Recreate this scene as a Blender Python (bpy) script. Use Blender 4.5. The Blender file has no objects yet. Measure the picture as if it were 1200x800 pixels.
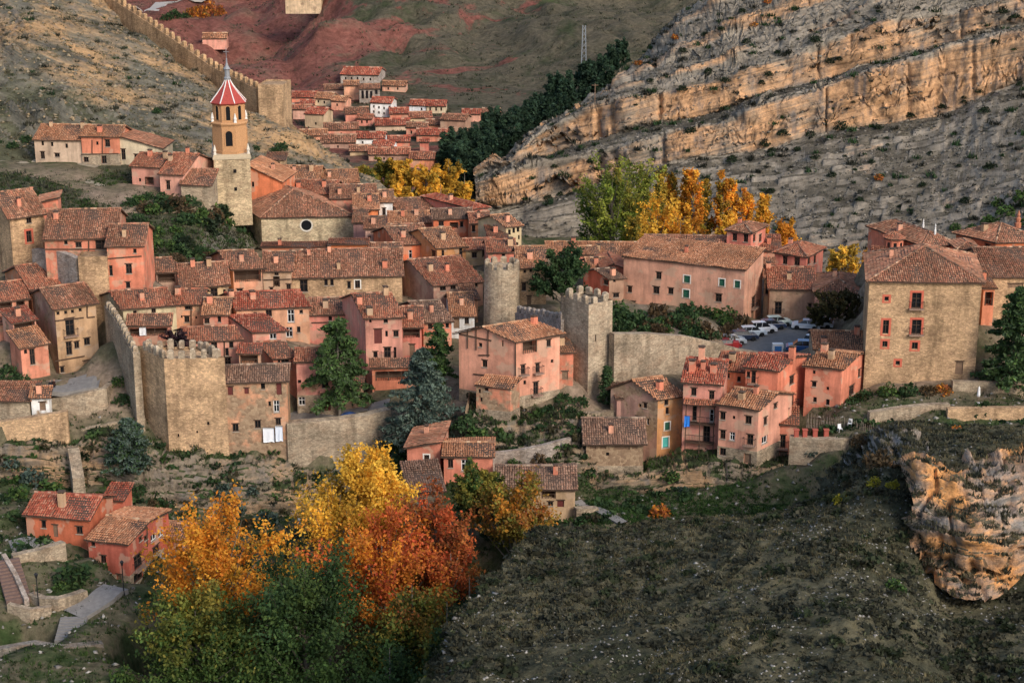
import bpy, math, random
import numpy as np
from mathutils import Vector
from mathutils.bvhtree import BVHTree

# ------------------------------------------------------------------ camera, sky, sun, exposure
scene = bpy.context.scene
col = scene.collection
CZ = 100.0                      # camera height above the datum
PITCH = math.radians(16.5)
FPX = 2000.0                    # focal length in pixels of a 1200 px wide picture
cam = bpy.data.cameras.new('camera')
cam.lens = 36.0 * FPX / 1200.0
cam.sensor_width = 36.0
cam.clip_start = 1.0
cam.clip_end = 6000.0
camo = bpy.data.objects.new('camera', cam)
camo.location = (0, 0, CZ)
camo.rotation_euler = (math.pi / 2 - PITCH, 0, 0)
col.objects.link(camo)
scene.camera = camo

SUN_EL, SUN_AZ = math.radians(34), math.radians(142)     # azimuth clockwise from +Y (view direction)
world = bpy.data.worlds.new('World')
scene.world = world
world.use_nodes = True
wn = world.node_tree.nodes
wl = world.node_tree.links
bg = wn['Background']
sky = wn.new('ShaderNodeTexSky')
sky.sky_type = 'NISHITA'
sky.sun_disc = False
sky.sun_elevation = SUN_EL
sky.sun_rotation = SUN_AZ
sky.air_density = 1.0
sky.dust_density = 2.0
wl.new(sky.outputs[0], bg.inputs[0])
bg.inputs[1].default_value = 0.115
sun = bpy.data.lights.new('sun', 'SUN')
sun.energy = 1.5
sun.angle = math.radians(20)
sun.color = (1.0, 0.91, 0.79)
suno = bpy.data.objects.new('sun', sun)
sd_ = Vector((math.sin(SUN_AZ) * math.cos(SUN_EL), math.cos(SUN_AZ) * math.cos(SUN_EL), math.sin(SUN_EL)))
suno.rotation_euler = sd_.to_track_quat('Z', 'Y').to_euler()
suno.location = (0, 0, 200)
col.objects.link(suno)
scene.view_settings.view_transform = 'Standard'
scene.view_settings.look = 'None'
scene.view_settings.gamma = 1.0
scene.view_settings.exposure = 0.78
scene.view_settings.use_curve_mapping = False
scene.render.resolution_x = 1024
scene.render.resolution_y = 682

# ------------------------------------------------------------------ pixel <-> world
CP, SP = math.cos(PITCH), math.sin(PITCH)
def ray(px, py):
    u, v = (px - 600.0) / FPX, (py - 400.0) / FPX
    return np.array([u, CP - v * SP, -SP - v * CP])
def P(px, py, Y):                       # the point at ground distance Y seen at that pixel
    d = ray(px, py)
    return np.array([0, 0, CZ]) + d * (Y / d[1])
def depth(p):
    return p[1] * CP + (CZ - p[2]) * SP
def proj(p):
    D = depth(p)
    v = -(p[1] * SP + (p[2] - CZ) * CP) / D
    return 600 + FPX * p[0] / D, 400 + FPX * v

# ------------------------------------------------------------------ numpy noise
def _hash(ix, iy, iz, seed):
    h = (ix.astype(np.int64) * 374761393 + iy.astype(np.int64) * 668265263 + iz.astype(np.int64) * 2147483647 + seed * 974634777) & 0x7fffffff
    h = ((h ^ (h >> 13)) * 1274126177) & 0x7fffffff
    h = (h ^ (h >> 16)) & 0x7fffffff
    return (h % 100003) / 100003.0
def vnoise(x, y, z, seed=0):
    x, y, z = np.broadcast_arrays(np.asarray(x, float), np.asarray(y, float), np.asarray(z, float))
    ix, iy, iz = np.floor(x), np.floor(y), np.floor(z)
    fx, fy, fz = x - ix, y - iy, z - iz
    fx, fy, fz = fx*fx*(3-2*fx), fy*fy*(3-2*fy), fz*fz*(3-2*fz)
    r = 0
    for a in (0, 1):
        for b in (0, 1):
            for c in (0, 1):
                w = (fx if a else 1-fx) * (fy if b else 1-fy) * (fz if c else 1-fz)
                r = r + w * _hash(ix + a, iy + b, iz + c, seed)
    return r * 2 - 1
def fbm(x, y, z, octv=4, seed=0, gain=.5):
    a, f, r = 1.0, 1.0, 0
    for o in range(octv):
        r = r + a * vnoise(x * f, y * f, z * f, seed + o)
        a *= gain; f *= 2.03
    return r

# ------------------------------------------------------------------ mesh helpers
MESHES = {}
def np_mesh(name, V, F, mat, colors=None, smooth=False):
    V = np.asarray(V, np.float32); F = np.asarray(F, np.int32)
    me = bpy.data.meshes.new(name)
    me.vertices.add(len(V)); me.vertices.foreach_set('co', V.ravel())
    k = F.shape[1]
    me.loops.add(F.size); me.loops.foreach_set('vertex_index', F.ravel())
    me.polygons.add(len(F)); me.polygons.foreach_set('loop_start', np.arange(0, F.size, k, dtype=np.int32))
    if colors is not None:
        c = np.ones((len(V), 4), np.float32); c[:, :3] = colors
        at = me.color_attributes.new('Col', 'FLOAT_COLOR', 'POINT')
        at.data.foreach_set('color', c.ravel())
    me.update(calc_edges=True)
    if smooth:
        me.polygons.foreach_set('use_smooth', np.ones(len(F), bool))
    for m in (mat if isinstance(mat, (list, tuple)) else [mat]):
        me.materials.append(m)
    return me
class MB:
    """collects polygons of one mesh; every face carries a material slot"""
    def __init__(s): s.v, s.f, s.m = [], [], []
    def poly(s, pts, m=0):
        n = len(s.v); s.v += [tuple(p) for p in pts]; s.f.append(tuple(range(n, n + len(pts)))); s.m.append(m)
    def hexa(s, p, m=0):                # 8 corners: bottom ring 0-3 (ccw from above), top ring 4-7
        n = len(s.v); s.v += [tuple(q) for q in p]
        for f in ((3,2,1,0), (4,5,6,7), (0,1,5,4), (1,2,6,5), (2,3,7,6), (3,0,4,7)):
            s.f.append(tuple(n + i for i in f)); s.m.append(m)
    def box(s, c, sx, sy, sz, ax=(1,0,0), ay=(0,1,0), m=0, taper=1.0):   # c = centre of the bottom
        c, ax, ay = np.array(c, float), np.array(ax, float), np.array(ay, float)
        r = []
        for z, t in ((0, 1.0), (sz, taper)):
            for a, b in ((-1,-1), (1,-1), (1,1), (-1,1)):
                r.append(c + ax * a * sx / 2 * t + ay * b * sy / 2 * t + np.array([0, 0, z]))
        s.hexa(r, m)
    def bar(s, a, b, r, m=0, n=4, r2=None):
        a, b = Vector(a), Vector(b); d = (b - a).normalized()
        t = Vector((0, 0, 1)) if abs(d.z) < .9 else Vector((1, 0, 0))
        x = d.cross(t).normalized(); y = d.cross(x).normalized()
        r2 = r if r2 is None else r2
        k = len(s.v)
        for q, rr in ((a, r), (b, r2)):
            for i in range(n):
                w = 2 * math.pi * (i + .5) / n
                s.v.append(tuple(q + x * math.cos(w) * rr + y * math.sin(w) * rr))
        for i in range(n):
            j = (i + 1) % n
            s.f.append((k + i, k + n + i, k + n + j, k + j)); s.m.append(m)
        s.f.append(tuple(k + i for i in range(n))); s.m.append(m)
        s.f.append(tuple(k + n + i for i in reversed(range(n)))); s.m.append(m)
    def lathe(s, c, prof, n=8, m=0, rot=0.0, cap=True):     # prof = [(radius, z), ...]
        k = len(s.v)
        for r, z in prof:
            for i in range(n):
                w = 2 * math.pi * i / n + rot
                s.v.append((c[0] + r * math.cos(w), c[1] + r * math.sin(w), c[2] + z))
        for q in range(len(prof) - 1):
            for i in range(n):
                j = (i + 1) % n
                s.f.append((k + q*n + i, k + q*n + j, k + (q+1)*n + j, k + (q+1)*n + i)); s.m.append(m)
        if cap:
            s.f.append(tuple(k + (len(prof)-1)*n + i for i in range(n))); s.m.append(m)
    def mesh(s, name, mats, smooth=False):
        me = bpy.data.meshes.new(name)
        me.from_pydata(s.v, [], s.f); me.update()
        for m in (mats if isinstance(mats, (list, tuple)) else [mats]): me.materials.append(m)
        if any(s.m): me.polygons.foreach_set('material_index', s.m)
        if smooth: me.polygons.foreach_set('use_smooth', [True] * len(s.f))
        return me
def add(name, me, parent=None, loc=(0, 0, 0), color=None):
    o = bpy.data.objects.new(name, me); col.objects.link(o)
    o.location = tuple(loc)
    if parent is not None: o.parent = parent
    if color is not None: o.color = tuple(color) if len(color) == 4 else tuple(color) + (0.0,)
    return o
def tag(o, label=None, cat=None, group=None, kind=None):
    if label: o['label'] = label
    if cat: o['category'] = cat
    if group: o['group'] = group
    if kind: o['kind'] = kind
    return o
def thing(name, label, cat, loc, group=None):
    return tag(add(name, None, None, loc), label, cat, group)

# ------------------------------------------------------------------ materials
class N:
    def __init__(s, name, rough=.9, spec=.2):
        s.mat = bpy.data.materials.new(name); s.mat.use_nodes = True
        s.t = s.mat.node_tree; s.n = s.t.nodes; s.l = s.t.links
        s.b = s.n['Principled BSDF']
        s.b.inputs['Roughness'].default_value = rough
        s.b.inputs['Specular IOR Level'].default_value = spec
    def put(s, sock, v):
        if isinstance(v, bpy.types.NodeSocket): s.l.new(v, sock)
        elif isinstance(v, (tuple, list)) and len(v) == 3 and sock.type == 'RGBA': sock.default_value = tuple(v) + (1,)
        else: sock.default_value = v
    def co(s, scale=(1, 1, 1), rnd=False, kind='Object'):
        t = s.n.new('ShaderNodeTexCoord')
        m = s.n.new('ShaderNodeMapping'); m.inputs['Scale'].default_value = scale
        s.l.new(t.outputs[kind], m.inputs['Vector'])
        if rnd:
            oi = s.n.new('ShaderNodeObjectInfo')
            mu = s.n.new('ShaderNodeMath'); mu.operation = 'MULTIPLY'; mu.inputs[1].default_value = 173.0
            s.l.new(oi.outputs['Random'], mu.inputs[0])
            cx = s.n.new('ShaderNodeCombineXYZ'); s.l.new(mu.outputs[0], cx.inputs[0]); s.l.new(mu.outputs[0], cx.inputs[1])
            s.l.new(cx.outputs[0], m.inputs['Location'])
        return m.outputs[0]
    def noise(s, vec, scale, detail=5, rough=.6, dist=0):
        t = s.n.new('ShaderNodeTexNoise'); s.l.new(vec, t.inputs['Vector'])
        t.inputs['Scale'].default_value = scale; t.inputs['Detail'].default_value = detail
        t.inputs['Roughness'].default_value = rough; t.inputs['Distortion'].default_value = dist
        return t.outputs['Fac']
    def voro(s, vec, scale, feature='F1', out='Color', rnd=1.0):
        t = s.n.new('ShaderNodeTexVoronoi'); s.l.new(vec, t.inputs['Vector']); t.feature = feature
        t.inputs['Scale'].default_value = scale; t.inputs['Randomness'].default_value = rnd
        return t.outputs[out]
    def ramp(s, v, stops):
        r = s.n.new('ShaderNodeValToRGB'); s.put(r.inputs[0], v)
        e = r.color_ramp.elements
        while len(e) < len(stops): e.new(.5)
        for i, (p, c) in enumerate(stops):
            e[i].position = p
            e[i].color = (c, c, c, 1) if isinstance(c, (int, float)) else tuple(c) + (1,)
        return r.outputs[0]
    def mix(s, f, a, b, mode='MIX'):
        m = s.n.new('ShaderNodeMix'); m.data_type = 'RGBA'; m.blend_type = mode
        s.put(m.inputs[0], f); s.put(m.inputs[6], a); s.put(m.inputs[7], b)
        return m.outputs[2]
    def math(s, op, a, b=0.0, clamp=False):
        m = s.n.new('ShaderNodeMath'); m.operation = op; m.use_clamp = clamp
        s.put(m.inputs[0], a); s.put(m.inputs[1], b)
        return m.outputs[0]
    def bump(s, h, strength=.5, dist=.05):
        b = s.n.new('ShaderNodeBump'); s.put(b.inputs['Height'], h)
        b.inputs['Strength'].default_value = strength; b.inputs['Distance'].default_value = dist
        s.l.new(b.outputs[0], s.b.inputs['Normal'])
    def attr(s, name='Col'):
        a = s.n.new('ShaderNodeAttribute'); a.attribute_name = name
        return a.outputs['Color']
    def oi(s, k='Color'):
        return s.n.new('ShaderNodeObjectInfo').outputs[k]
    def geo(s, k='Normal'):
        return s.n.new('ShaderNodeNewGeometry').outputs[k]
    def sep(s, v, i):
        x = s.n.new('ShaderNodeSeparateXYZ'); s.put(x.inputs[0], v); return x.outputs[i]
    def base(s, c): s.put(s.b.inputs['Base Color'], c); return s.mat

def m_plaster():
    k = N('lime_plaster', .95, .1)
    c = k.co(rnd=True); cs = k.co((1.3, 1.3, .14), rnd=True)
    tint = k.oi('Color')
    big = k.ramp(k.noise(c, .30, 6, .65), [(.28, .62), (.5, 1.0), (.72, 1.3)])
    st = k.ramp(k.noise(cs, .9, 5, .65), [(.3, .60), (.52, 1.0), (.75, 1.15)])
    fine = k.ramp(k.noise(c, 5.0, 4, .7), [(.25, .86), (.75, 1.12)])
    a = k.mix(1.0, tint, big, 'MULTIPLY'); a = k.mix(.8, a, st, 'MULTIPLY'); a = k.mix(.8, a, fine, 'MULTIPLY')
    # old repairs: paler, yellower render
    rep = k.ramp(k.noise(c, .42, 3, .5), [(.56, 0.0), (.60, 1.0)])
    a = k.mix(k.math('MULTIPLY', rep, .5), a, (.52, .37, .26))
    # bare stone where the render has come off (object alpha sets how much)
    cell = k.voro(c, 2.6); stone = k.mix(cell, (.22, .14, .09), (.42, .30, .19))
    stone = k.mix(1.0, stone, fine, 'MULTIPLY')
    al = k.oi('Alpha')
    thr = k.math('SUBTRACT', k.noise(c, .5, 6, .62), k.math('SUBTRACT', .74, k.math('MULTIPLY', al, .6)))
    msk = k.ramp(k.math('MULTIPLY', thr, 9.0, True), [(0, 0.0), (1, 1.0)])
    a = k.mix(msk, a, stone)
    k.bump(k.math('ADD', k.noise(c, 2.2, 6, .7), k.math('MULTIPLY', msk, k.math('MULTIPLY', k.voro(c, 2.6, out='Distance'), -.8))), .5, .08)
    return k.base(a)
def m_stone():
    k = N('rubble_stone', .95, .1)
    c = k.co((1, 1, 1.7), rnd=True)
    w = k.n.new('ShaderNodeVectorMath'); w.operation = 'ADD'
    nz = k.n.new('ShaderNodeTexNoise'); k.l.new(c, nz.inputs['Vector']); nz.inputs['Scale'].default_value = 2.0
    sc = k.n.new('ShaderNodeVectorMath'); sc.operation = 'SCALE'; sc.inputs['Scale'].default_value = .16
    k.l.new(nz.outputs['Color'], sc.inputs[0]); k.l.new(c, w.inputs[0]); k.l.new(sc.outputs[0], w.inputs[1])
    c2 = w.outputs[0]
    cell = k.ramp(k.sep(k.voro(c2, 3.4), 0), [(0, .74), (.5, 1.0), (1, 1.28)])
    edge = k.ramp(k.voro(c2, 3.4, 'DISTANCE_TO_EDGE', 'Distance'), [(0, .62), (.10, 1.0)])
    big = k.ramp(k.noise(c, .20, 7, .68), [(.3, .56), (.5, 1.0), (.7, 1.28)])
    stn = k.ramp(k.noise(k.co((.9, .9, .12), rnd=True), .8, 5, .65), [(.34, .62), (.52, 1.0)])
    big = k.mix(1.0, big, stn, 'MULTIPLY')
    tint = k.mix(k.ramp(k.noise(c, .6, 4, .6), [(.45, 0.0), (.7, .5)]), k.oi('Color'), (.30, .19, .12))
    a = k.mix(1.0, tint, cell, 'MULTIPLY'); a = k.mix(.8, a, edge, 'MULTIPLY'); a = k.mix(1.0, a, big, 'MULTIPLY')
    k.bump(k.math('ADD', edge, k.math('MULTIPLY', cell, .5)), .7, .07)
    return k.base(a)
def m_tile():
    k = N('clay_roof_tile', .9, .15)
    c = k.co(rnd=True)
    a = k.mix(1.0, k.attr(), k.ramp(k.noise(c, 6, 4, .7), [(.3, .75), (.7, 1.2)]), 'MULTIPLY')
    a = k.mix(k.ramp(k.noise(c, .5, 5, .7), [(.52, 0.0), (.75, .45)]), a, (.16, .13, .09))
    return k.base(a)
def m_flat(name, c, rough=.7, var=.25, scale=3.0, metal=0.0, spec=.3):
    k = N(name, rough, spec); v = k.co(rnd=True)
    a = k.mix(1.0, c, k.ramp(k.noise(v, scale, 5, .65), [(.25, 1 - var), (.75, 1 + var)]), 'MULTIPLY')
    k.b.inputs['Metallic'].default_value = metal
    return k.base(a)
def m_tint(name, rough=.7, var=.2, scale=3.0, spec=.3):
    k = N(name, rough, spec); v = k.co(rnd=True)
    return k.base(k.mix(1.0, k.oi('Color'), k.ramp(k.noise(v, scale, 5, .65), [(.25, 1 - var), (.75, 1 + var)]), 'MULTIPLY'))
def m_glass():
    k = N('window_glass', .12, .5)
    k.b.inputs['Base Color'].default_value = (.012, .013, .015, 1)
    return k.mat
def m_leaf(name, tr=.35):
    k = N(name, .7, .2)
    a = k.attr(); k.base(a)
    t = k.n.new('ShaderNodeBsdfTranslucent'); k.l.new(a, t.inputs[0])
    mx = k.n.new('ShaderNodeMixShader'); mx.inputs[0].default_value = tr
    out = k.n['Material Output']
    k.l.new(k.b.outputs[0], mx.inputs[1]); k.l.new(t.outputs[0], mx.inputs[2]); k.l.new(mx.outputs[0], out.inputs[0])
    return k.mat
def m_rock(name, warm, grey, soil, steep=(.55, .80), strat=.8, streak=.6, sc=1.0, dip=0.0, banded=False, wt=(.52, .64)):
    """bedded limestone: warm where freshly broken, grey where weathered, soil on what lies flat.
    banded: the mesh says which beds are massive warm limestone (Col.r) and which thin grey marl"""
    k = N(name, .95, .08)
    c = k.co(); g = k.geo('True Normal'); nz = k.sep(g, 2)
    x, y, z = k.sep(c, 0), k.sep(c, 1), k.sep(c, 2)
    zz = k.math('SUBTRACT', z, k.math('MULTIPLY', x, dip))
    cv = k.n.new('ShaderNodeCombineXYZ')
    k.put(cv.inputs[0], k.math('MULTIPLY', x, .05 * sc)); k.put(cv.inputs[1], k.math('MULTIPLY', y, .05 * sc)); k.put(cv.inputs[2], k.math('MULTIPLY', zz, strat))
    band = k.noise(cv.outputs[0], 1.0, 6, .68, .3)
    patch = k.noise(c, .055 * sc, 6, .62, .6)
    fine = k.noise(c, .8 * sc, 7, .72)
    wv = k.math('ADD', k.math('MULTIPLY', band, .35), k.math('MULTIPLY', patch, .75))
    if banded:
        bd = k.sep(k.attr(), 0)
        wv = k.math('ADD', wv, k.math('MULTIPLY', k.math('SUBTRACT', bd, .5), .22))
    w = k.ramp(wv, [(wt[0], 0.0), (wt[1], 1.0)])
    a = k.mix(w, grey, warm)
    a = k.mix(1.0, a, k.ramp(band, [(.32, .5), (.5, 1.0), (.68, 1.3)]), 'MULTIPLY')
    stv = k.noise(k.co((.35 * sc, .35 * sc, .035 * sc)), 1.0, 5, .6)
    sm = k.math('MULTIPLY', k.ramp(stv, [(.52, 0.0), (.66, 1.0)]), streak)
    if banded: sm = k.math('MULTIPLY', sm, bd)
    a = k.mix(sm, a, (.15, .14, .135))
    a = k.mix(1.0, a, k.ramp(fine, [(.28, .55), (.5, 1.0), (.75, 1.35)]), 'MULTIPLY')
    sl = k.math('ADD', nz, k.math('MULTIPLY', k.math('SUBTRACT', fine, .5), .35))
    if banded: sl = k.math('SUBTRACT', sl, k.math('MULTIPLY', bd, .22))
    so = k.mix(1.0, soil, k.ramp(k.noise(c, .45 * sc, 7, .75), [(.3, .5), (.52, 1.0), (.72, 1.7)]), 'MULTIPLY')
    so = k.mix(.8, so, k.ramp(band, [(.35, .6), (.5, 1.0), (.66, 1.45)]), 'MULTIPLY')
    a = k.mix(k.ramp(sl, [(steep[0], 0.0), (steep[1], 1.0)]), a, so)
    k.bump(k.math('ADD', fine, k.math('MULTIPLY', band, .8)), .8, .35)
    return k.base(a)
def m_ground(name, cols, sc=.12, dark=.55, extra=None, grain=.9):
    """dry hillside: patches of grass, low scrub and bare stones"""
    k = N(name, 1.0, .05); c = k.co()
    n1 = k.noise(c, sc, 7, .65, .5)
    n = len(cols)
    a = k.ramp(n1, [(.36 + .28 * i / (n - 1), q) for i, q in enumerate(cols)])
    a = k.mix(1.0, a, k.ramp(k.noise(c, grain, 6, .75), [(.3, dark), (.5, 1.0), (.72, 1.5)]), 'MULTIPLY')
    if extra:
        a = k.mix(k.ramp(k.noise(c, grain * 1.7, 5, .7), [(.62, 0.0), (.70, .8)]), a, extra)
    k.bump(k.noise(c, grain, 6, .75), .7, .3)
    return k.base(a)
PLASTER, STONE, TILE, GLASS = m_plaster(), m_stone(), m_tile(), m_glass()
WOOD = m_flat('dark_wood', (.075, .045, .03), .75, .35)
WOODL = m_flat('weathered_wood', (.22, .14, .09), .85, .35)
IRON = m_flat('wrought_iron', (.02, .02, .022), .5, .1)
GREENW = m_flat('green_shutter_paint', (.02, .10, .06), .6, .2)
TURQ = m_flat('turquoise_shutter_paint', (.08, .42, .38), .6, .2)
REDW = m_flat('oxblood_shutter_paint', (.12, .025, .02), .6, .2)
WHITEP = m_flat('white_paint', (.72, .71, .68), .7, .08)
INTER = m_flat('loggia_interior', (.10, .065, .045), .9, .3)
TRIM = m_tint('trim_plaster', .9, .15)
LEAF = m_leaf('foliage'); NEEDLE = m_leaf('conifer_foliage', .12)
BARK = m_flat('bark', (.17, .145, .115), .95, .35, 4)
CLOTH = m_tint('woven_cloth', .9, .06)
# ------------------------------------------------------------------ houses
rng = np.random.default_rng(7)
random.seed(7)
BED = m_flat('roof_mortar_bed', (.085, .055, .04), .95, .3)
PAL = {
 'old':  [(.35,.19,.125), (.27,.145,.095), (.52,.36,.255), (.15,.10,.075), (.42,.24,.155), (.29,.19,.135), (.46,.22,.15)],
 'tan':  [(.48,.27,.155), (.42,.22,.13), (.60,.42,.28), (.28,.16,.105), (.47,.25,.145), (.52,.30,.18)],
 'red':  [(.46,.125,.08), (.38,.10,.068), (.52,.24,.165), (.30,.085,.06), (.42,.15,.095), (.55,.33,.24)],
 'mix':  [(.43,.16,.10), (.35,.145,.095), (.52,.31,.215), (.20,.11,.08), (.41,.20,.13), (.46,.26,.17)],
 'grey': [(.29,.21,.165), (.22,.16,.125), (.42,.325,.25), (.13,.10,.082), (.33,.215,.155)],
}
COLS = {
 'pink': (.62,.25,.16), 'salmon': (.68,.33,.215), 'coral': (.62,.22,.135), 'orange': (.66,.20,.09), 'red': (.50,.135,.08),
 'rose': (.62,.29,.215), 'dusty': (.42,.245,.185), 'cream': (.58,.44,.29), 'white': (.80,.78,.74), 'ochre': (.60,.29,.125),
 'stone': (.56,.37,.215), 'gstone': (.41,.325,.23), 'tan': (.50,.33,.20), 'grey': (.40,.34,.29), 'blush': (.64,.38,.28),
}
def unit(v): return v / np.linalg.norm(v)
Z = np.array([0, 0, 1.0])

def tile_arrays(poly, pal, ts=1.0, sag=.11):
    """half-round clay tiles covering one roof plane; poly = [eave0, eave1, top..., ]"""
    p = [np.array(q, float) for q in poly]
    a = unit(p[1] - p[0]); n = unit(np.cross(a, p[-1] - p[0])); b = np.cross(n, a)
    q2 = np.array([[(q - p[0]) @ a, (q - p[0]) @ b] for q in p])
    sx, sy = .285 * ts, .44 * ts
    u0, u1, v1 = q2[:, 0].min(), q2[:, 0].max(), q2[:, 1].max()
    nu, nv = max(2, int(round((u1 - u0) / sx))), max(2, int(math.ceil(v1 / sy)))
    sx = (u1 - u0) / nu; sy = v1 / nv
    U, Vv = np.meshgrid(u0 + (np.arange(nu) + .5) * sx, (np.arange(nv) + .5) * sy)
    U, Vv = U.ravel(), Vv.ravel()
    ok = np.ones(len(U), bool)
    for i in range(len(q2)):
        e = q2[(i + 1) % len(q2)] - q2[i]
        ok &= (e[0] * (Vv - q2[i][1]) - e[1] * (U - q2[i][0])) > -1e-6
    U, Vv = U[ok], Vv[ok]
    if len(U) == 0: return None
    m = len(U)
    U = U + rng.normal(0, .025 * ts, m)
    wx, wy = p[0][0] + U, p[0][1] + Vv
    lift = sag * vnoise(wx * .45, wy * .45, 0, 5) + rng.normal(0, .012 * ts, m)
    hw, hh = sx * .47, .095 * ts
    cs = [(-1.0, 0.0), (-.55, .85), (.55, .85), (1.0, 0.0)]
    out = np.zeros((m, 8, 3))
    for k, (yy, up, wd) in enumerate(((-sy * .56, .045 * ts, 1.06), (sy * .56, 0.0, .88))):
        for j, (cu, ch) in enumerate(cs):
            uu = U + cu * hw * wd; vv = Vv + yy; hhh = lift + up + ch * hh * wd
            out[:, k * 4 + j, :] = p[0] + uu[:, None] * a + vv[:, None] * b + hhh[:, None] * n
    f = np.array([[0, 1, 5, 4], [1, 2, 6, 5], [2, 3, 7, 6]])
    F = (f[None] + (np.arange(m) * 8)[:, None, None]).reshape(-1, 4)
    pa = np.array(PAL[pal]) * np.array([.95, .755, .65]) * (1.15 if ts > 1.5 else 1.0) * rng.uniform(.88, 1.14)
    c = (pa[rng.integers(0, len(pa), m)] * .62 + pa.mean(0) * .38) * rng.uniform(.86, 1.14, (m, 1))
    ci = np.floor(U / sx + .5).astype(int)                      # a column of tiles weathers alike
    c = c * (1 + .16 * (_hash(ci, ci * 0, ci * 0, int(abs(p[0][0]) * 10) % 997) * 2 - 1))[:, None]
    # lichen / repair patches share a tone
    pt = vnoise(wx * .33, wy * .33, 1.3, 9)[:, None]
    c = c * (1 + .28 * pt)
    return out.reshape(-1, 3), F, np.repeat(c, 8, axis=0)
def ridge_arrays(a, b, pal, ts=1.0):
    a, b = np.array(a, float), np.array(b, float)
    L = np.linalg.norm(b - a)
    if L < .5: return None
    d = (b - a) / L; s = unit(np.cross(d, Z)); n = np.cross(s, d)
    m = max(1, int(L / (.42 * ts)))
    V, F, C = [], [], []
    pa = np.array(PAL[pal]) * np.array([.78, .74, .70])
    pa = [tuple(q) for q in pa]
    for i in range(m):
        t0, t1 = L * i / m - .04, L * (i + 1) / m + .04
        r = .15 * ts * random.uniform(.9, 1.1); k = len(V)
        for t, rr in ((t0, r * 1.08), (t1, r * .9)):
            for w in (-.1, .25, .5, .75, 1.1):
                an = math.pi * w
                V.append(a + d * t + s * math.cos(an) * rr + n * (math.sin(an) * rr + .06 * ts))
        for j in range(4): F.append((k + j, k + j + 1, k + 6 + j, k + 5 + j))
        c = np.array(random.choice(pa)) * random.uniform(.85, 1.25)
        C += [c] * 10
    return np.array(V), np.array(F), np.array(C)
def join_arrays(parts):
    parts = [q for q in parts if q is not None]
    if not parts: return None
    V, F, C, o = [], [], [], 0
    for v, f, c in parts:
        V.append(v); F.append(f + o); C.append(c); o += len(v)
    return np.concatenate(V), np.concatenate(F), np.concatenate(C)

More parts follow.
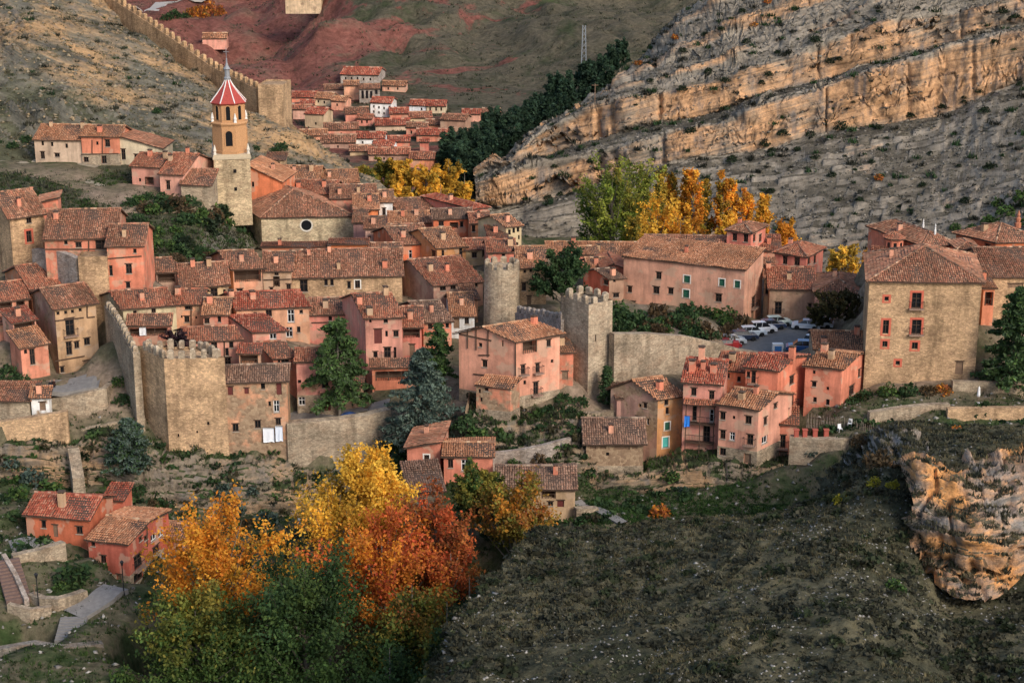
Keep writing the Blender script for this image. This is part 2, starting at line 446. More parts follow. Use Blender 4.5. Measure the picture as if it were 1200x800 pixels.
HOUSES = []
class House:
    def __init__(s, label, xl, xr, ye, Y, rot=0, d=None, yb=None, h=None, roof='gf', c='pink', pal='old', wins='', chim='', sd=None,
                 pitch=.36, over=.35, rk=.5, bare=.32, beams='', found=2.5, ts=1.0, name='house', cat='house', mat=None, stoneh=0, ridge=True, yr=None, c2=None):
        a0 = P(xl, ye, Y); th = (CZ - a0[2]) / Y
        if yr is not None:              # plan depth, or roof slope, from how much roof shows above the eave
            up = (ye - yr) * depth(a0) / FPX / CP
            if d is None:
                d = (2 if roof in ('gf', 'hip') else 1) * up / (pitch + th)
                if roof == 'gf': d *= .5 / rk
            else:
                run = d * (rk if roof == 'gf' else .5 if roof == 'hip' else 1)
                pitch = min(.6, max(.15, up / run - th))
        if d is None: d = 8.
        s.__dict__.update(locals())
        r = math.radians(rot); q = math.radians(rot if sd is None else sd)
        s.f = np.array([math.cos(r), math.sin(r), 0]); s.g = np.array([-math.sin(q), math.cos(q), 0])
        A = P(xl, ye, Y)
        u = (xr - 600.0) / FPX
        s.w = w = (u * depth(A) - A[0]) / (s.f[0] - u * s.f[1] * CP)
        s.top = A[2]
        s.A, s.B = A, A + s.f * w
        s.C, s.D = s.B + s.g * d, A + s.g * d
        if h is None: h = s.top - P(xl, yb, Y)[2]
        s.h = h
        s.zb = s.top - h
        s.loc = (s.A + s.C) / 2; s.loc[2] = s.zb
        HOUSES.append(s)
    def faces(s):
        A, B, C, D = s.A, s.B, s.C, s.D
        ctr = (A + C) / 2
        out = []
        hA = hB = hC = hD = 0.0
        sp = s.pitch
        ap = [None] * 4
        if s.roof == 'gf':
            rz = sp * s.d * s.rk; ap[1] = (s.rk, rz); ap[3] = (1 - s.rk, rz)
        elif s.roof == 'gs':
            rz = sp * s.w * s.rk; ap[0] = (s.rk, rz); ap[2] = (1 - s.rk, rz)
        elif s.roof == 'sf': hC = hD = sp * s.d
        elif s.roof == 'sb': hA = hB = sp * s.d
        elif s.roof == 'sl': hB = hC = sp * s.w
        elif s.roof == 'sr': hA = hD = sp * s.w
        for i, (p, q, h0, h1) in enumerate(((A, B, hA, hB), (B, C, hB, hC), (C, D, hC, hD), (D, A, hD, hA))):
            e = q - p; L = np.linalg.norm(e); e = e / L
            n = np.cross(e, Z)
            out.append(dict(p=p, e=e, n=n, L=L, h0=h0, h1=h1, ap=ap[i], holes=[]))
        return out
    def hit(s, fs, px, py, slack=.6):
        d = ray(px, py); cam0 = np.array([0, 0, CZ]); best = None
        for f in fs:
            dn = d @ f['n']
            if dn > -1e-3: continue
            t = ((f['p'] - cam0) @ f['n']) / dn
            x = cam0 + d * t
            u = (x - f['p']) @ f['e']
            over = max(0, -u, u - f['L'])
            if best is None or over < best[0] - 1e-6: best = (over, f, u, x)
        return best
    def build(s):
        root = thing(s.name, s.label, s.cat, s.loc)
        rel = lambda p: np.array(p) - s.loc
        fs = s.faces()
        base = np.array(COLS[s.c]) * random.uniform(.88, 1.07)
        if s.c not in ('stone', 'gstone', 'grey', 'nave', 'white', 'ochre'): base = base * np.array([1, random.uniform(.93, 1.10), random.uniform(.90, 1.12)])
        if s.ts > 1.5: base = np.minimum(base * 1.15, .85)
        colr = (base[0], base[1], base[2], s.bare)
        wmat = s.mat or (STONE if s.c in ('stone', 'gstone', 'grey') else PLASTER)
        found = s.found
        v0 = -(s.h + found)
        details = []
        for item in [q for q in s.wins.split(';') if q.strip()]:
            it = item.split(','); px, py, pw, ph = map(float, it[:4]); kind = it[4] if len(it) > 4 else 'w'
            b = s.hit(fs, px, py)
            if b is None: continue
            _, f, u, x = b
            D = depth(x); fx = max(.35, abs(f['e'][0]))
            w = pw * D / FPX / fx; hh = ph * D / FPX / CP
            w = min(w, f['L'] - .3)
            u = min(max(u, w / 2 + .12), f['L'] - w / 2 - .12)
            v = min(x[2] - s.top, -hh / 2 - .12 + max(0, min(f['h0'], f['h1'])))
            hole = [u - w / 2, u + w / 2, v - hh / 2, v + hh / 2]
            if any(hole[0] < q[1] + .05 and hole[1] > q[0] - .05 and hole[2] < q[3] + .05 and hole[3] > q[2] - .05 for q in f['holes']): continue
            f['holes'].append(hole); details.append((f, hole, kind))
        # walls with real openings
        mb = MB(); mbs = MB() if s.c2 else mb               # a house may have its left side in another colour
        for fi, f in enumerate(fs):
            cur = mbs if fi == 3 else mb
            at = lambda u, v, off=0.0: rel(f['p'] + f['e'] * u + Z * v - f['n'] * off)
            vt = min(f['h0'], f['h1'])
            us = sorted(set([0, f['L']] + [q for hl in f['holes'] for q in hl[:2]]))
            vs = sorted(set([v0, vt] + [q for hl in f['holes'] for q in hl[2:]]))
            for i in range(len(us) - 1):
                for j in range(len(vs) - 1):
                    cu, cv = (us[i] + us[i+1]) / 2, (vs[j] + vs[j+1]) / 2
                    if any(q[0] < cu < q[1] and q[2] < cv < q[3] for q in f['holes']): continue
                    cur.poly([at(us[i], vs[j]), at(us[i+1], vs[j]), at(us[i+1], vs[j+1]), at(us[i], vs[j+1])])
            top = [(0, vt), (f['L'], vt)]
            if f['h1'] > vt: top.append((f['L'], f['h1']))
            if f['ap']: top.append((f['ap'][0] * f['L'], f['ap'][1]))
            if f['h0'] > vt: top.append((0, f['h0']))
            if len(top) > 2: cur.poly([at(*q) for q in top])
        for f, q, kind in details:
            at = lambda u, v, off=0.0: rel(f['p'] + f['e'] * u + Z * v - f['n'] * off)
            dp = 1.3 if kind == 'l' else .24
            for (ua, va), (ub, vb) in (((q[0], q[2]), (q[1], q[2])), ((q[1], q[2]), (q[1], q[3])), ((q[1], q[3]), (q[0], q[3])), ((q[0], q[3]), (q[0], q[2]))):
                mb.poly([at(ua, va), at(ua, va, dp), at(ub, vb, dp), at(ub, vb)])
        if s.roof == 'flat':
            mb.poly([rel(q - Z * .3) for q in (s.A, s.B, s.C, s.D)])
        wall = add('wall', mb.mesh('wall', wmat), root, color=colr)
        if s.c2: add('side_wall', mbs.mesh('side_wall', wmat), root, color=tuple(COLS[s.c2]) + (s.bare + .15,))
        for f, q, kind in details: s.opening(root, wall, f, q, kind, rel, colr)
        if s.stoneh:
            m2 = MB()
            for f in fs:
                o = .04
                at = lambda u, v, off=0.0: rel(f['p'] + f['e'] * u + Z * v - f['n'] * off)
                hz = [q for q in f['holes'] if q[2] < -s.h + s.stoneh]
                us = sorted(set([-o, f['L'] + o] + [q for hl in hz for q in hl[:2]]))
                vs = sorted(set([v0, -s.h + s.stoneh] + [min(q, -s.h + s.stoneh) for hl in hz for q in hl[2:]]))
                for i in range(len(us) - 1):
                    for j in range(len(vs) - 1):
                        cu, cv = (us[i] + us[i+1]) / 2, (vs[j] + vs[j+1]) / 2
                        if any(q[0] < cu < q[1] and q[2] < cv < q[3] for q in hz): continue
                        m2.poly([at(us[i], vs[j], -o), at(us[i+1], vs[j], -o), at(us[i+1], vs[j+1], -o), at(us[i], vs[j+1], -o)])
                m2.poly([at(-o, -s.h + s.stoneh, -o), at(f['L'] + o, -s.h + s.stoneh, -o), at(f['L'], -s.h + s.stoneh, .0), at(0, -s.h + s.stoneh, 0)])
            add('stone_base', m2.mesh('stone_base', STONE), root, color=COLS['gstone'])
        for item in [q for q in s.beams.split(';') if q.strip()]:
            x1, y1, x2, y2 = map(float, item.split(',')[:4])
            b1 = s.hit(fs, (x1 + x2) / 2, (y1 + y2) / 2)
            if b1 is None: continue
            f = b1[1]; pts = []
            for px, py in ((x1, y1), (x2, y2)):
                d = ray(px, py); t = ((f['p'] - np.array([0, 0, CZ])) @ f['n']) / (d @ f['n'])
                pts.append(np.array([0, 0, CZ]) + d * t)
            m3 = MB(); m3.bar(rel(pts[0]) + f['n'] * .03, rel(pts[1]) + f['n'] * .03, .11)
            add('timber_beam', m3.mesh('timber_beam', WOOD), root)
        if s.roof != 'flat': s.make_roof(root, rel)
        return root
    def opening(s, root, wall, f, q, kind, rel, colr):
        at = lambda u, v, off=0.0: rel(f['p'] + f['e'] * u + Z * v - f['n'] * off)
        w, h = q[1] - q[0], q[3] - q[2]
        uc, far = (q[0] + q[1]) / 2, s.ts > 1.5
        def slab(mb, u0, u1, v0, v1, o0, o1, m=0):          # o = depth behind the wall face
            mb.hexa([at(u0, v0, o0), at(u1, v0, o0), at(u1, v0, o1), at(u0, v0, o1), at(u0, v1, o0), at(u1, v1, o0), at(u1, v1, o1), at(u0, v1, o1)], m)
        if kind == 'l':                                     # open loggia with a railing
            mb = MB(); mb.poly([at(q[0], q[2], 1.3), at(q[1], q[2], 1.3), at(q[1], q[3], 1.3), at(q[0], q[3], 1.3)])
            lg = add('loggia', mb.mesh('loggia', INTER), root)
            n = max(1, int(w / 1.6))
            for i in range(n + 1):
                mb = MB(); u = q[0] + .07 + (w - .14) * i / n
                slab(mb, u - .06, u + .06, q[2], q[3], .02, .16)
                add('post', mb.mesh('post', WOOD), lg)
            mb = MB(); rh = min(.9, h * .5)
            slab(mb, q[0], q[1], q[2] + rh, q[2] + rh + .07, .03, .12)
            k = max(3, int(w / .3))
            for i in range(k):
                u = q[0] + w * (i + .5) / k
                slab(mb, u - .025, u + .025, q[2], q[2] + rh, .05, .1)
            add('railing', mb.mesh('railing', WOOD), lg)
            return
        door = kind in ('d', 'D')
        fw = min(.09, w * .14)
        fm = {'h': WHITEP, 'g': GREENW, 'q': TURQ, 't': REDW, 'd': WOODL, 'D': REDW}.get(kind, WOOD)
        mb = MB()
        for a in ((q[0], q[0] + fw, q[2], q[3]), (q[1] - fw, q[1], q[2], q[3]), (q[0], q[1], q[3] - fw, q[3]), (q[0], q[1], q[2], q[2] + fw)):
            slab(mb, *a, .12, .2)
        if not far and w > .6 and not door: slab(mb, uc - fw * .4, uc + fw * .4, q[2], q[3], .13, .19)
        if h > 1.1 and not far and not door: slab(mb, q[0], q[1], q[2] + h * .6, q[2] + h * .6 + fw * .7, .135, .185)
        win = add('door' if door else 'window', mb.mesh('frame', fm), root)
        mb = MB(); mb.poly([at(q[0], q[2], .18), at(q[1], q[2], .18), at(q[1], q[3], .18), at(q[0], q[3], .18)])
        if door:
            mb = MB()
            for i in range(4):
                slab(mb, q[0] + fw + (w - 2*fw) * i / 4 + .01, q[0] + fw + (w - 2*fw) * (i + 1) / 4 - .01, q[2], q[3] - fw, .14, .22)
            add('leaf', mb.mesh('leaf', fm), win)
        elif kind in ('g', 'q', 't'):
            n = max(4, int(h / .16))
            mb = MB()
            for i in range(n):
                va = q[2] + h * i / n
                mb.poly([at(q[0] + fw, va, .13), at(q[1] - fw, va, .13), at(q[1] - fw, va + h / n, .17), at(q[0] + fw, va + h / n, .17)])
            add('shutter', mb.mesh('shutter', fm), win)
        elif kind == 'H':                                   # blind half drawn
            add('pane', mb.mesh('pane', GLASS), win)
            mb = MB(); slab(mb, q[0] + fw, q[1] - fw, q[2] + h * .4, q[3] - fw, .14, .165)
            add('blind', mb.mesh('blind', WHITEP), win)
        else:
            add('pane', mb.mesh('pane', GLASS), win)
        if far: return
        if kind in ('w', 'g', 'h', 'q', 'H') and w > .45:
            mb = MB(); slab(mb, q[0] - .08, q[1] + .08, q[2] - .09, q[2], -.09, .1)
            add('sill', mb.mesh('sill', TRIM), win, color=(.40, .33, .26))
        if kind in ('w', 'b', 't', 'd', 'D') and w > .5:
            mb = MB(); slab(mb, q[0] - .14, q[1] + .14, q[3], q[3] + .14, -.035, .1)
            add('lintel', mb.mesh('lintel', WOOD), win)
        if kind in ('r', 'R', 'g', 'S', 'q'):               # painted band round the opening
            bw = .28 if kind in 'rR' else .16
            cc = (.52, .13, .08) if kind in 'rR' else (.74, .70, .62)
            mb = MB()
            for a in ((q[0] - bw, q[0], q[2] - bw, q[3] + bw), (q[1], q[1] + bw, q[2] - bw, q[3] + bw), (q[0], q[1], q[3], q[3] + bw), (q[0], q[1], q[2] - bw, q[2] - .1)):
                slab(mb, *a, -.03, .02)
            add('surround', mb.mesh('surround', TRIM), win, color=cc)
        if kind in ('b', 'R'):                              # iron balcony
            u0, u1, pr = q[0] - .35, q[1] + .35, .65
            mb = MB(); slab(mb, u0, u1, q[2] - .14, q[2], -pr, .05)
            bal = add('balcony', mb.mesh('balcony', TRIM), root, color=(.30, .20, .15))
            mb = MB(); rh = .95
            for a, b2 in (((u0, -pr + .04), (u1, -pr + .04)), ((u0, -pr + .04), (u0, 0)), ((u1, -pr + .04), (u1, 0))):
                mb.bar(at(a[0], q[2] + rh, a[1]), at(b2[0], q[2] + rh, b2[1]), .035)
                k = max(2, int(math.hypot(a[0] - b2[0], a[1] - b2[1]) / .22))
                for i in range(k + 1):
                    t = i / k
                    mb.bar(at(a[0] + (b2[0] - a[0]) * t, q[2], a[1] + (b2[1] - a[1]) * t), at(a[0] + (b2[0] - a[0]) * t, q[2] + rh, a[1] + (b2[1] - a[1]) * t), .016, n=3)
            add('railing', mb.mesh('railing', IRON), bal)
    def make_roof(s, root, rel):
        o = s.over; f, g = s.f, s.g
        a, b = s.A - f * o - g * o, s.B + f * o - g * o
        c, d = s.B + f * o + g * (s.d + o), s.A - f * o + g * (s.d + o)
        W, Dd, sp, top = s.w + 2 * o, s.d + 2 * o, s.pitch, s.top + .02
        def at(p, z): q = p.copy(); q[2] = z; return q
        polys, ridges = [], []
        if s.roof == 'gf':
            ze = top - sp * o; zr = top + sp * s.d * s.rk
            sb = s.rk / (1 - s.rk) * sp; zb = top - sb * o
            t = (s.d * s.rk + o)
            m1, m2 = at(a + g * t, zr), at(b + g * t, zr)
            polys = [[at(a, ze), at(b, ze), m2, m1], [at(c, zb), at(d, zb), m1, m2]]; ridges = [(m1, m2)]
        elif s.roof == 'gs':
            ze = top - sp * o; zr = top + sp * s.w * s.rk
            sb = s.rk / (1 - s.rk) * sp; zb = top - sb * o
            t = s.w * s.rk + o
            n1, n2 = at(a + f * t, zr), at(d + f * t, zr)
            polys = [[at(d, ze), at(a, ze), n1, n2], [at(b, zb), at(c, zb), n2, n1]]; ridges = [(n1, n2)]
        elif s.roof in ('sf', 'sb', 'sl', 'sr'):
            L = s.d if s.roof in ('sf', 'sb') else s.w
            lo, hi = top - sp * o, top + sp * (L + o)
            seq = {'sf': (a, b, c, d), 'sb': (c, d, a, b), 'sl': (d, a, b, c), 'sr': (b, c, d, a)}[s.roof]
            polys = [[at(seq[0], lo), at(seq[1], lo), at(seq[2], hi), at(seq[3], hi)]]
        elif s.roof == 'hip':
            ze = top - sp * o
            if W >= Dd:
                zr = ze + sp * Dd / 2
                r1, r2 = at((a + d) / 2 + f * Dd / 2, zr), at((b + c) / 2 - f * (Dd / 2 - .05), zr)
                polys = [[at(a, ze), at(b, ze), r2, r1], [at(c, ze), at(d, ze), r1, r2], [at(d, ze), at(a, ze), r1], [at(b, ze), at(c, ze), r2]]
                ridges = [(r1, r2), (at(a, ze), r1), (at(d, ze), r1), (at(b, ze), r2), (at(c, ze), r2)]
            else:
                zr = ze + sp * W / 2
                r1, r2 = at((a + b) / 2 + g * W / 2, zr), at((c + d) / 2 - g * (W / 2 - .05), zr)
                polys = [[at(d, ze), at(a, ze), r1, r2], [at(b, ze), at(c, ze), r2, r1], [at(a, ze), at(b, ze), r1], [at(c, ze), at(d, ze), r2]]
                ridges = [(r1, r2), (at(a, ze), r1), (at(b, ze), r1), (at(c, ze), r2), (at(d, ze), r2)]
        th = .14
        mb = MB()
        for p in polys:
            up = [q + Z * th for q in p]
            mb.poly([rel(q) for q in up], 0)
            mb.poly([rel(q) for q in reversed(p)], 1)
            for i in range(len(p)):
                j = (i + 1) % len(p)
                mb.poly([rel(p[i]), rel(p[j]), rel(up[j]), rel(up[i])], 1)
        roof = add('roof', mb.mesh('roof', [BED, WOOD]), root)
        parts = [tile_arrays([rel(q + Z * th) for q in p], s.pal, s.ts) for p in polys]
        if s.ridge: parts += [ridge_arrays(rel(p + Z * th), rel(q + Z * th), s.pal, s.ts) for p, q in ridges]
        J = join_arrays(parts)
        if J is not None: tag(add('roof_tiles', np_mesh('roof_tiles', J[0], J[1], TILE, J[2]), roof), kind='stuff')
        s.polys = polys
        if not s.chim and s.ts < 1.5 and s.roof != 'flat' and random.random() < .6:
            p = polys[0]; q = p[0] * .3 + p[1] * .25 + p[-1] * .25 + p[-2] * .2
            s.chim = '%.1f,%.1f' % proj(q)
        for item in [q for q in s.chim.split(';') if q.strip()]:
            it = item.split(','); px, py = float(it[0]), float(it[1]); hh = float(it[2]) if len(it) > 2 else 1.1
            d = ray(px, py); cam0 = np.array([0, 0, CZ]); best = None
            for p in polys:
                n = np.cross(p[1] - p[0], p[-1] - p[0])
                if abs(d @ n) < 1e-9: continue
                t = ((p[0] - cam0) @ n) / (d @ n); x = cam0 + d * t
                ins = all((np.cross(p[(i+1) % len(p)] - p[i], x - p[i]) @ n) > -1e-3 * np.linalg.norm(n) for i in range(len(p)))
                if ins and (best is None or t < best[0]): best = (t, x)
            if best is None:
                p = polys[0]; x = sum(p) / len(p); best = (0, x)
            x = rel(best[1]); cw = random.uniform(.5, .8)
            mb = MB(); mb.box(x - Z * .5, cw, cw * .8, hh + .5, f, g)
            for i in (-1, 1): mb.box(x + Z * hh + f * i * cw * .36, .12, cw * .7, .18, f, g, m=1)
            mb.box(x + Z * (hh + .18), cw * 1.25, cw * 1.05, .1, f, g, m=1, taper=.7)
            add('chimney', mb.mesh('chimney', [PLASTER, BED]), roof, color=tuple(COLS[random.choice(['coral', 'pink', 'tan', 'salmon'])]) + (.1,))
def H(label, *a, **k): return House(label, *a, **k)
# ------------------------------------------------------------------ the houses, by what the photograph shows of them
# hillside above the church
H('long whitewashed hillside house with tan tiled roof, leftmost above the path', 40, 95, 164, 300, -4, yb=188, yr=147, c='cream', pal='tan', bare=.1, wins='50,168,3,5,x;61,169,3,5,x;78,171,3,5,x;50,182,5,8;67,182,6,4', chim='60,150;97,151')
H('orange hillside house with white ground floor, joined to the long white one', 95, 139, 160, 299, -4, yb=192, yr=148, c='coral', pal='tan', bare=.05, wins='114,168,3,4,x;126,168,6,8;101,187,6,6;122,187,6,9', beams='95,181,139,180;108,164,108,180;120,160,120,180', stoneh=1.9)
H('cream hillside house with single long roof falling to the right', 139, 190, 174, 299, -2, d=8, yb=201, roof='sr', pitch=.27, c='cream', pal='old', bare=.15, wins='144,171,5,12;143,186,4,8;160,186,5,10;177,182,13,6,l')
H('pink hillside house with patchy red roof just left of the church tower', 154, 186, 195, 287, -14, yb=216, yr=180, c='rose', pal='mix', bare=.1, wins='175,212,11,9,l;164,211,3,4', chim='176,184;194,186')
H('low pink house with red roof edge beside the church tower', 187, 214, 204, 283, -14, yb=227, yr=180, c='rose', pal='mix', bare=.15, wins='197,217,5,10', chim='200,190;220,181')
H('stone barn with dark tiled roof leaning on the church tower', 212, 247, 217, 281, -4, yb=232, yr=200, c='gstone', roof='sf', pal='old', wins='')
# left edge
H('tall square stone house at the left edge with a brown roof', 11, 51, 255, 238, 38, yb=318, yr=222, c='stone', pal='old', over=.5, bare=0, wins='34,258,5,7;34,277,5,13,r', d=9)
H('small orange gable wall house behind the stone house at left edge', 46, 68, 238, 250, 10, yb=262, d=5, roof='sl', pitch=.2, c='coral', pal='old')
H('orange house with wide brown roof and dark window band, upper left', 52, 134, 281, 232, 6, yb=322, yr=247, c='coral', pal='old', chim='66,258;134,275', wins='119,287,14,11;92,287,7,6;77,282,4,5', beams='52,292,126,292;104,282,104,296')
H('orange corner house under the green hillside, left of the dark shrubs', 125, 167, 289, 229, 4, yb=345, yr=264, c='coral', pal='old', wins='158,294,4,5;151,315,7,11;150,334,5,7;127,317,4,12', beams='126,303,166,300')
H('narrow house with ragged roof behind the tall balcony house, far left', 36, 90, 339, 229, 34, yb=372, yr=311, c='pink', pal='mix', wins='47,341,4,4;88,331,5,7')
H('tall pale house with iron balcony and row of attic vents, left', 64, 112, 362, 221, 33, c2='dusty', yb=447, yr=337, c='tan', pal='old', bare=.3, over=.45, wins='68,367,3,4,x;77,366,3,4,x;85,365,3,4,x;94,363,3,4,x;82,383,9,20,b;81,408,6,15;90,404,5,8;102,400,6,8;73,433,4,7;101,430,5,15,d', beams='64,376,98,372;64,423,99,417;102,358,102,372;102,372,111,371')
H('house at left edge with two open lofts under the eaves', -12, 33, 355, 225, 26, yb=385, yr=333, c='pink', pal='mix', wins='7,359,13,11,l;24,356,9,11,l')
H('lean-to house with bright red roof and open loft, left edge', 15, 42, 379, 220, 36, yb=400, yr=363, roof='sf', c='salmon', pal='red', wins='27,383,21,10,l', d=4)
H('pink house with tall narrow window above the dark garden, left edge', 24, 56, 408, 216, 38, yb=445, yr=388, roof='sf', c='pink', pal='tan', wins='38,418,5,18;30,412,3,5', bare=.3)
H('plain pink wall house cut by the left picture edge', -30, 16, 380, 224, 4, yb=415, roof='sf', d=5, c='pink', pal='mix', wins='8,388,3,5')
H('dark-roofed garden hut at the left edge above the stone wall', -20, 34, 470, 207, 0, yb=492, yr=455, c='gstone', roof='sf', pal='old', d=5)
H('small hut with white door posts beside the terrace, left', 36, 57, 466, 207, 6, yb=483, yr=455, c='white', roof='sf', pal='tan', wins='50,476,7,10,d')
# second group, between the round terrace and the cedar
H('house with glazed loft and grey left wall above the crenellated wall', 183, 211, 320, 241, 12, yb=345, yr=303, c='dusty', pal='old', d=8, wins='195,326,20,10,l', chim='172,305', sd=32)
H('wide brown-roofed house with glazed doors, left of the open timber loft', 212, 268, 337, 238, 13, yb=360, yr=310, c='tan', pal='old', wins='229,344,10,11;251,344,8,12;263,342,3,6', chim='226,313;245,312')
H('house with brown roof and cream attic behind the crenellated wall', 144, 206, 362, 222, 16, yb=396, yr=341, c='cream', pal='mix', over=.4, bare=.3, wins='158,366,4,4;180,364,5,5;168,389,24,10,l', chim='', sd=34)
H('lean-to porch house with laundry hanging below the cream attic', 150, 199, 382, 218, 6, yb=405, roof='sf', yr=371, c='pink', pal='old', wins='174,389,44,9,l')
H('pale pink house with small high windows left of the red annex roof', 206, 238, 357, 229, 4, yb=395, yr=340, c='salmon', pal='mix', wins='221,360,9,5;219,374,6,7;213,371,2,3,x;230,372,2,3,x', chim='209,346', beams='224,358,224,388')
H('pink house with tan roof above the twin windows, beside the red annex', 238, 267, 369, 226, 2, yb=400, yr=350, c='pink', pal='tan', wins='240,376,6,6;257,374,4,7;243,386,6,8;262,391,4,4', chim='246,356')
H('pink house with open gallery door just behind the square tower battlements', 224, 282, 400, 213, 8, yb=440, yr=384, c='salmon', pal='mix', wins='235,406,5,7;251,407,7,13;271,404,5,7;266,412,4,9;267,424,7,10', beams='245,398,245,418;263,400,263,418;226,402,281,398', sd=30)
H('timber balcony house with small red roof beside the square tower', 280, 304, 414, 211, 2, yb=436, roof='sf', yr=405, c='salmon', pal='red', wins='292,421,21,10,l')
H('faded peeling pink house with white laundry on its wall', 264, 336, 448, 206, 5, yb=534, yr=429, c='salmon', pal='grey', bare=.55, over=.4, wins='270,458,6,10,t;289,458,5,7,t;308,450,5,8;327,454,6,15,t;324,476,7,14,h;276,501,7,9;302,497,7,9;326,494,6,8;316,473,3,6,x')
# long roofs under the church
H('house with open timber loft under a broad eave, below the church', 273, 307, 315, 245, 9, yb=350, yr=294, c='salmon', pal='old', wins='290,323,31,14,l;281,342,7,7;288,340,9,8,h', over=.55, sd=30)
H('narrow house with red attic between the open loft and stone house', 308, 341, 318, 246, 3, yb=348, yr=296, c='dusty', pal='old', wins='324,320,5,4;324,330,8,12,l;318,340,4,6;340,336,5,6', beams='309,328,341,327')
H('long stone house with huge brown roof below the church', 342, 471, 326, 247, 6, yb=356, yr=294, c='stone', pal='old', bare=0, wins='356,335,9,14;382,331,4,7;389,331,4,7;419,333,6,9,S;409,334,4,8', chim='362,300;397,316;451,314;386,297', over=.4)
H('low orange parapet house right below the church front', 307, 384, 290, 260, 2, yb=306, d=2.5, roof='sf', pitch=0.04, c='coral', pal='mix', bare=.1, chim='328,289')
H('plain bright orange gable house below the church at right', 386, 430, 287, 260, 2, yb=306, d=3, roof='sf', pitch=0.04, c='orange', pal='mix', bare=0)
H('orange house with brown roof and shuttered gallery right of the orange gable', 430, 470, 301, 258, 3, yb=322, yr=286, c='orange', pal='old', wins='445,304,4,6;457,305,5,7;465,304,4,8', beams='452,302,452,312')
# red-tiled long house group
H('long salmon house with bright red mottled roof and tall glazed window', 277, 362, 363, 229, 8, yb=402, yr=343, c='salmon', pal='red', bare=.1, over=.3, wins='299,368,4,5;315,366,7,8;341,370,8,15,h;353,365,4,4;339,389,8,12,h;350,386,4,7', chim='271,350;296,351', sd=28)
H('low annex with deep red roof in front of the long salmon house', 296, 335, 390, 222, 10, yb=404, yr=372, roof='sf', c='salmon', pal='red', bare=.1, d=6, wins='320,394,8,7,h', sd=38)
H('pink house with tan roof and overhanging corner balcony', 320, 347, 420, 215, 10, yb=455, yr=400, c='pink', pal='mix', wins='334,426,9,10,b;327,424,3,7', bare=.2, sd=38)
H('pink and stone house with red door beside the cedar', 347, 394, 424, 213, 3, yb=484, yr=409, c='rose', pal='mix', stoneh=2.5, wins='350,447,4,4;363,446,4,4;381,448,8,13;349,470,8,10,h;382,472,11,18,D')
H('pale house with patched brown roof behind the cedar top', 362, 405, 369, 231, 2, yb=402, yr=350, c='pink', pal='old', wins='387,373,4,5;392,385,4,5', beams='365,378,404,377')
H('small pink house under the cedar with dark doorway', 393, 424, 452, 216, 2, yb=482, yr=438, c='tan', pal='old', wins='408,466,7,9,d;418,461,5,5', d=6)
H('tall rose house with dark red shutters and two balconies', 428, 471, 373, 222, 6, yb=430, yr=344, sd=22, c='rose', pal='mix', bare=.15, wins='452,374,5,5;434,376,3,4;443,394,9,17,t;453,391,3,7;464,391,6,7;440,416,5,8;454,413,8,12,b;463,413,3,13', chim='421,357;433,370;452,346')
H('red-brown house with open porch gallery below the tall rose house', 436, 490, 431, 218, 6, yb=455, yr=423, roof='sf', c='coral', pal='old', wins='463,440,46,11,l', bare=.2)
H('coral house with dark glazed loft right of the tall rose house', 471, 494, 384, 225, 4, yb=425, yr=360, c='coral', pal='mix', wins='482,390,20,11,l;483,411,6,15,d', bare=.1)
H('house with mossy grey roof and a row of attic windows', 496, 529, 378, 232, 8, yb=408, yr=353, c='coral', pal='grey', sd=25, wins='504,381,5,7;515,379,8,8,h;524,377,4,6', chim='487,372')
H('white-fronted house with black door between grey roof and round tower', 529, 556, 371, 236, 6, yb=395, yr=344, c='white', pal='tan', bare=.05, wins='535,378,7,13,d;547,373,5,8;541,360,5,6', chim='520,352')
H('small orange house with one square window beside the round tower', 545, 560, 352, 241, 10, yb=378, d=5, roof='sf', yr=345, c='salmon', pal='tan', wins='550,357,7,10')
# middle cluster
H('large house with long pitted roof and stone attic left of round tower', 508, 566, 335, 246, 20, yb=362, yr=303, sd=34, c='dusty', pal='mix', bare=.3, wins='519,338,7,5;531,336,6,5;545,333,8,5;557,331,6,5', chim='484,318;504,318')
H('orange twin-gabled house with tall shuttered windows, mid town', 512, 546, 291, 262, 14, yb=315, yr=268, sd=32, c='ochre', pal='tan', bare=.05, wins='519,298,3,10;540,294,4,11;508,299,5,10;528,306,3,8')
H('orange house with brown roof left of the twin-gabled house', 467, 493, 287, 266, 10, yb=310, yr=266, sd=28, c='orange', pal='old', bare=.05, wins='481,298,4,10,h')
H('dusty pink cube house with tiny windows, right of the church', 428, 450, 268, 276, 4, yb=292, yr=255, c='dusty', pal='old', bare=.05, wins='445,284,3,4;433,278,3,3', d=6)
H('brown house with wooden gable beside the church facade', 414, 428, 261, 285, 0, yb=290, yr=246, c='dusty', pal='old', bare=.1)
H('bright orange house with tan roof behind the church, beside the white one', 415, 443, 246, 292, 6, yb=266, yr=229, c='orange', pal='tan', bare=0, wins='429,250,4,6', chim='433,236')
H('tiny white house with blue-grey window behind the church', 444, 460, 237, 296, 6, yb=262, yr=224, c='white', pal='tan', bare=0, wins='450,248,4,8', d=6)
H('red house with bright red hipped roof, highest of the mid town', 553, 572, 245, 294, 24, yb=275, d=14, sd=40, roof='hip', c='coral', pal='red', bare=.05, wins='555,252,4,6;561,249,3,5', chim='523,239')
H('orange house with grey roof and sheltered terrace, mid town', 508, 553, 257, 284, 6, yb=275, yr=246, c='orange', pal='grey', wins='517,262,6,5;532,264,10,7,l;541,263,4,6', bare=.05)
H('pink house stepping down beside the cream gabled house', 552, 574, 262, 280, 8, yb=285, yr=250, d=6, c='pink', pal='mix', wins='554,268,4,7;566,270,4,5', bare=.05)
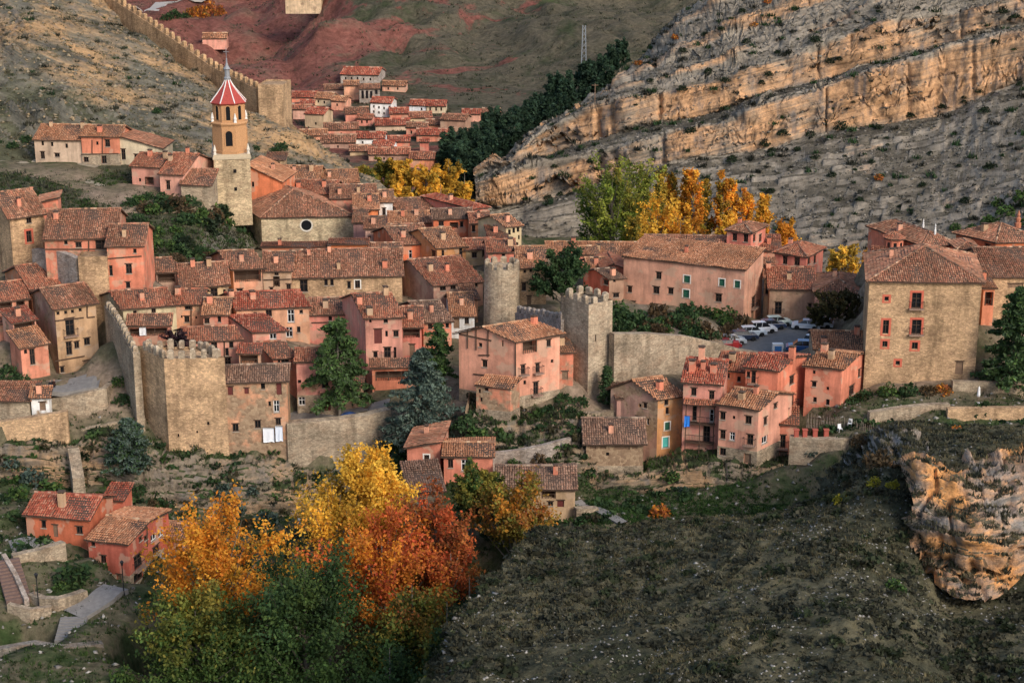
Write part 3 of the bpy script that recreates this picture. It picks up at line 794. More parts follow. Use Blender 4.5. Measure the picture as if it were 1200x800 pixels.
H('cream house with two rows of small windows, end of the mid town', 593, 611, 266, 272, 20, yb=300, yr=252, sd=42, c='cream', pal='tan', bare=.05, wins='597,272,3,6;602,270,3,6;607,268,3,6;597,284,3,6;602,283,3,7;606,288,3,8;608,278,2,5')
H('low pink house with lean-to roof below the cream gabled house', 574, 594, 279, 270, 8, yb=300, yr=268, roof='sf', d=5, c='coral', pal='mix', wins='581,283,5,5', bare=.05)
H('low house with dark open ground floor above the round tower', 546, 580, 293, 263, 8, yb=312, yr=281, c='tan', pal='mix', wins='556,299,6,6;570,297,10,8,l', bare=.2)
H('small rooftop house with pinkish tiles just behind the round tower', 572, 604, 296, 256, 6, yb=318, yr=282, c='coral', pal='mix', chim='598,288', wins='590,300,4,5')
H('brown-roofed house at the back of mid town, left of the red one', 470, 512, 251, 300, 8, yb=268, yr=233, sd=30, c='dusty', pal='old', wins='500,254,3,5', chim='505,239')
H('low row house with rippled roof behind the tiny white house', 456, 508, 262, 289, 4, yb=276, yr=249, c='coral', pal='tan', chim='472,254;488,252', wins='463,266,4,4')
H('house with dark brown gable roof in the middle of town', 452, 505, 283, 274, 6, yb=296, yr=264, c='salmon', pal='old', wins='470,288,3,5', sd=22)
# roofs behind the church
H('house with broad tiled roof directly behind the church nave', 318, 372, 212, 316, -6, yb=222, yr=195, c='tan', pal='tan', chim='345,202;365,200', ts=1.1, d=8)
H('house with orange wall strip under its roof, behind the church', 372, 420, 216, 316, 10, yb=226, yr=201, c='orange', pal='tan', bare=0, ts=1.1, chim='386,208')
H('low tiled house nestling right behind the church roof', 340, 392, 227, 307, -4, yb=236, yr=212, c='pink', pal='mix', chim='350,221;380,219', ts=1.1)
H('house with sagging roof between the church and the tiny white house', 388, 440, 233, 303, 6, yb=246, yr=218, c='coral', pal='old', chim='398,228;420,226', ts=1.1)
H('little stone hut on the rocks above the church roof', 312, 333, 188, 328, 0, yb=197, yr=183, c='stone', pal='old', roof='sf', d=4, wins='322,192,12,4,l')
H('tall orange church annex wall with sloping roof beside the tower', 292, 330, 212, 301, -8, yb=238, d=9, roof='sr', pitch=.45, c='orange', pal='tan', bare=0, wins='296,207,3,6;297,218,4,5')
# centre
H('tall pale pink half-timbered house with stone foot, centre of the picture', 604, 656, 400, 210, 30, yb=478, sd=64, d=8.2, roof='gf', pitch=.30, rk=.52, c='salmon', pal='tan', bare=.12, over=.5, stoneh=1.5, wins='621,406,17,15,l;643,402,5,8;613,433,5,11,b;630,431,5,11,b;647,423,3,4;628,455,6,15,b;615,448,3,5;563,404,4,5;568,426,6,8;589,396,2,7', beams='538,391,576,399;548,386,548,408;558,384,558,410;572,383,572,418;561,416,574,416;555,438,604,443;604,400,604,442', chim='626,381')
H('weathered pink annex with stone foot hugging the half-timbered house', 558, 598, 452, 207, -18, sd=-30, d=2.4, yb=494, roof='sf', pitch=.25, c='pink', pal='tan', bare=.5, over=.2, wins='562,458,3,5;564,468,3,5;570,456,5,4', stoneh=1.8)
H('low pink lean-to with arched passage right of the half-timbered house', 655, 672, 414, 214, 10, yb=450, yr=405, roof='sf', c='coral', pal='tan', wins='662,440,7,10,d', d=5)
H('stone house with timber lintels beside the round tower, behind the pine', 608, 640, 314, 240, 4, yb=356, yr=290, c='stone', pal='tan', bare=0, wins='615,318,3,4;622,317,3,4;630,316,3,4;614,336,5,9;620,353,5,12,d;628,332,4,8', over=.4)
H('orange cube house with two windows behind the yellow tree', 477, 516, 525, 196, -6, yb=572, roof='sl', pitch=.22, d=7, c='coral', pal='old', bare=.05, wins='500,538,6,11,S;505,557,7,11,h')
H('orange house wing with pale ribbed roof and green balcony door', 520, 577, 535, 194, 0, yb=560, yr=519, c='coral', pal='tan', bare=.05, wins='528,543,6,10;545,545,9,14,h', d=6)
H('mill house with wide grey roof and pale end wall above the grassy spur', 583, 674, 573, 187, 0, yb=612, yr=546, c='tan', pal='grey', bare=.3, wins='643,578,17,10,l;657,590,8,8,t;645,590,6,5;645,608,6,5', pitch=.34, chim='651,556')
H('low stable with dark ribbed roof behind the yellow tree', 480, 520, 578, 186, 10, yb=606, yr=560, c='gstone', pal='grey', roof='sf', d=7)
H('stone barn with dark mossy ribbed roof beside the grey corner house', 687, 754, 519, 200, 0, yb=572, yr=490, c='tan', pal='grey', bare=.75, over=.5, wins='712,532,4,4;695,523,7,6,d;707,523,7,6,d;729,523,18,7,d;744,523,6,6,d', stoneh=3.0)
# right front cluster
H('corner house, grey side and orange front with turquoise shutter', 771, 800, 467, 207, 22, yb=548, yr=441, sd=56, d=7, c='ochre', c2='dusty', pal='tan', bare=.35, wins='781,471,5,7;782,481,4,8;782,499,6,9,g;780,518,7,12,q;747,494,4,13;750,475,3,4;756,475,4,6;759,494,3,8,h', over=.4)
H('little grey-pink outhouse left of the turquoise-shuttered house', 723, 742, 467, 210, 6, yb=492, yr=457, roof='sf', d=4, c='dusty', pal='grey', wins='717,483,4,5', bare=.3)
H('tall pink house with three timber balconies stacked on its front', 801, 845, 447, 206, -14, yb=542, yr=419, c='rose', pal='red', bare=.12, over=.4, wins='813,459,6,9;834,463,6,10;814,484,5,17;834,487,5,15,h;828,509,8,21;828,528,7,18,d', chim='824,434;836,437;811,437,1.6;822,423,1.8', found=3)
H('pink corner house with wide tan roof, nearest of the right cluster', 843, 889, 474, 203, -25, yb=543, yr=452, d=8, c='rose', pal='tan', bare=.08, over=.35, roof='gf', pitch=.36, stoneh=2.4, wins='847,487,6,9;860,489,3,4;877,492,7,9;847,509,6,10;858,511,6,10,h;879,515,7,12,b;876,537,8,12,d;847,529,7,9;897,493,5,9;896,515,8,9,h;909,472,5,6;906,540,4,10,d', chim='869,470;886,463', sd=-40)
H('tall coral tower house with gable and stacked balconies', 874, 912, 431, 209, -20, yb=492, yr=413, d=8, c='coral', pal='red', bare=.05, wins='883,442,5,14,b;872,438,4,7;928,445,7,10;927,470,8,15,b;928,490,8,13,d', chim='928,421,1.6', sd=-36)
H('red roofed coral link house between the balcony house and tower house', 840, 884, 433, 212, -16, yb=470, yr=412, sd=-20, d=7, c='coral', pal='mix', bare=.1, wins='853,440,4,6;866,444,4,6', chim='858,424')
H('narrow red balcony house hanging over the rock, right of the corner house', 913, 934, 497, 205, -8, yb=549, roof='sf', d=4, pitch=.2, c='coral', pal='mix', bare=.15, wins='917,517,7,15,b;918,536,8,13,d;928,538,4,9')
H('pink house with tan roof between the coral tower house and palace', 944, 987, 429, 211, -18, yb=470, yr=409, d=9, c='coral', pal='tan', bare=.1, wins='954,436,3,4;954,450,5,6;970,455,3,4;955,468,4,6;970,471,4,7;1007,437,4,9;1015,428,3,3;998,457,8,11', chim='966,413;945,418,1.4', sd=-36)
H('low barn with rough tan roof below the car park', 955, 1013, 409, 222, -4, yb=425, yr=388, c='gstone', pal='tan', wins='998,403,5,5', chim='1004,392;965,405')
# car park quarter
H('long salmon building with green shutters along the shrub garden', 731, 873, 301, 262, -26, yb=352, yr=296, d=9, roof='sf', pitch=.12, c='salmon', pal='tan', bare=.12, over=.3, wins='772,323,6,8;805,327,7,8,g;846,331,6,8,g;864,333,6,8,g;738,339,5,7;769,340,7,8;786,341,6,7;804,344,7,9,g;842,349,7,9;742,356,5,6;771,361,7,9;883,354,6,13,b;882,370,5,10,d')
H('long building with big tiled roof behind the green-shuttered building', 757, 879, 298, 277, -4, yb=314, yr=276, c='dusty', pal='old', bare=.2, wins='789,301,3,4;821,301,5,3;858,304,4,4;764,301,3,3', chim='800,301,1.0')
H('square coral lookout tower with low tiled cap, beside yellow poplars', 852, 880, 270, 279, -30, yb=316, d=6.5, roof='hip', c='coral', pal='old', bare=.02, wins='861,278,5,8;874,279,5,9;884,279,4,8;891,279,4,8', name='tower_house')
H('low coral wing right of the lookout tower', 892, 914, 294, 279, -6, yb=316, d=6, roof='sf', pitch=.2, c='coral', pal='mix', bare=.02)
H('coral cupola with hipped roof above the car park house', 908, 945, 296, 264, -32, yb=326, d=7, roof='hip', pitch=.42, c='coral', pal='mix', bare=.02, wins='920,305,5,9;934,306,6,10;948,305,4,9;955,304,4,9', name='tower_house')
H('grey-walled house with balcony facing the car park', 902, 955, 338, 256, -5, yb=377, yr=313, c='dusty', pal='mix', bare=.35, wins='912,361,8,14,b;949,360,4,8', over=.4)
H('rose house with hipped tan roof right of the grey-walled house', 955, 1008, 342, 252, -12, yb=372, d=11, roof='hip', c='rose', pal='old', bare=.1, wins='964,349,6,9;988,350,5,6', chim='978,325')
H('slim ochre house end with one tall window by the parked cars', 896, 906, 326, 259, -8, yb=374, d=5, roof='sf', c='tan', pal='old', wins='899,339,4,11,b', bare=.1)
H('long low row with rippled roof right of the round tower', 640, 762, 303, 286, -2, yb=315, yr=284, c='coral', pal='tan', bare=.1, chim='672,286;683,284', wins='')
H('small pink house with three arched windows right of the pine', 678, 701, 299, 279, 10, yb=317, yr=290, d=5, c='pink', pal='tan', bare=.05, wins='681,306,3,6;688,304,3,6;694,302,3,6')
H('ochre house with tan roof and tiny window right of the pine', 690, 712, 315, 268, 6, yb=345, yr=303, c='tan', pal='tan', wins='697,318,4,4;694,333,3,5', bare=.1)
H('orange gable-fronted house beside the long salmon building', 706, 732, 315, 266, 4, yb=335, d=8, roof='gs', c='coral', pal='mix', bare=.02, wins='722,310,3,5')
H('little house with dark roof, red left wall and grey front', 714, 731, 327, 260, 12, sd=40, d=6, yb=350, yr=315, c='dusty', c2='red', pal='grey', bare=.05, wins='710,331,5,5;720,329,3,3;722,346,7,5', chim='718,323')
# palace quarter
H('large square brick palace with red-framed windows at right', 1019, 1151, 329, 214, -3, yb=442, d=15, roof='hip', pitch=.40, c='stone', pal='old', bare=0, over=.45, wins='1039,350,5,5,r;1074,352,11,18,R;1038,383,7,16,r;1074,383,11,17,R;1037,403,6,7,r;1072,405,7,8,r;1052,425,5,5,r;1124,431,9,15,d', name='palace', cat='palace', sd=-10)
H('gabled church hall with two white finials behind the palace', 1081, 1122, 288, 243, 8, yb=310, d=14, roof='hip', pitch=.5, c='coral', pal='old', bare=.02, sd=22)
H('long sloping roof building left behind the palace', 1024, 1082, 318, 238, -10, yb=335, yr=290, c='coral', pal='mix', bare=.05, roof='sf', d=8)
H('small pyramid-roofed block right behind the palace', 1123, 1148, 292, 240, 2, yb=310, d=5, roof='hip', c='coral', pal='old', bare=.02)
H('square church tower with tall finial at the right edge', 1167, 1222, 284, 242, 6, yb=318, d=7.5, sd=34, roof='hip', pitch=.55, c='orange', pal='old', bare=.05, wins='1157,291,4,9', name='tower_house')
H('stone building with broad brown roof at the right edge', 1156, 1225, 325, 228, 2, yb=372, yr=291, c='stone', pal='old', bare=0, wins='1190,335,18,5,d')
H('narrow timber gallery house between the palace and the big tree', 1153, 1166, 338, 222, 0, yb=380, yr=325, d=6, roof='sf', c='coral', pal='tan', wins='1159,350,10,16,l', bare=.1)
# lower left
H('red farmhouse with bright red roof, lower left', 30, 104, 603, 183, -10, yb=632, yr=577, c='red', pal='red', bare=.08, over=.35, wins='51,614,6,9;65,622,6,15,d;93,621,8,9;82,640,4,8', chim='120,588,1.8', found=3.5)
H('red gabled house with timber front and balcony, lower left', 103, 149, 632, 179, -16, yb=686, yr=608, d=10, c='red', pal='tan', bare=.1, wins='109,636,5,6;121,655,7,9;118,674,9,11;140,679,6,13,d;165,631,3,5;171,630,3,5;180,629,5,8,h;189,625,5,7,h;162,657,7,16,b;183,643,6,8;151,657,5,5;162,675,8,10;183,667,7,8', stoneh=1.8, beams='148,637,172,617;172,617,172,640')
H('small red turret house with two windows behind the red farmhouse', 121, 143, 586, 190, -4, yb=612, d=4, roof='sf', pitch=.1, c='red', pal='red', bare=.02, wins='125,594,4,7;130,602,4,5;138,601,3,7')
H('outbuilding with tan roof half hidden behind the orange tree', 178, 214, 629, 186, -12, yb=645, yr=612, c='red', pal='tan', bare=.05)
# far village beyond the ridge: ground distance follows the row it stands in
def YF(y): return float(np.interp(y, [60, 95, 120, 150, 175, 200, 240], [610, 570, 538, 498, 462, 432, 410]))
FAR = [  # label, xl, xr, eave y, base y, ridge y, rot, wall, roof, windows
 ('big grey school-like building with long red roof above the far village', 399, 443, 88, 99, 80, -8, 'grey', 'red', '405,92,2,3;412,92,2,3;419,92,2,3;426,93,2,3;434,93,2,3', 14),
 ('pink block with dark glazed corner below the big grey building', 403, 420, 101, 117, 97, 4, 'salmon', 'tan', '', 8),
 ('grey-windowed house in the shade of the pink block', 421, 445, 105, 121, 100, 6, 'grey', 'old', '425,111,3,9;430,111,3,9;435,111,3,8;441,108,3,5', 8),
 ('long house with orange roof right of the grey-windowed house', 448, 475, 101, 108, 94, -4, 'salmon', 'tan', '455,104,2,3;466,104,2,3', 8),
 ('red barn roof standing alone left in the far village', 342, 371, 115, 119, 105, 2, 'coral', 'red', '', 10),
 ('pale gabled house between the red barn and pink block', 380, 402, 106, 113, 98, 8, 'blush', 'old', '391,109,2,3', 9),
 ('cream house with tan roof below the pink block', 368, 387, 116, 124, 109, -12, 'cream', 'tan', '373,119,2,3;380,120,2,3', 10),
 ('salmon wall house right of the cream tan-roofed house', 388, 405, 119, 130, 112, -10, 'salmon', 'tan', '395,123,2,3', 8),
 ('flat pink house left behind the cream gable', 343, 365, 129, 139, 125, 4, 'blush', 'mix', '', 7),
 ('cream gable house in the middle left of the far village', 357, 379, 134, 149, 126, -14, 'cream', 'red', '370,145,2,3', 10),
 ('big white three-storey house at the centre of far village', 434, 458, 121, 137, 116, -10, 'white', 'red', '438,125,2,3;444,126,2,3;450,127,2,3;438,131,2,3;444,132,2,3;450,133,2,3;463,126,2,3;470,126,2,3', 9),
 ('white gabled house with red roof right of the three-storey one', 479, 499, 124, 132, 117, -10, 'white', 'red', '494,128,2,3', 9),
 ('house with dark balcony wing beside the white gabled house', 500, 522, 125, 133, 118, -2, 'cream', 'red', '504,128,2,4;511,128,2,4;517,128,2,4', 9),
 ('brown-roofed house behind the three-storey white house', 405, 432, 134, 143, 124, 8, 'pink', 'old', '422,139,2,3;428,140,2,3', 10),
 ('red-roofed house in front of the three-storey house', 457, 479, 134, 141, 129, 6, 'coral', 'red', '', 9),
 ('long brown roofed house right side of far village', 516, 545, 141, 154, 132, -12, 'dusty', 'old', '', 9),
 ('salmon house at the edge of the pine wood', 541, 562, 134, 143, 128, -6, 'salmon', 'red', '', 7),
 ('pink house half behind the pine wood', 566, 586, 133, 142, 128, 0, 'blush', 'old', '', 7),
 ('cream house with brown roof in the centre of far village', 480, 506, 139, 148, 131, 6, 'cream', 'mix', '484,143,2,3', 9),
 ('wide red roof below the white three-storey house', 440, 480, 148, 153, 139, 4, 'cream', 'red', '', 10),
 ('brown-roofed row house left of centre in far village', 380, 420, 153, 161, 143, 6, 'pink', 'old', '384,157,2,3;400,157,2,3', 10),
 ('small pink cottage with two windows in far village', 418, 435, 140, 147, 134, -6, 'pink', 'mix', '424,143,2,3;430,143,2,3', 7),
 ('house with bright orange roof at left of far village', 352, 384, 160, 165, 150, 8, 'salmon', 'tan', '', 9),
 ('long brown double roof at the front of far village', 376, 416, 168, 175, 157, 2, 'dusty', 'old', '396,172,2,3', 11),
 ('white house with red roof in front row of far village', 417, 450, 163, 172, 154, -2, 'white', 'red', '425,167,2,3;437,167,2,3', 9),
 ('white gabled cottage in the front row of far village', 436, 460, 172, 178, 165, -8, 'white', 'red', '450,175,2,2', 8),
 ('orange-roofed hall at right front of far village', 488, 530, 159, 166, 152, -2, 'coral', 'red', '', 9),
 ('tall brown house with step wall near the pines', 476, 500, 150, 160, 144, -4, 'coral', 'old', '482,155,2,4', 7),
 ('red roofed house front centre of far village', 455, 480, 167, 174, 157, 4, 'coral', 'red', '', 8),
 ('long low red-brown hall nearest the yellow trees', 432, 480, 182, 190, 174, 2, 'dusty', 'mix', '440,186,2,3;450,186,2,3;460,186,2,3', 9),
 ('red-roofed house with chimney nearest the yellow trees', 479, 508, 187, 196, 177, -4, 'coral', 'mix', '', 9),
 ('slim brick bell-cote house by the far pines', 492, 502, 167, 180, 163, 0, 'coral', 'red', '', 4),
 ('small blue-grey house left below the castle wall', 334, 343, 127, 133, 122, 0, 'grey', 'grey', '', 6),
 ('low tan house at the left front of far village', 410, 438, 178, 184, 169, 4, 'tan', 'old', '', 8),
 ('pink cottage beneath the red barn roof', 352, 368, 123, 127, 118, 2, 'pink', 'red', '', 7),
 ('old brown house behind the orange-roofed hall', 500, 524, 147, 152, 140, 3, 'pink', 'old', '', 8),
]
for (lb, xl, xr, ye, yb, yr, rt, wc, rc, wi, dd) in FAR:
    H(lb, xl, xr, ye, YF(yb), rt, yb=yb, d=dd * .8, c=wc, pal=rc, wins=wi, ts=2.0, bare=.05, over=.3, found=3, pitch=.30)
H('lone orange farm shed in the fields beyond the castle wall', 237, 265, 46, 690, 4, yb=51, d=9, c='salmon', pal='tan', ts=2.5, over=.3, bare=0)
H('pale ruined chapel on the red hill at the top edge', 334, 376, -6, 700, 0, yb=9, d=8, roof='flat', c='cream', ts=2.5, name='ruined_chapel', cat='ruin')
# ------------------------------------------------------------------ terrain
M_CLIFF = m_rock('cliff_limestone', (.50, .29, .155), (.275, .235, .185), (.112, .097, .073), (.66, .9), 1.2, .7, 1.0, .29, True, (.52, .68))
M_CHILL = m_rock('castle_hill_rock', (.36, .225, .115), (.16, .145, .11), (.085, .083, .05), (.70, .88), 1.3, .4, 1.0, -.36, True, (.59, .73))
M_TROCK = m_rock('town_rock', (.34, .215, .12), (.205, .165, .12), (.045, .058, .025), (.62, .84), 1.3, .5, 2.0)
M_SPROCK = m_rock('spur_rock', (.60, .29, .11), (.29, .265, .24), (.12, .105, .07), (.66, .88), 1.0, .45, 2.4, .12, False, (.44, .60))
M_SPUR = m_ground('spur_scrub', [(.038, .041, .025), (.070, .066, .040), (.125, .11, .066), (.055, .055, .033)], .08, .5, (.12, .113, .10), 2.0)
def m_town():
    k = N('town_earth', 1.0, .05); c = k.co()
    n1 = k.noise(c, .2, 7, .65, .5)
    g = k.ramp(n1, [(.36, (.035, .055, .02)), (.46, (.065, .075, .035)), (.55, (.13, .11, .07)), (.64, (.07, .07, .04))])
    e = k.ramp(n1, [(.36, (.20, .15, .105)), (.5, (.28, .205, .145)), (.64, (.17, .135, .095))])
    y = k.math('ADD', k.sep(c, 1), k.math('MULTIPLY', k.math('SUBTRACT', k.noise(c, .15, 5, .6), .5), 14.0))
    m = k.math('MULTIPLY', k.ramp(k.math('MULTIPLY', k.math('SUBTRACT', y, 206.0), .2), [(0, 0.0), (1, 1.0)]), k.ramp(k.math('MULTIPLY', k.math('SUBTRACT', 300.0, y), .1), [(0, 0.0), (1, 1.0)]))
    m = k.math('MULTIPLY', m, k.ramp(k.noise(c, .12, 4, .6), [(.40, 1.0), (.55, .35)]))
    a = k.mix(m, g, e)
    a = k.mix(1.0, a, k.ramp(k.noise(c, 1.2, 6, .75), [(.3, .6), (.5, 1.0), (.72, 1.5)]), 'MULTIPLY')
    k.bump(k.noise(c, 1.2, 6, .75), .7, .3)
    return k.base(a)
M_TOWN = m_town()
def m_far():
    k = N('far_hill_earth', 1, .05); c = k.co()
    gr = k.ramp(k.noise(c, .03, 8, .72, .8), [(.34, (.06, .07, .035)), (.44, (.105, .095, .062)), (.52, (.15, .125, .085)), (.60, (.10, .092, .062)), (.68, (.07, .085, .04))])
    rd = k.ramp(k.noise(c, .05, 6, .65), [(.3, (.11, .045, .035)), (.5, (.27, .10, .078)), (.7, (.22, .14, .10))])
    x = k.math('MULTIPLY', k.math('ADD', k.sep(c, 0), 20.0), -.0052)
    m = k.ramp(k.math('ADD', k.math('ADD', k.math('MULTIPLY', k.noise(c, .03, 7, .68, 1.2), 1.8), -.42), x), [(.57, 0.0), (.67, .9)])
    a = k.mix(m, gr, rd)
    a = k.mix(1.0, a, k.ramp(k.noise(c, .5, 7, .75), [(.3, .55), (.5, 1.0), (.72, 1.5)]), 'MULTIPLY')
    k.bump(k.noise(c, .25, 8, .78), 1.0, 2.0)
    return k.base(a)
M_FAR = m_far()

def catmull(pts, t):
    pts = np.asarray(pts, float); n = len(pts)
    i = np.clip(np.floor(t).astype(int), 0, n - 2); f = (t - i)[:, None] if pts.ndim == 2 else (t - i)[:, None, None]
    g = lambda k: pts[np.clip(k, 0, n - 1)]
    p0, p1, p2, p3 = g(i - 1), g(i), g(i + 1), g(i + 2)
    # tangents halved: keeps the sheet from overshooting at ledges
    m1, m2 = (p2 - p0) * .35, (p3 - p1) * .35
    return (2*f**3 - 3*f**2 + 1)*p1 + (f**3 - 2*f**2 + f)*m1 + (-2*f**3 + 3*f**2)*p2 + (f**3 - f**2)*m2
SURF = {}; SRF = {}
def sheet(name, grid, nu, nv, disp, mat, smooth_rows=False, kind='structure', band=None, warp=0.0):
    """grid[col][row] of world points -> dense displaced mesh"""
    G = np.array(grid, float)                       # cols, rows, 3
    tu = np.linspace(0, G.shape[0] - 1, nu)
    R = catmull(G, tu)                              # nu, rows, 3
    tv = np.linspace(0, G.shape[1] - 1, nv)
    if warp:
        # bed edges wander up and down along the face
        ui = np.arange(nu); win = np.clip(np.minimum(tv - 1, G.shape[1] - 1 - tv), 0, 1)[:, None]
        T = tv[:, None] + win * (warp * fbm(ui[None, :] * .047, tv[:, None] * .9, 0, 5, 15, .6))
        i = np.clip(np.floor(T).astype(int), 0, G.shape[1] - 2); f = (T - i)[..., None]
        uu = np.broadcast_to(ui[None, :], i.shape)
        S = R[uu, i] * (1 - f) + R[uu, i + 1] * f
    elif smooth_rows:
        S = catmull(np.swapaxes(R, 0, 1), tv)
    else:
        i = np.clip(np.floor(tv).astype(int), 0, G.shape[1] - 2); f = (tv - i)[None, :, None]
        S = np.swapaxes(R[:, i] * (1 - f) + R[:, i + 1] * f, 0, 1)
    du, dv = np.gradient(S, axis=1), np.gradient(S, axis=0)
    n = np.cross(du, dv); n /= np.linalg.norm(n, axis=2, keepdims=True) + 1e-9
    x, y, z = S[..., 0], S[..., 1], S[..., 2]
    global BAND
    BAND = None
    if band is not None: BAND = band(T if warp else np.repeat(tv[:, None], nu, axis=1))
    off, dz = disp(x, y, z, n)
    S = S + n * off[..., None]; S[..., 2] += dz
    V = S.reshape(-1, 3)
    a = np.arange(nu * nv).reshape(nv, nu)
    F = np.stack([a[:-1, :-1], a[:-1, 1:], a[1:, 1:], a[1:, :-1]], -1).reshape(-1, 4)
    cl = None if BAND is None else np.repeat(BAND.reshape(-1, 1), 3, axis=1)
    o = add(name, np_mesh(name, V, F, mat, cl, smooth=True)); o['kind'] = kind
    SRF[name] = (V, F)
    SURF[name] = BVHTree.FromPolygons([tuple(v) for v in V], F.tolist())
    return o
def strata(h, per, seed, sharp=.75):
    """ledge profile: saw-like steps with uneven spacing"""
    q = h / per + .6 * np.sin(h / per * 1.7 + seed) + .35 * np.sin(h / per * .61 + 2.1 * seed)
    f = q - np.floor(q)
    return np.where(f < sharp, f / sharp * .25, .25 + (f - sharp) / (1 - sharp) * .75) , np.floor(q)

# right-hand limestone cliff: rows = foot, base and top of the lower cliff, base and top of the upper cliff, slope, crest, back
cx =  [560, 585, 610, 640, 700, 760, 800, 850, 900, 965, 1040, 1100, 1160, 1210, 1290, 1400]
foot = [292, 296, 300, 304, 308, 310, 314, 318, 320, 322, 322, 320, 312, 302, 290, 280]
footY= [402, 398, 395, 391, 385, 377, 372, 364, 357, 350, 342, 336, 330, 325, 316, 305]
bB =   [240, 243, 240, 236, 218, 200, 190, 184, 175, 158, 147, 136, 110, 95, 70, 40]
tB =   [214, 205, 194, 190, 180, 163, 152, 142, 119, 100, 76, 60, 40, 32, 10, -20]
bA =   [212, 202, 190, 185, 166, 150, 143, 133, 113, 94, 70, 57, 37, 29, 6, -24]
tA =   [208, 196, 175, 152, 126, 112, 104, 92, 73, 52, 22, 18, 6, -2, -28, -60]
mid =  [206, 193, 171, 149, 118, 84, 62, 40, 24, 0, -30, -34, -46, -56, -80, -112]
crest= [204, 190, 168, 146, 110, 60, 16, -20, -50, -80, -105, -110, -120, -130, -150, -180]
bY =   [409, 408, 407, 406, 404, 401, 400, 398, 396, 394, 391, 389, 387, 385, 380, 372]
grid = []
for i, x in enumerate(cx):
    b = bY[i]
    k = 1.0 if x > 620 else .5
    rows = [P(x, foot[i], footY[i]), P(x, bB[i] + 10, b - 6 * k), P(x, bB[i], b), P(x, tB[i], b + 4 * k), P(x, bA[i], b + 13 * k), P(x, tA[i], b + 17 * k), P(x, mid[i], b + 30 * k), P(x, crest[i], b + (52 if x > 740 else 36) * k)]
    bk = rows[-1].copy(); bk[1] += 60; bk[2] = min(bk[2] - 25, 25); rows.append(bk)
    grid.append(rows)
def d_cliff(x, y, z, n):
    h = z - .29 * x + .9 * fbm(x * .03, y * .03, z * .0, 3, 11)     # beds dip towards the left
    s1, id1 = strata(h, 2.6, 1.0, .7); s2, id2 = strata(h, .95, 2.3, .6)
    b = BAND
    blk = fbm(x * .10, y * .10, z * .10, 5, 3)
    colm = np.abs(vnoise(x * .13, 0 * y, np.floor(b * 1.5), 21)); crack = np.clip(1 - colm * 10, 0, 1)
    jx = np.floor(x * .22 + id1 * 1.7 + .6 * vnoise(z * .2, x * .05, 0, 27)); blkoff = _hash(jx, id1, id1 * 0, 29) - .5     # joint-bounded blocks
    butt = fbm(x * .07, 0 * y, z * .02, 3, 23)                       # buttresses on the massive beds
    off = b * (2.6 * butt + .8 * s1 + .4 * s2 + .8 * blk + 1.3 * blkoff - 1.7 * crack) + (1 - b) * (.95 * s1 + .45 * s2 + .75 * blk + .25 * fbm(x * .5, y * .5, z * .5, 3, 8))
    return off, 0 * x
def cliff_band(t):
    t = t - 1
    return np.clip(np.interp(t, [0, .85, 1.0, 1.15, 1.9, 2.02, 2.95, 3.05, 3.9, 4.05, 4.3, 4.36, 4.44, 4.5, 4.9, 5.0, 5.12, 5.2, 5.5, 5.56, 5.64, 5.7, 7], [0, 0, .6, 1, 1, 0, 0, 1, 1, 0, 0, .8, .8, 0, 0, .9, .9, 0, 0, .8, .8, 0, 0]), 0, 1)
sheet('cliff', grid, 420, 270, d_cliff, M_CLIFF, band=cliff_band, warp=.42)

# castle hill, upper left
hx = [-110, -40, 50, 130, 200, 235, 268, 300, 345, 385, 425, 470]
h0 = [(245, 262), (245, 262), (248, 262), (302, 252), (306, 253), (306, 256), (312, 262), (290, 290), (252, 308), (250, 316), (252, 322), (262, 330)]
h1 = [(192, 297), (191, 298), (192, 300), (208, 292), (228, 283), (248, 278), (278, 282), (240, 312), (218, 322), (219, 326), (228, 330), (246, 337)]
h2 = [(110, 335), (108, 335), (105, 335), (137, 326), (162, 322), (180, 318), (192, 320), (188, 330), (192, 335), (200, 336), (214, 337), (243, 342)]
h3 = [(20, 378), (25, 378), (35, 378), (80, 368), (110, 362), (126, 358), (142, 355), (155, 351), (165, 350), (190, 345), (210, 342), (242, 345)]
h4 = [(-70, 425), (-60, 425), (-20, 424), (26, 418), (66, 405), (92, 397), (115, 389), (136, 379), (160, 366), (186, 352), (208, 346), (242, 348)]
grid = []
for i, x in enumerate(hx):
    rows = [P(x, r[i][0], r[i][1]) for r in (h0, h1, h2, h3, h4)]
    b = rows[-1] + np.array([3, 9, -4.0]); rows.append(b)
    b = rows[-2] + np.array([8, 28, 0.0]); b[2] = 6; rows.append(b)
    grid.append(rows)
def d_chill(x, y, z, n):
    h = z + .36 * x + .8 * fbm(x * .05, y * .05, 0, 3, 31)
    s1, id1 = strata(h, 3.4, 4.0, .6); s2, _ = strata(h, 1.1, 5.0, .6)
    up = np.clip((y - 312 - .12 * x) / 18, 0, 1)                     # rock breaks through on the upper slope
    m = np.clip(.5 + 1.6 * fbm(x * .035, y * .035, 0, 3, 33), 0, 1) * up
    off = m * (2.6 * s1 + .8 * s2) + (.2 + .75 * up) * fbm(x * .14, y * .14, z * .14, 5, 35)
    return off, 0 * x
sheet('castle_hill', grid, 330, 215, d_chill, M_CHILL, True, band=lambda t: np.clip((t - 1.75) / .5, 0, 1))

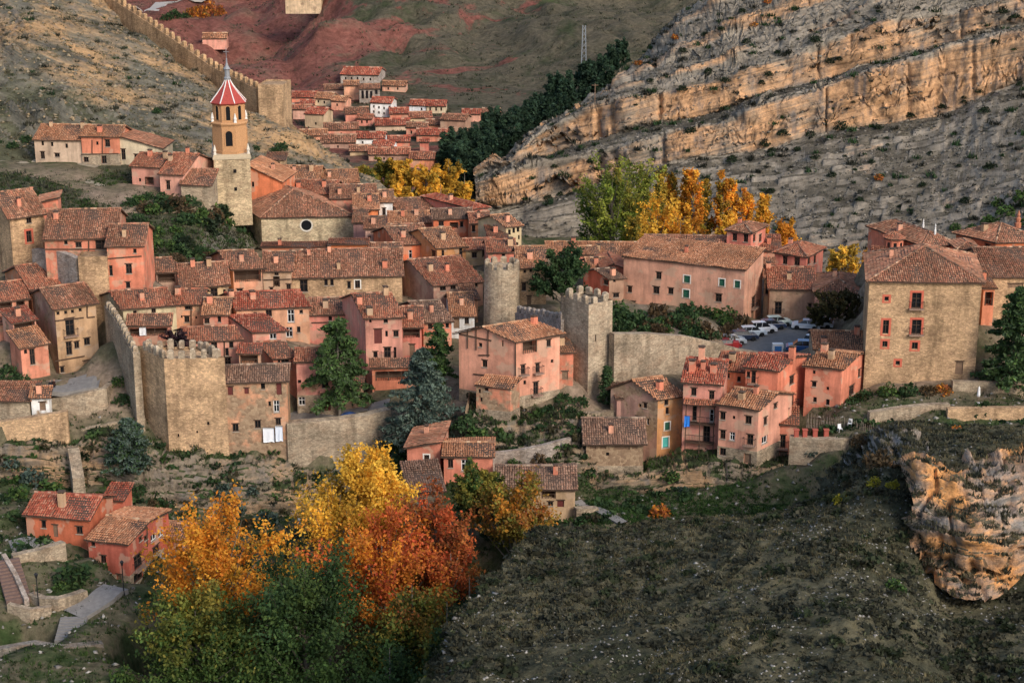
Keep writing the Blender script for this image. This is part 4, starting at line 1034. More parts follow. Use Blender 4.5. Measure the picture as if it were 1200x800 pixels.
# country beyond: valley floor of the far village, red hills, and the ground out to the horizon
fx = [-900, -300, 0, 200, 300, 400, 480, 560, 640, 720, 800, 900, 1100, 1500, 2100]
fy = [300, 240, 205, 175, 150, 120, 95, 60, 30, 0]
grid = []
for x in fx:
    rows = []
    for y in fy:
        Y = float(np.interp(y, [0, 30, 60, 95, 120, 150, 175, 205, 240, 300], [690, 650, 610, 570, 538, 498, 462, 427, 400, 370]))
        if x <= 300:
            Y = float(np.interp(y, [0, 40, 50, 70, 95, 120, 150, 175, 205, 240, 300], [830, 700, 680, 630, 585, 540, 498, 462, 427, 400, 370]))
        q = P(x, y, Y)
        if x > 500 and Y < 440: q[2] -= 8 * min(1, (440 - Y) / 25)
        rows.append(q)
    e = rows[-1]
    if x <= 300: rows += [e + np.array([0, 130, 3.0]), e + np.array([0, 420, 60.0]), e + np.array([0, 1500, 120.0])]
    else: rows += [e + np.array([0, 60, 14.0]), e + np.array([0, 300, 60.0]), e + np.array([0, 1500, 120.0])]
    grid.append(rows)
def d_far(x, y, z, n):
    far = np.clip((y - 545) / 60, 0, 1)
    left = np.clip((-x + 10) / 70, 0, 1)
    v = fbm(x * .018 + y * .004, y * .010, 0, 4, 41)
    ridge = 1 - np.abs(fbm(x * .012 - y * .006, y * .009, 0, 4, 43))
    gul = np.abs(fbm(x * .035 + y * .012, y * .012, 0, 4, 47))
    dz = far * (5.5 * v + left * 17 * (ridge - .75) + 5.0 * (gul - .3) + 1.6 * fbm(x * .07, y * .07, 0, 4, 45)) + .25 * fbm(x * .08, y * .08, 0, 3, 46)
    return 0 * x, dz
sheet('far_hills', grid, 270, 210, d_far, M_FAR, True)

# the town's own ground: control points where the photograph shows ground, and under every house
CT = []
for s in HOUSES:
    if s.loc[1] < 345:
        for a in (0.12, .88):
            for b in (.12, .88):
                q = s.A + s.f * s.w * a + s.g * s.d * b
                CT.append((q[0], q[1], s.zb - .15))
vis = [ # px, py, Y
 (60, 450, 214), (100, 448, 214), (120, 455, 213), (150, 522, 206), (170, 540, 204), (120, 560, 199), (60, 555, 196), (0, 560, 196), (-60, 560, 196),
 (195, 540, 201), (250, 545, 203), (330, 552, 205), (420, 545, 208), (200, 600, 191), (260, 605, 190), (330, 610, 190), (120, 590, 192), (10, 590, 190), (-60, 600, 190),
 (330, 482, 212), (390, 487, 213), (430, 482, 214), (470, 478, 214), (500, 500, 211), (540, 500, 208), (560, 505, 206), (620, 492, 206), (660, 482, 210), (700, 478, 212),
 (640, 530, 198), (680, 540, 196), (600, 545, 196), (640, 560, 192), (700, 585, 192), (760, 596, 190), (850, 602, 189), (930, 600, 189), (1000, 585, 190), (720, 610, 184), (800, 620, 184), (900, 620, 183),
 (640, 395, 226), (610, 392, 230), (720, 460, 215), (700, 470, 214), (760, 372, 243), (800, 378, 240), (840, 385, 236), (725, 362, 247), (735, 390, 237),
 (860, 406, 234), (880, 395, 241), (905, 382, 250), (930, 378, 252), (950, 385, 247), (940, 405, 236), (960, 400, 238), (915, 412, 232), (990, 388, 244), (900, 420, 228), (850, 425, 226), (780, 440, 219), (740, 450, 217),
 (1040, 460, 210), (1000, 480, 206), (960, 490, 205), (1090, 455, 210), (1120, 448, 212), (1160, 445, 213), (1220, 440, 214), (1100, 480, 203), (1160, 472, 206), (1220, 470, 206), (1030, 504, 201), (1060, 501, 201.5), (1100, 497, 202.5), (1130, 502, 200.5), (1170, 501, 200.5), (1220, 501, 200.5), (1130, 471, 207), (1170, 472, 207), (1220, 472, 207), (1100, 500, 192), (1200, 500, 192), (1040, 508, 193), (980, 520, 196), (940, 545, 196),
 (60, 500, 208.4), (85, 500, 208), (112, 496, 208.2), (138, 489, 209.5), (90, 527, 205), (130, 517, 206), (1200, 400, 226), (1010, 380, 240), (1180, 350, 250), (1260, 400, 230), 
 (160, 345, 232), (240, 300, 258), (200, 285, 262), (140, 300, 245), (60, 330, 235), (-60, 330, 240), (-60, 250, 262), (-100, 450, 215), (140, 470, 211), (130, 430, 216), (140, 400, 220),
 (330, 300, 268), (280, 290, 272), (620, 290, 275), (650, 320, 262), 
 (30, 635, 179), (100, 655, 176), (150, 692, 172), (120, 690, 171), (60, 690, 171), (20, 660, 174), (-40, 650, 176), (-40, 720, 164), (60, 715, 166), (100, 740, 160), (40, 760, 155), (-20, 800, 148), (110, 790, 150), (180, 700, 172), (200, 650, 181),
 (480, 600, 184), (540, 600, 184), (600, 620, 180), (650, 616, 178), (690, 600, 186),
]
for px, py, Y in vis: CT.append(tuple(P(px, py, Y)))
for X, Y, zz in [(-20, 165, 11), (-35, 160, 11), (-50, 160, 12), (-15, 150, 9), (-30, 140, 8), (-55, 140, 14), (0, 170, 14), (8, 178, 17), (-8, 130, 6), (0, 150, 9), (30, 165, 12), (60, 165, 12), (90, 170, 14),
                 (-40, 120, 6), (0, 100, 5), (60, 110, 6), (120, 120, 10), (150, 160, 22), (-90, 120, 15), (-120, 160, 22), (-150, 200, 30), (-160, 280, 40), (150, 210, 33), (160, 260, 26), (0, 330, 14), (60, 335, 12), (110, 320, 12), (160, 310, 14), (-20, 345, 15), (30, 305, 15), (12, 318, 13), (0, 312, 17), (-25, 330, 16), (50, 300, 13), (70, 300, 12), (90, 296, 12), (110, 285, 13), (60, 280, 22), (90, 270, 22), (30, 385, 10), (-40, 400, 15), (100, 360, 8), (180, 340, 12)]:
    CT.append((X, Y, zz))
CT = np.array(CT)
def ground_z(x, y):
    x, y = np.atleast_1d(np.asarray(x, float)), np.atleast_1d(np.asarray(y, float))
    out = np.zeros(x.shape)
    for i in range(0, len(x), 4000):
        d2 = (x[i:i+4000, None] - CT[None, :, 0])**2 + (y[i:i+4000, None] - CT[None, :, 1])**2
        w = 1.0 / (d2 + 2.0)**2.4
        out[i:i+4000] = (w * CT[None, :, 2]).sum(1) / w.sum(1)
    return out
# rock faces under the town
def d_trock(x, y, z, n):
    s1, id1 = strata(z + .03 * x + .3 * fbm(x * .15, y * .15, 0, 3, 61), 1.6, 1.2, .6); s2, _ = strata(z, .55, 2.0, .6)
    crack = np.clip(1 - np.abs(vnoise(x * .45 + id1 * 5.1, 0 * y, id1, 62)) * 8, 0, 1)
    return 1.0 * s1 + .35 * s2 + .55 * fbm(x * .3, y * .3, z * .4, 5, 63) - .5 * crack, 0 * x
BANDS = []
CARPARK = (31, 48, 232, 257)
def band(name, pts, nu, nv, mat=None, disp=None):
    grid = []; BANDS.append(pts)
    for x, yt, Yt, ybm, Yb in pts:
        t, b = P(x, yt, Yt), P(x, ybm, Yb)
        grid.append([b + np.array([0, -3, -2.0]), b, b * .5 + t * .5 + np.array([0, -.8, 0]), t, t + np.array([0, 4, .15])])
    return sheet(name, grid, nu, nv, disp or d_trock, mat or M_TROCK)
band('rock_face_below_town_wall', [(-60, 515, 203, 560, 199), (0, 518, 204, 562, 200), (60, 520, 204, 566, 200), (84, 525, 204, 570, 200), (120, 515, 205, 566, 200), (160, 528, 204, 575, 199), (195, 536, 203, 590, 199), (250, 540, 204, 597, 199), (300, 538, 205.5, 600, 200), (350, 548, 206, 600, 201), (430, 545, 208, 602, 202), (470, 530, 209, 590, 203)], 330, 46)
band('rock_face_centre', [(545, 482, 207, 540, 201), (570, 492, 206, 545, 200), (600, 498, 206, 548, 199), (640, 496, 206, 545, 200), (680, 500, 205, 545, 200), (700, 520, 204, 560, 199)], 110, 36)
band('rock_face_below_balconies', [(688, 564, 198.5, 584, 195.5), (740, 560, 199, 584, 196), (775, 552, 201, 584, 196.5), (800, 545, 202, 583, 197.5), (850, 545, 201.5, 582, 197.5), (885, 550, 201, 582, 197.5), (920, 548, 202, 583, 198), (960, 545, 201, 586, 197), (1000, 540, 199, 590, 195), (1040, 530, 196, 590, 190)], 260, 44)

gx = np.concatenate([np.linspace(-900, -140, 20)[:-1], np.arange(-140, 150, 1.6), np.linspace(150, 900, 20)])
gy = np.concatenate([np.linspace(-150, 95, 14)[:-1], np.arange(95, 335, 1.6), np.linspace(335, 430, 20)])
GX, GY = np.meshgrid(gx, gy)
GZ = ground_z(GX.ravel(), GY.ravel()).reshape(GX.shape) + .22 * fbm(GX * .3, GY * .3, 0, 4, 51)
for pts in BANDS:                       # the ground stays at the foot of the rock faces
    bx = np.array([[*P(x, ybm, Yb), *P(x, yt, Yt)] for x, yt, Yt, ybm, Yb in pts])
    yb_, zb_, yt_ = (np.interp(GX, bx[:, 0], bx[:, q]) for q in (1, 2, 4))
    last = pts is BANDS[-1]
    cap = np.where(GY < yb_, zb_ - (.0 if last else .06) * (yb_ - GY), zb_) + .1
    inx = (GX > bx[:, 0].min()) & (GX < bx[:, 0].max()) & (GY < yt_ - .2) & (GY > yb_ - (1.0 if last else 9))
    GZ = np.where(inx, np.minimum(GZ, cap), GZ)
# behind the last houses the ground falls to the river
edge = np.interp(GX, [-45, -30, -10, 0, 10, 30, 60, 90, 120, 200], [330, 320, 313, 309, 297, 294, 287, 270, 264, 262])
GZ = np.where(GX > -45, np.minimum(GZ, np.maximum(33 - .9 * (GY - edge), 9 + 1.2 * fbm(GX * .05, GY * .05, 0, 3, 57))), GZ)
# hollow in front of the church
hol = np.clip((GX + 52) / 5, 0, 1) * np.clip((-20 - GX) / 4, 0, 1) * np.clip((GY - 258) / 5, 0, 1) * np.clip((306 - GY) / 5, 0, 1)
GZ = np.where(hol > 0, np.minimum(GZ, GZ * (1 - hol) + hol * 30.5), GZ)
cpm = (GX > CARPARK[0]) & (GX < CARPARK[1]) & (GY > CARPARK[2]) & (GY < CARPARK[3])
GZ = np.where(cpm, np.minimum(GZ, 29.15), GZ)
V = np.stack([GX, GY, GZ], -1).reshape(-1, 3)
a = np.arange(V.shape[0]).reshape(GX.shape)
F = np.stack([a[:-1, :-1], a[:-1, 1:], a[1:, 1:], a[1:, :-1]], -1).reshape(-1, 4)
o = add('ground', np_mesh('ground', V, F, M_TOWN, smooth=True)); o['kind'] = 'structure'
SRF['ground'] = (V, F)
SURF['ground'] = BVHTree.FromPolygons([tuple(v) for v in V], F.tolist())

# foreground spur
sg = [[(480, 900, 100), (522, 815, 114), (556, 742, 128), (598, 672, 147), (636, 626, 163)],
      [(575, 900, 99), (602, 815, 113), (625, 742, 127), (650, 668, 146), (680, 620, 163)],
      [(690, 900, 98), (710, 815, 111), (720, 742, 125), (740, 668, 143), (760, 613, 161)],
      [(850, 900, 96), (860, 815, 109), (865, 740, 122), (870, 665, 140), (872, 603, 158)],
      [(980, 900, 94), (990, 815, 106), (990, 735, 119), (985, 655, 136), (975, 583, 154)],
      [(1080, 900, 94), (1080, 815, 107), (1070, 738, 121), (1055, 660, 137), (1040, 548, 153)],
      [(1160, 900, 95), (1150, 815, 111), (1135, 742, 126), (1115, 702, 137), (1110, 532, 156)],
      [(1240, 900, 94), (1235, 815, 110), (1230, 742, 125), (1225, 690, 138), (1200, 520, 157)],
      [(1330, 900, 93), (1330, 815, 109), (1330, 742, 123), (1330, 680, 136), (1330, 505, 157)]]
grid = []
for i, c in enumerate(sg):
    rows = [P(*q) for q in c]
    e = rows[-1]
    if i >= 5: rows += [P([1035, 1110, 1205, 1335][i-5], 505, 178), P([1035, 1110, 1205, 1335][i-5], 503, 186)]
    else: rows += [e + np.array([0, 5, -2.5]), e + np.array([-2, 16, -13.0])]
    grid.append(rows)
left = [r + np.array([-2.6, 1, -7.0 - 1.0 * i]) for i, r in enumerate(grid[0])]
l2 = [r + np.array([-4.5, 2, -22.0]) for r in grid[0]]
grid = [l2, left] + grid
def d_spur(x, y, z, n):
    fl = np.clip((n[..., 2] - .55) / .3, 0, 1)
    off = .5 * fbm(x * .09, y * .09, 0, 4, 71) + .22 * fbm(x * .6, y * .6, z * .6, 4, 73)
    s1, _ = strata(z + .1 * x + fbm(x * .1, y * .1, 0, 2, 75), 1.3, 3.0, .65)
    return off + (1 - fl) * (1.2 * s1 + .9 * fbm(x * .35, y * .35, z * .5, 4, 77)) + .35 * s1 * np.clip(fbm(x * .06, y * .06, 0, 2, 79) * 2, 0, 1), 0 * x
sheet('grassy_spur', grid, 270, 230, d_spur, M_SPUR, True)
# its orange crag and the grey rib running up to the walls
rg = []
for x, yb, Yb, yt, Yt in [(1062, 605, 143, 560, 147), (1078, 632, 141.5, 556, 146), (1100, 664, 139.5, 566, 144.5), (1130, 674, 138.5, 576, 143), (1155, 668, 139, 572, 143.5), (1180, 648, 141, 562, 145.5), (1200, 628, 143, 556, 147), (1225, 632, 142, 554, 147), (1260, 640, 141, 550, 147)]:
    b, t = P(x, yb, Yb), P(x, yt, Yt)
    bul = np.array([0, -2.2, 0])
    rg.append([b + np.array([0, -2.5, -2.0]), b, b * .7 + t * .3 + bul, b * .35 + t * .65 + bul * 1.3, t + np.array([0, -1.6, -.2]), t + np.array([0, 1.5, .5]), t + np.array([0, 6, -.5]), t + np.array([0, 9, -4.0])])
def d_crag(x, y, z, n):
    s1, id1 = strata(z + .12 * x + .5 * fbm(x * .2, y * .2, 0, 3, 81), 1.7, .4, .62); s2, _ = strata(z + .12 * x, .5, 1.0, .6)
    crack = np.clip(1 - np.abs(vnoise(x * .5 + id1 * 2.3, y * .2, id1, 83)) * 7, 0, 1)
    jx = np.floor(x * .55 + id1 * 1.9 + .7 * vnoise(z * .6, y * .3, 0, 87)); jz = np.floor((z + .12 * x) * .45)
    bo = _hash(jx, jz, jz * 0, 88) - .5
    return .8 * s1 + .3 * s2 + .75 * fbm(x * .22, y * .22, z * .25, 5, 85) + .55 * bo + .25 * fbm(x * .9, y * .9, z * .9, 3, 89) - .7 * crack, 0 * x
sheet('orange_crag', rg, 160, 110, d_crag, M_SPROCK)
rg = []
for x, yb, Yb, yt, Yt in [(1000, 585, 160, 550, 166), (1020, 600, 154, 525, 165), (1045, 615, 148, 512, 163), (1070, 600, 147, 518, 160), (1090, 590, 146, 530, 157)]:
    b, t = P(x, yb, Yb), P(x, yt, Yt)
    rg.append([b + np.array([0, -2, -2.0]), b, b * .5 + t * .5 + np.array([0, -1, .6]), t, t + np.array([.5, 3, -.5]), t + np.array([1, 6, -5.0])])
sheet('grey_rib', rg, 90, 70, d_crag, m_rock('rib_rock', (.30, .24, .19), (.27, .255, .245), (.085, .08, .055), (.62, .84), 1.4, .5, 2.4))

def drop(x, y, names=None):
    """highest surface under a point"""
    best = None
    for k, b in SURF.items():
        if names and k not in names: continue
        h = b.ray_cast(Vector((x, y, 400)), Vector((0, 0, -1)))
        if h[0] is not None and (best is None or h[0].z > best): best = h[0].z
    return best
def cast(px, py, names=None):
    """what surface the photograph shows at a pixel"""
    d = Vector(ray(px, py)).normalized(); best = None
    for k, b in SURF.items():
        if names and k not in names: continue
        h = b.ray_cast(Vector((0, 0, CZ)), d)
        if h[0] is not None and (best is None or h[3] < best[1]): best = (h[0], h[3], k, h[1])
    return best
# ------------------------------------------------------------------ town walls, towers, church
def merlon_mesh(w, t, h):
    mb = MB(); mb.box((0, 0, -.1), w, t, h * .8 + .1); mb.box((0, 0, h * .8), w * .99, t * .99, h * .2, taper=.5)
    return mb.mesh('merlon', STONE)
MERL = {}
def merlons(root, a, b, w=.85, h=.95, t=.5, gap=.85, colr=COLS['gstone'], loc=None):
    a, b = np.array(a), np.array(b); L = math.hypot(*(b - a)[:2]); n = max(1, int((L + gap) / (w + gap)))
    ang = math.atan2(b[1] - a[1], b[0] - a[0])
    key = (round(w, 2), round(t, 2), round(h, 2))
    if key not in MERL: MERL[key] = merlon_mesh(*key[:2], key[2])
    for i in range(n):
        u = (i + .5) / n; p = a + (b - a) * u
        o = add('merlon', MERL[key], root, p - (loc if loc is not None else 0), colr)
        o.rotation_euler.z = ang + random.uniform(-.03, .03); o.scale = (random.uniform(.85, 1.1), 1, random.uniform(.82, 1.1))
def wall(label, pts, h=None, t=.9, mer=False, colr=COLS['gstone'], name='stone_wall', cat='wall', yb=None, mw=.85, gap=.85, mh=.95, sub=1.5, into=1.2):
    W = [P(*q) for q in pts]
    loc = W[0].copy()
    zb = [P(q[0], yb[i], q[2])[2] if yb else (W[i][2] - h) for i, q in enumerate(pts)]
    loc[2] = min(zb)
    root = thing(name, label, cat, loc)
    mb = MB(); T, B = [], []
    dirs = []
    for i in range(len(W)):
        d = (W[min(i + 1, len(W) - 1)] - W[max(i - 1, 0)]).copy(); d[2] = 0; dirs.append(np.cross(unit(d), Z))
    ring = []
    for i in range(len(W) - 1):
        n = max(1, int(np.linalg.norm(W[i + 1] - W[i]) / sub))
        for k in range(n + (i == len(W) - 2)):
            u = k / n; p = W[i] * (1 - u) + W[i + 1] * u; nn = dirs[i] * (1 - u) + dirs[i + 1] * u
            z0 = zb[i] * (1 - u) + zb[i + 1] * u - into
            jt = .06 * vnoise(p[0] * .8, p[1] * .8, 0, 91)
            ring.append((p + Z * (jt if not mer else 0), nn * t / 2, z0))
    def rel(p): return p - loc
    def low(p, z): q = p.copy(); q[2] = z; return q
    for (p, n, z), (p2, n2, z2) in zip(ring[:-1], ring[1:]):
        bt = 1.12
        mb.poly([rel(low(p + n * bt, z)), rel(low(p2 + n2 * bt, z2)), rel(p2 + n2), rel(p + n)])
        mb.poly([rel(low(p2 - n2 * bt, z2)), rel(low(p - n * bt, z)), rel(p - n), rel(p2 - n2)])
        mb.poly([rel(p + n), rel(p2 + n2), rel(p2 - n2), rel(p - n)])
    for k in (0, -1):
        p, n, z = ring[k]; q = [rel(low(p - n * 1.12, z)), rel(low(p + n * 1.12, z)), rel(p + n), rel(p - n)]
        mb.poly(q if k == 0 else q[::-1])
    add('masonry', mb.mesh('masonry', STONE), root, color=colr)
    if mer:
        for i in range(len(W) - 1): merlons(root, W[i], W[i + 1], mw, mh, t * .7, gap, colr, loc)
    return root
for s in HOUSES: s.build()
def tower(label, *a, mer=True, mk={}, colr=None, **k):
    s = House(label, *a, roof='flat', name='wall_tower', cat='tower', **k); HOUSES.pop()
    r = s.build()
    if mer:
        ins = .3
        c = [s.A + s.f * ins + s.g * ins, s.B - s.f * ins + s.g * ins, s.C - s.f * ins - s.g * ins, s.D + s.f * ins - s.g * ins]
        for i in range(4): merlons(r, c[i], c[(i + 1) % 4], loc=s.loc, colr=(.45, .36, .26), **mk)
    return s
tower('large square battlemented tower at the front left of town wall', 192, 263, 420, 205, 4, sd=40, d=6.2, yb=528, c='stone', wins='244,496,3,4,x;209,510,2,4,x;231,506,2,3,x', mk=dict(gap=.7, h=1.1, w=.8), found=3)
tower('square battlemented tower in mid town, right of the pink half-timbered house', 690, 718, 357, 215, 38, d=5.6, yb=462, c='gstone', wins='698,396,1.5,8,x', found=3)
tower('plain square tower without battlements among the left-hand houses', 91, 125, 301, 228, 4, d=5.5, yb=440, c='stone', mer=False, found=3)
tower('plain square end tower of the castle wall on the ridge', 302, 331, 99, 372, -6, d=8, yb=142, c='stone', mer=False, found=6)
# round tower
pc = P(588, 312, 238); r0 = 2.55
zb_ = P(588, 378, 238)[2]
loc = np.array([pc[0], pc[1], zb_])
root = thing('round_tower', 'round stone tower with battlements in the middle of town', 'tower', loc)
mb = MB(); hh = pc[2] - zb_
mb.lathe((0, 0, 0), [(r0 * 1.08, -3), (r0 * 1.05, 0), (r0, hh * .6), (r0, hh)], 28)
add('masonry', mb.mesh('masonry', STONE), root, color=COLS['gstone'])
key = (.85, .45, .95)
MERL[key] = merlon_mesh(*key)
for i in range(10):
    w = 2 * math.pi * i / 10 + .2
    o = add('merlon', MERL[key], root, (math.cos(w) * (r0 - .28), math.sin(w) * (r0 - .28), hh), COLS['gstone'])
    o.rotation_euler.z = w + math.pi / 2
# curtain walls
wall('grey curtain wall running left of the plain square tower', [(40, 291, 236), (66, 292, 233), (92, 302, 229)], h=4.5, colr=COLS['grey'])
wall('stepped battlemented wall climbing behind the large square tower', [(126, 358, 224), (137, 372, 219), (148, 392, 213), (160, 414, 208)], yb=[432, 445, 470, 500], mer=True, mw=.7, gap=.7, mh=.8, name='battlemented_wall')
wall('short battlemented wall between the round tower and mid-town tower', [(607, 366, 233), (634, 370, 226), (661, 374, 219)], h=3.6, mer=True, colr=COLS['grey'], name='battlemented_wall', mw=.9, gap=.55)
wall('long rubble wall holding the car park terrace', [(717, 390, 216), (760, 390, 219), (800, 393, 222), (840, 401, 226), (866, 409, 229), (905, 416, 228.5), (948, 420, 227)], yb=[462, 456, 450, 447, 445, 445, 442], colr=COLS['gstone'], t=1.2)
wall('long battlemented castle wall descending the ridge, upper left', [(85, -40, 436), (125, -6, 424), (160, 16, 413), (205, 46, 402), (250, 78, 391), (303, 104, 374)], h=6.5, mer=True, t=1.2, mw=1.1, gap=1.3, mh=1.4, colr=(.52, .33, .18), name='castle_wall', into=5)
wall('high stone retaining wall under the cedar terrace', [(336, 494, 207), (370, 492, 207.5), (400, 489, 208), (430, 484, 209), (455, 478, 210.5)], yb=[548, 550, 550, 548, 545], colr=COLS['gstone'], t=1.4)
wall('rounded stone wall of the terrace where two people stand', [(60, 467, 211), (80, 463, 210.5), (100, 459, 210.3), (122, 454, 211), (131, 447, 214), (122, 438, 217)], h=4.5, colr=COLS['gstone'])
wall('lower stone wall below the rounded terrace', [(78, 506, 207.5), (110, 499, 207.5), (145, 491, 209)], h=3.2, colr=COLS['gstone'])
wall('long garden wall at the left edge below the huts', [(-40, 498, 204.5), (0, 493, 204.5), (40, 487, 204.5), (79, 481, 205)], yb=[525, 525, 525, 525], colr=COLS['stone'])
wall('leaning stone buttress strip on the rock, far left', [(86, 525, 202), (92, 560, 197)], h=1.6, t=1.4, colr=COLS['gstone'])
wall('stone wall with red posts above the rock, right of balconies', [(926, 510, 202), (960, 513, 201), (985, 513, 200.5), (1012, 510, 201)], yb=[545, 546, 545, 540], colr=COLS['gstone'], t=1.0)
wall('dry stone wall below the palace shrubs', [(1018, 482, 203), (1045, 478, 203.5), (1075, 474, 204), (1112, 472, 205)], h=3.0, colr=COLS['gstone'])
wall('upper terrace wall right of the palace', [(1116, 446, 210), (1150, 447, 210), (1220, 449, 210)], h=2.6, colr=COLS['gstone'])
wall('lower terrace wall at the right edge', [(1110, 478, 203), (1150, 477, 203), (1230, 476, 203)], h=3.0, colr=COLS['stone'])
wall('garden wall under the half-timbered house', [(655, 486, 209), (690, 483, 210), (720, 480, 211)], h=1.6, colr=COLS['gstone'])
wall('sloping path wall between the orange wing and stone barn', [(577, 530, 198), (612, 526, 199), (640, 520, 200), (668, 512, 202)], h=2.0, colr=COLS['grey'], t=.6)
wall('low yard wall right of the mill house', [(674, 594, 186), (700, 594, 187)], h=1.6, colr=COLS['gstone'])
wall('retaining wall in front of the red farmhouse', [(14, 650, 174), (45, 643, 175.5), (74, 634, 178)], h=2.2, colr=COLS['gstone'])
wall('curved garden wall below the round dark bush, lower left', [(36, 694, 168.5), (50, 699, 167), (68, 700, 166.5), (84, 696, 167.5), (99, 690, 169)], h=1.5, colr=COLS['gstone'])
wall('wall along the paved ramp, lower left', [(100, 718, 166), (122, 705, 168.5), (143, 694, 171)], h=2.2, colr=COLS['gstone'])
wall('parapet beside the brick stairs at the left edge', [(4, 648, 173.5), (18, 672, 170.5), (31, 701, 167)], h=1.4, colr=COLS['grey'], t=.5)
wall('stone wall rounding the foot of the brick stairs', [(10, 706, 166), (36, 712, 165), (60, 710, 165.5)], h=1.4, colr=COLS['gstone'], t=.6)
wall('rough stone wall by the river at the bottom left', [(-20, 762, 156), (40, 752, 157), (70, 757, 156), (120, 752, 158)], h=2.4, colr=(.24, .215, .18))

# church tower
def church_tower():
    Y = 290.; S = lambda px: px * depth(P(270, 200, Y)) / FPX
    c0 = P(270, 245, Y); cx, cy, z0 = c0[0], c0[1] + 3.2, c0[2]
    zy = lambda y: P(270, y, Y)[2]
    root = thing('church_tower', 'octagonal brick church tower on square stone base with red spire', 'church tower', (cx, cy, z0))
    rr = math.radians(12); ax = (math.cos(rr), math.sin(rr), 0); ay = (-math.sin(rr), math.cos(rr), 0)
    zr = lambda y: zy(y) - z0
    wb = S(42)
    mb = MB(); mb.box((0, 0, -3), wb, wb, zr(187) + 3, ax, ay)
    add('stone_base', mb.mesh('stone_base', STONE), root, color=(.56, .43, .27))
    mb = MB(); mb.box((0, 0, zr(187)), wb * 1.05, wb * 1.05, .5, ax, ay); mb.box((0, 0, zr(187) + .5), wb * 1.02, wb * 1.02, .35, ax, ay)
    add('cornice', mb.mesh('cornice', TRIM), root, color=(.48, .39, .27))
    for a in (-1, 1):
        for b in (-1, 1):
            p = np.array(ax) * a * wb * .46 + np.array(ay) * b * wb * .46 + Z * (zr(187) + .85)
            mb = MB(); mb.lathe(p, [(.28, 0), (.2, .5), (.3, .7), (.05, 1.7)], 6)
            add('pinnacle', mb.mesh('pinnacle', TRIM), root, color=(.66, .60, .5))
    BR = m_flat('brick_ochre', (.46, .25, .12), .95, .4, 7)
    R1 = S(39) / 2 / math.cos(math.pi / 8)
    rot = math.pi / 8 + math.radians(6)
    mb = MB(); z1, z2 = zr(187) + .85, zr(146)
    mb.lathe((0, 0, 0), [(R1, z1), (R1, z2)], 8, rot=rot)
    o1 = add('lower_belfry', mb.mesh('lower_belfry', BR), root)
    mb = MB(); mb.lathe((0, 0, 0), [(R1 * 1.07, z2 - .25), (R1 * 1.1, z2), (R1 * 1.02, z2 + .25)], 8, rot=rot)
    mb.lathe((0, 0, 0), [(R1 * 1.03, z1 - .02), (R1 * 1.05, z1 + .5), (R1 * .98, z1 + .55)], 8, rot=rot)
    add('string_course', mb.mesh('string_course', BR), root)
    R2 = S(36) / 2 / math.cos(math.pi / 8); z3 = zr(122)
    mb = MB(); mb.lathe((0, 0, 0), [(R2, z2 + .2), (R2, z3)], 8, rot=rot)
    add('upper_belfry', mb.mesh('upper_belfry', BR), root)
    for lvl, (Rr, za, zb2, ow, sill) in enumerate(((R1, z1 + 1.4, z2 - 1.2, 1.15, .0), (R2, z2 + .6, z3 - .5, .7, 0))):
        for i in range(8):
            w = rot + math.pi / 8 + math.pi / 4 * i
            if lvl == 0 and i % 2 == 0: continue
            n = np.array([math.cos(w), math.sin(w), 0]); t = np.array([-n[1], n[0], 0]); ap = Rr * math.cos(math.pi / 8)
            mb = MB(); c = n * (ap + .02)
            pts = [c - t * ow / 2 + Z * za, c + t * ow / 2 + Z * za]
            hb = zb2 - za
            for k in range(7):
                an = math.pi * k / 6
                pts.append(c + t * math.cos(an) * ow / 2 + Z * (za + hb - ow / 2 + math.sin(an) * ow / 2))
            mb.poly(pts)
            wn_ = add('window', mb.mesh('bell_opening', GLASS), root)
            mb = MB()
            for sd in (-1, 1): mb.box(c + t * sd * (ow / 2 + .12) + Z * za - n * .02, .22, .2, hb - ow / 2, t, n)
            for k in range(6):
                a0, a1 = math.pi * k / 6, math.pi * (k + 1) / 6; rr_ = ow / 2 + .12
                mb.bar(c + t * math.cos(a0) * rr_ + Z * (za + hb - ow / 2 + math.sin(a0) * rr_), c + t * math.cos(a1) * rr_ + Z * (za + hb - ow / 2 + math.sin(a1) * rr_), .13)
            add('arch', mb.mesh('arch', BR), wn_)
    for i in range(8):
        w = rot + math.pi / 4 * i
        if i % 2 == 0:
            mb = MB(); mb.lathe((math.cos(w) * R1 * .97, math.sin(w) * R1 * .97, z2 + .2), [(.3, 0), (.22, .4), (.3, .6), (.05, 1.6)], 6)
            add('pinnacle', mb.mesh('pinnacle', TRIM), root, color=(.72, .70, .66))
    # spire of glazed tiles with white ribs
    z4 = zr(95); R3 = R2 * 1.12
    RED = m_flat('glazed_red_tile', (.36, .06, .045), .45, .3, 5)
    pr = [(R3, z3), (R3 * .62, z3 + (z4 - z3) * .36), (R3 * .30, z3 + (z4 - z3) * .70), (R3 * .1, z4)]
    mb = MB(); mb.lathe((0, 0, 0), pr, 8, rot=rot); mb.lathe((0, 0, 0), [(R2, z3 - .4), (R3 * 1.02, z3 - .1), (R3 * 1.02, z3)], 8, rot=rot)
    sp = add('spire', mb.mesh('spire', RED), root)
    for i in range(8):
        w = rot + math.pi / 4 * i; mb = MB()
        for (ra, za), (rb, zb2) in zip(pr[:-1], pr[1:]):
            mb.bar((math.cos(w) * ra, math.sin(w) * ra, za), (math.cos(w) * rb, math.sin(w) * rb, zb2), .11)
        add('rib', mb.mesh('rib', WHITEP), sp)
    ln = MB(); ln.lathe((0, 0, z4 - .2), [(.55, 0), (.6, .3), (.42, .5), (.42, 1.6), (.62, 1.8), (.3, 2.3), (.16, 2.8), (.1, 3.6)], 8)
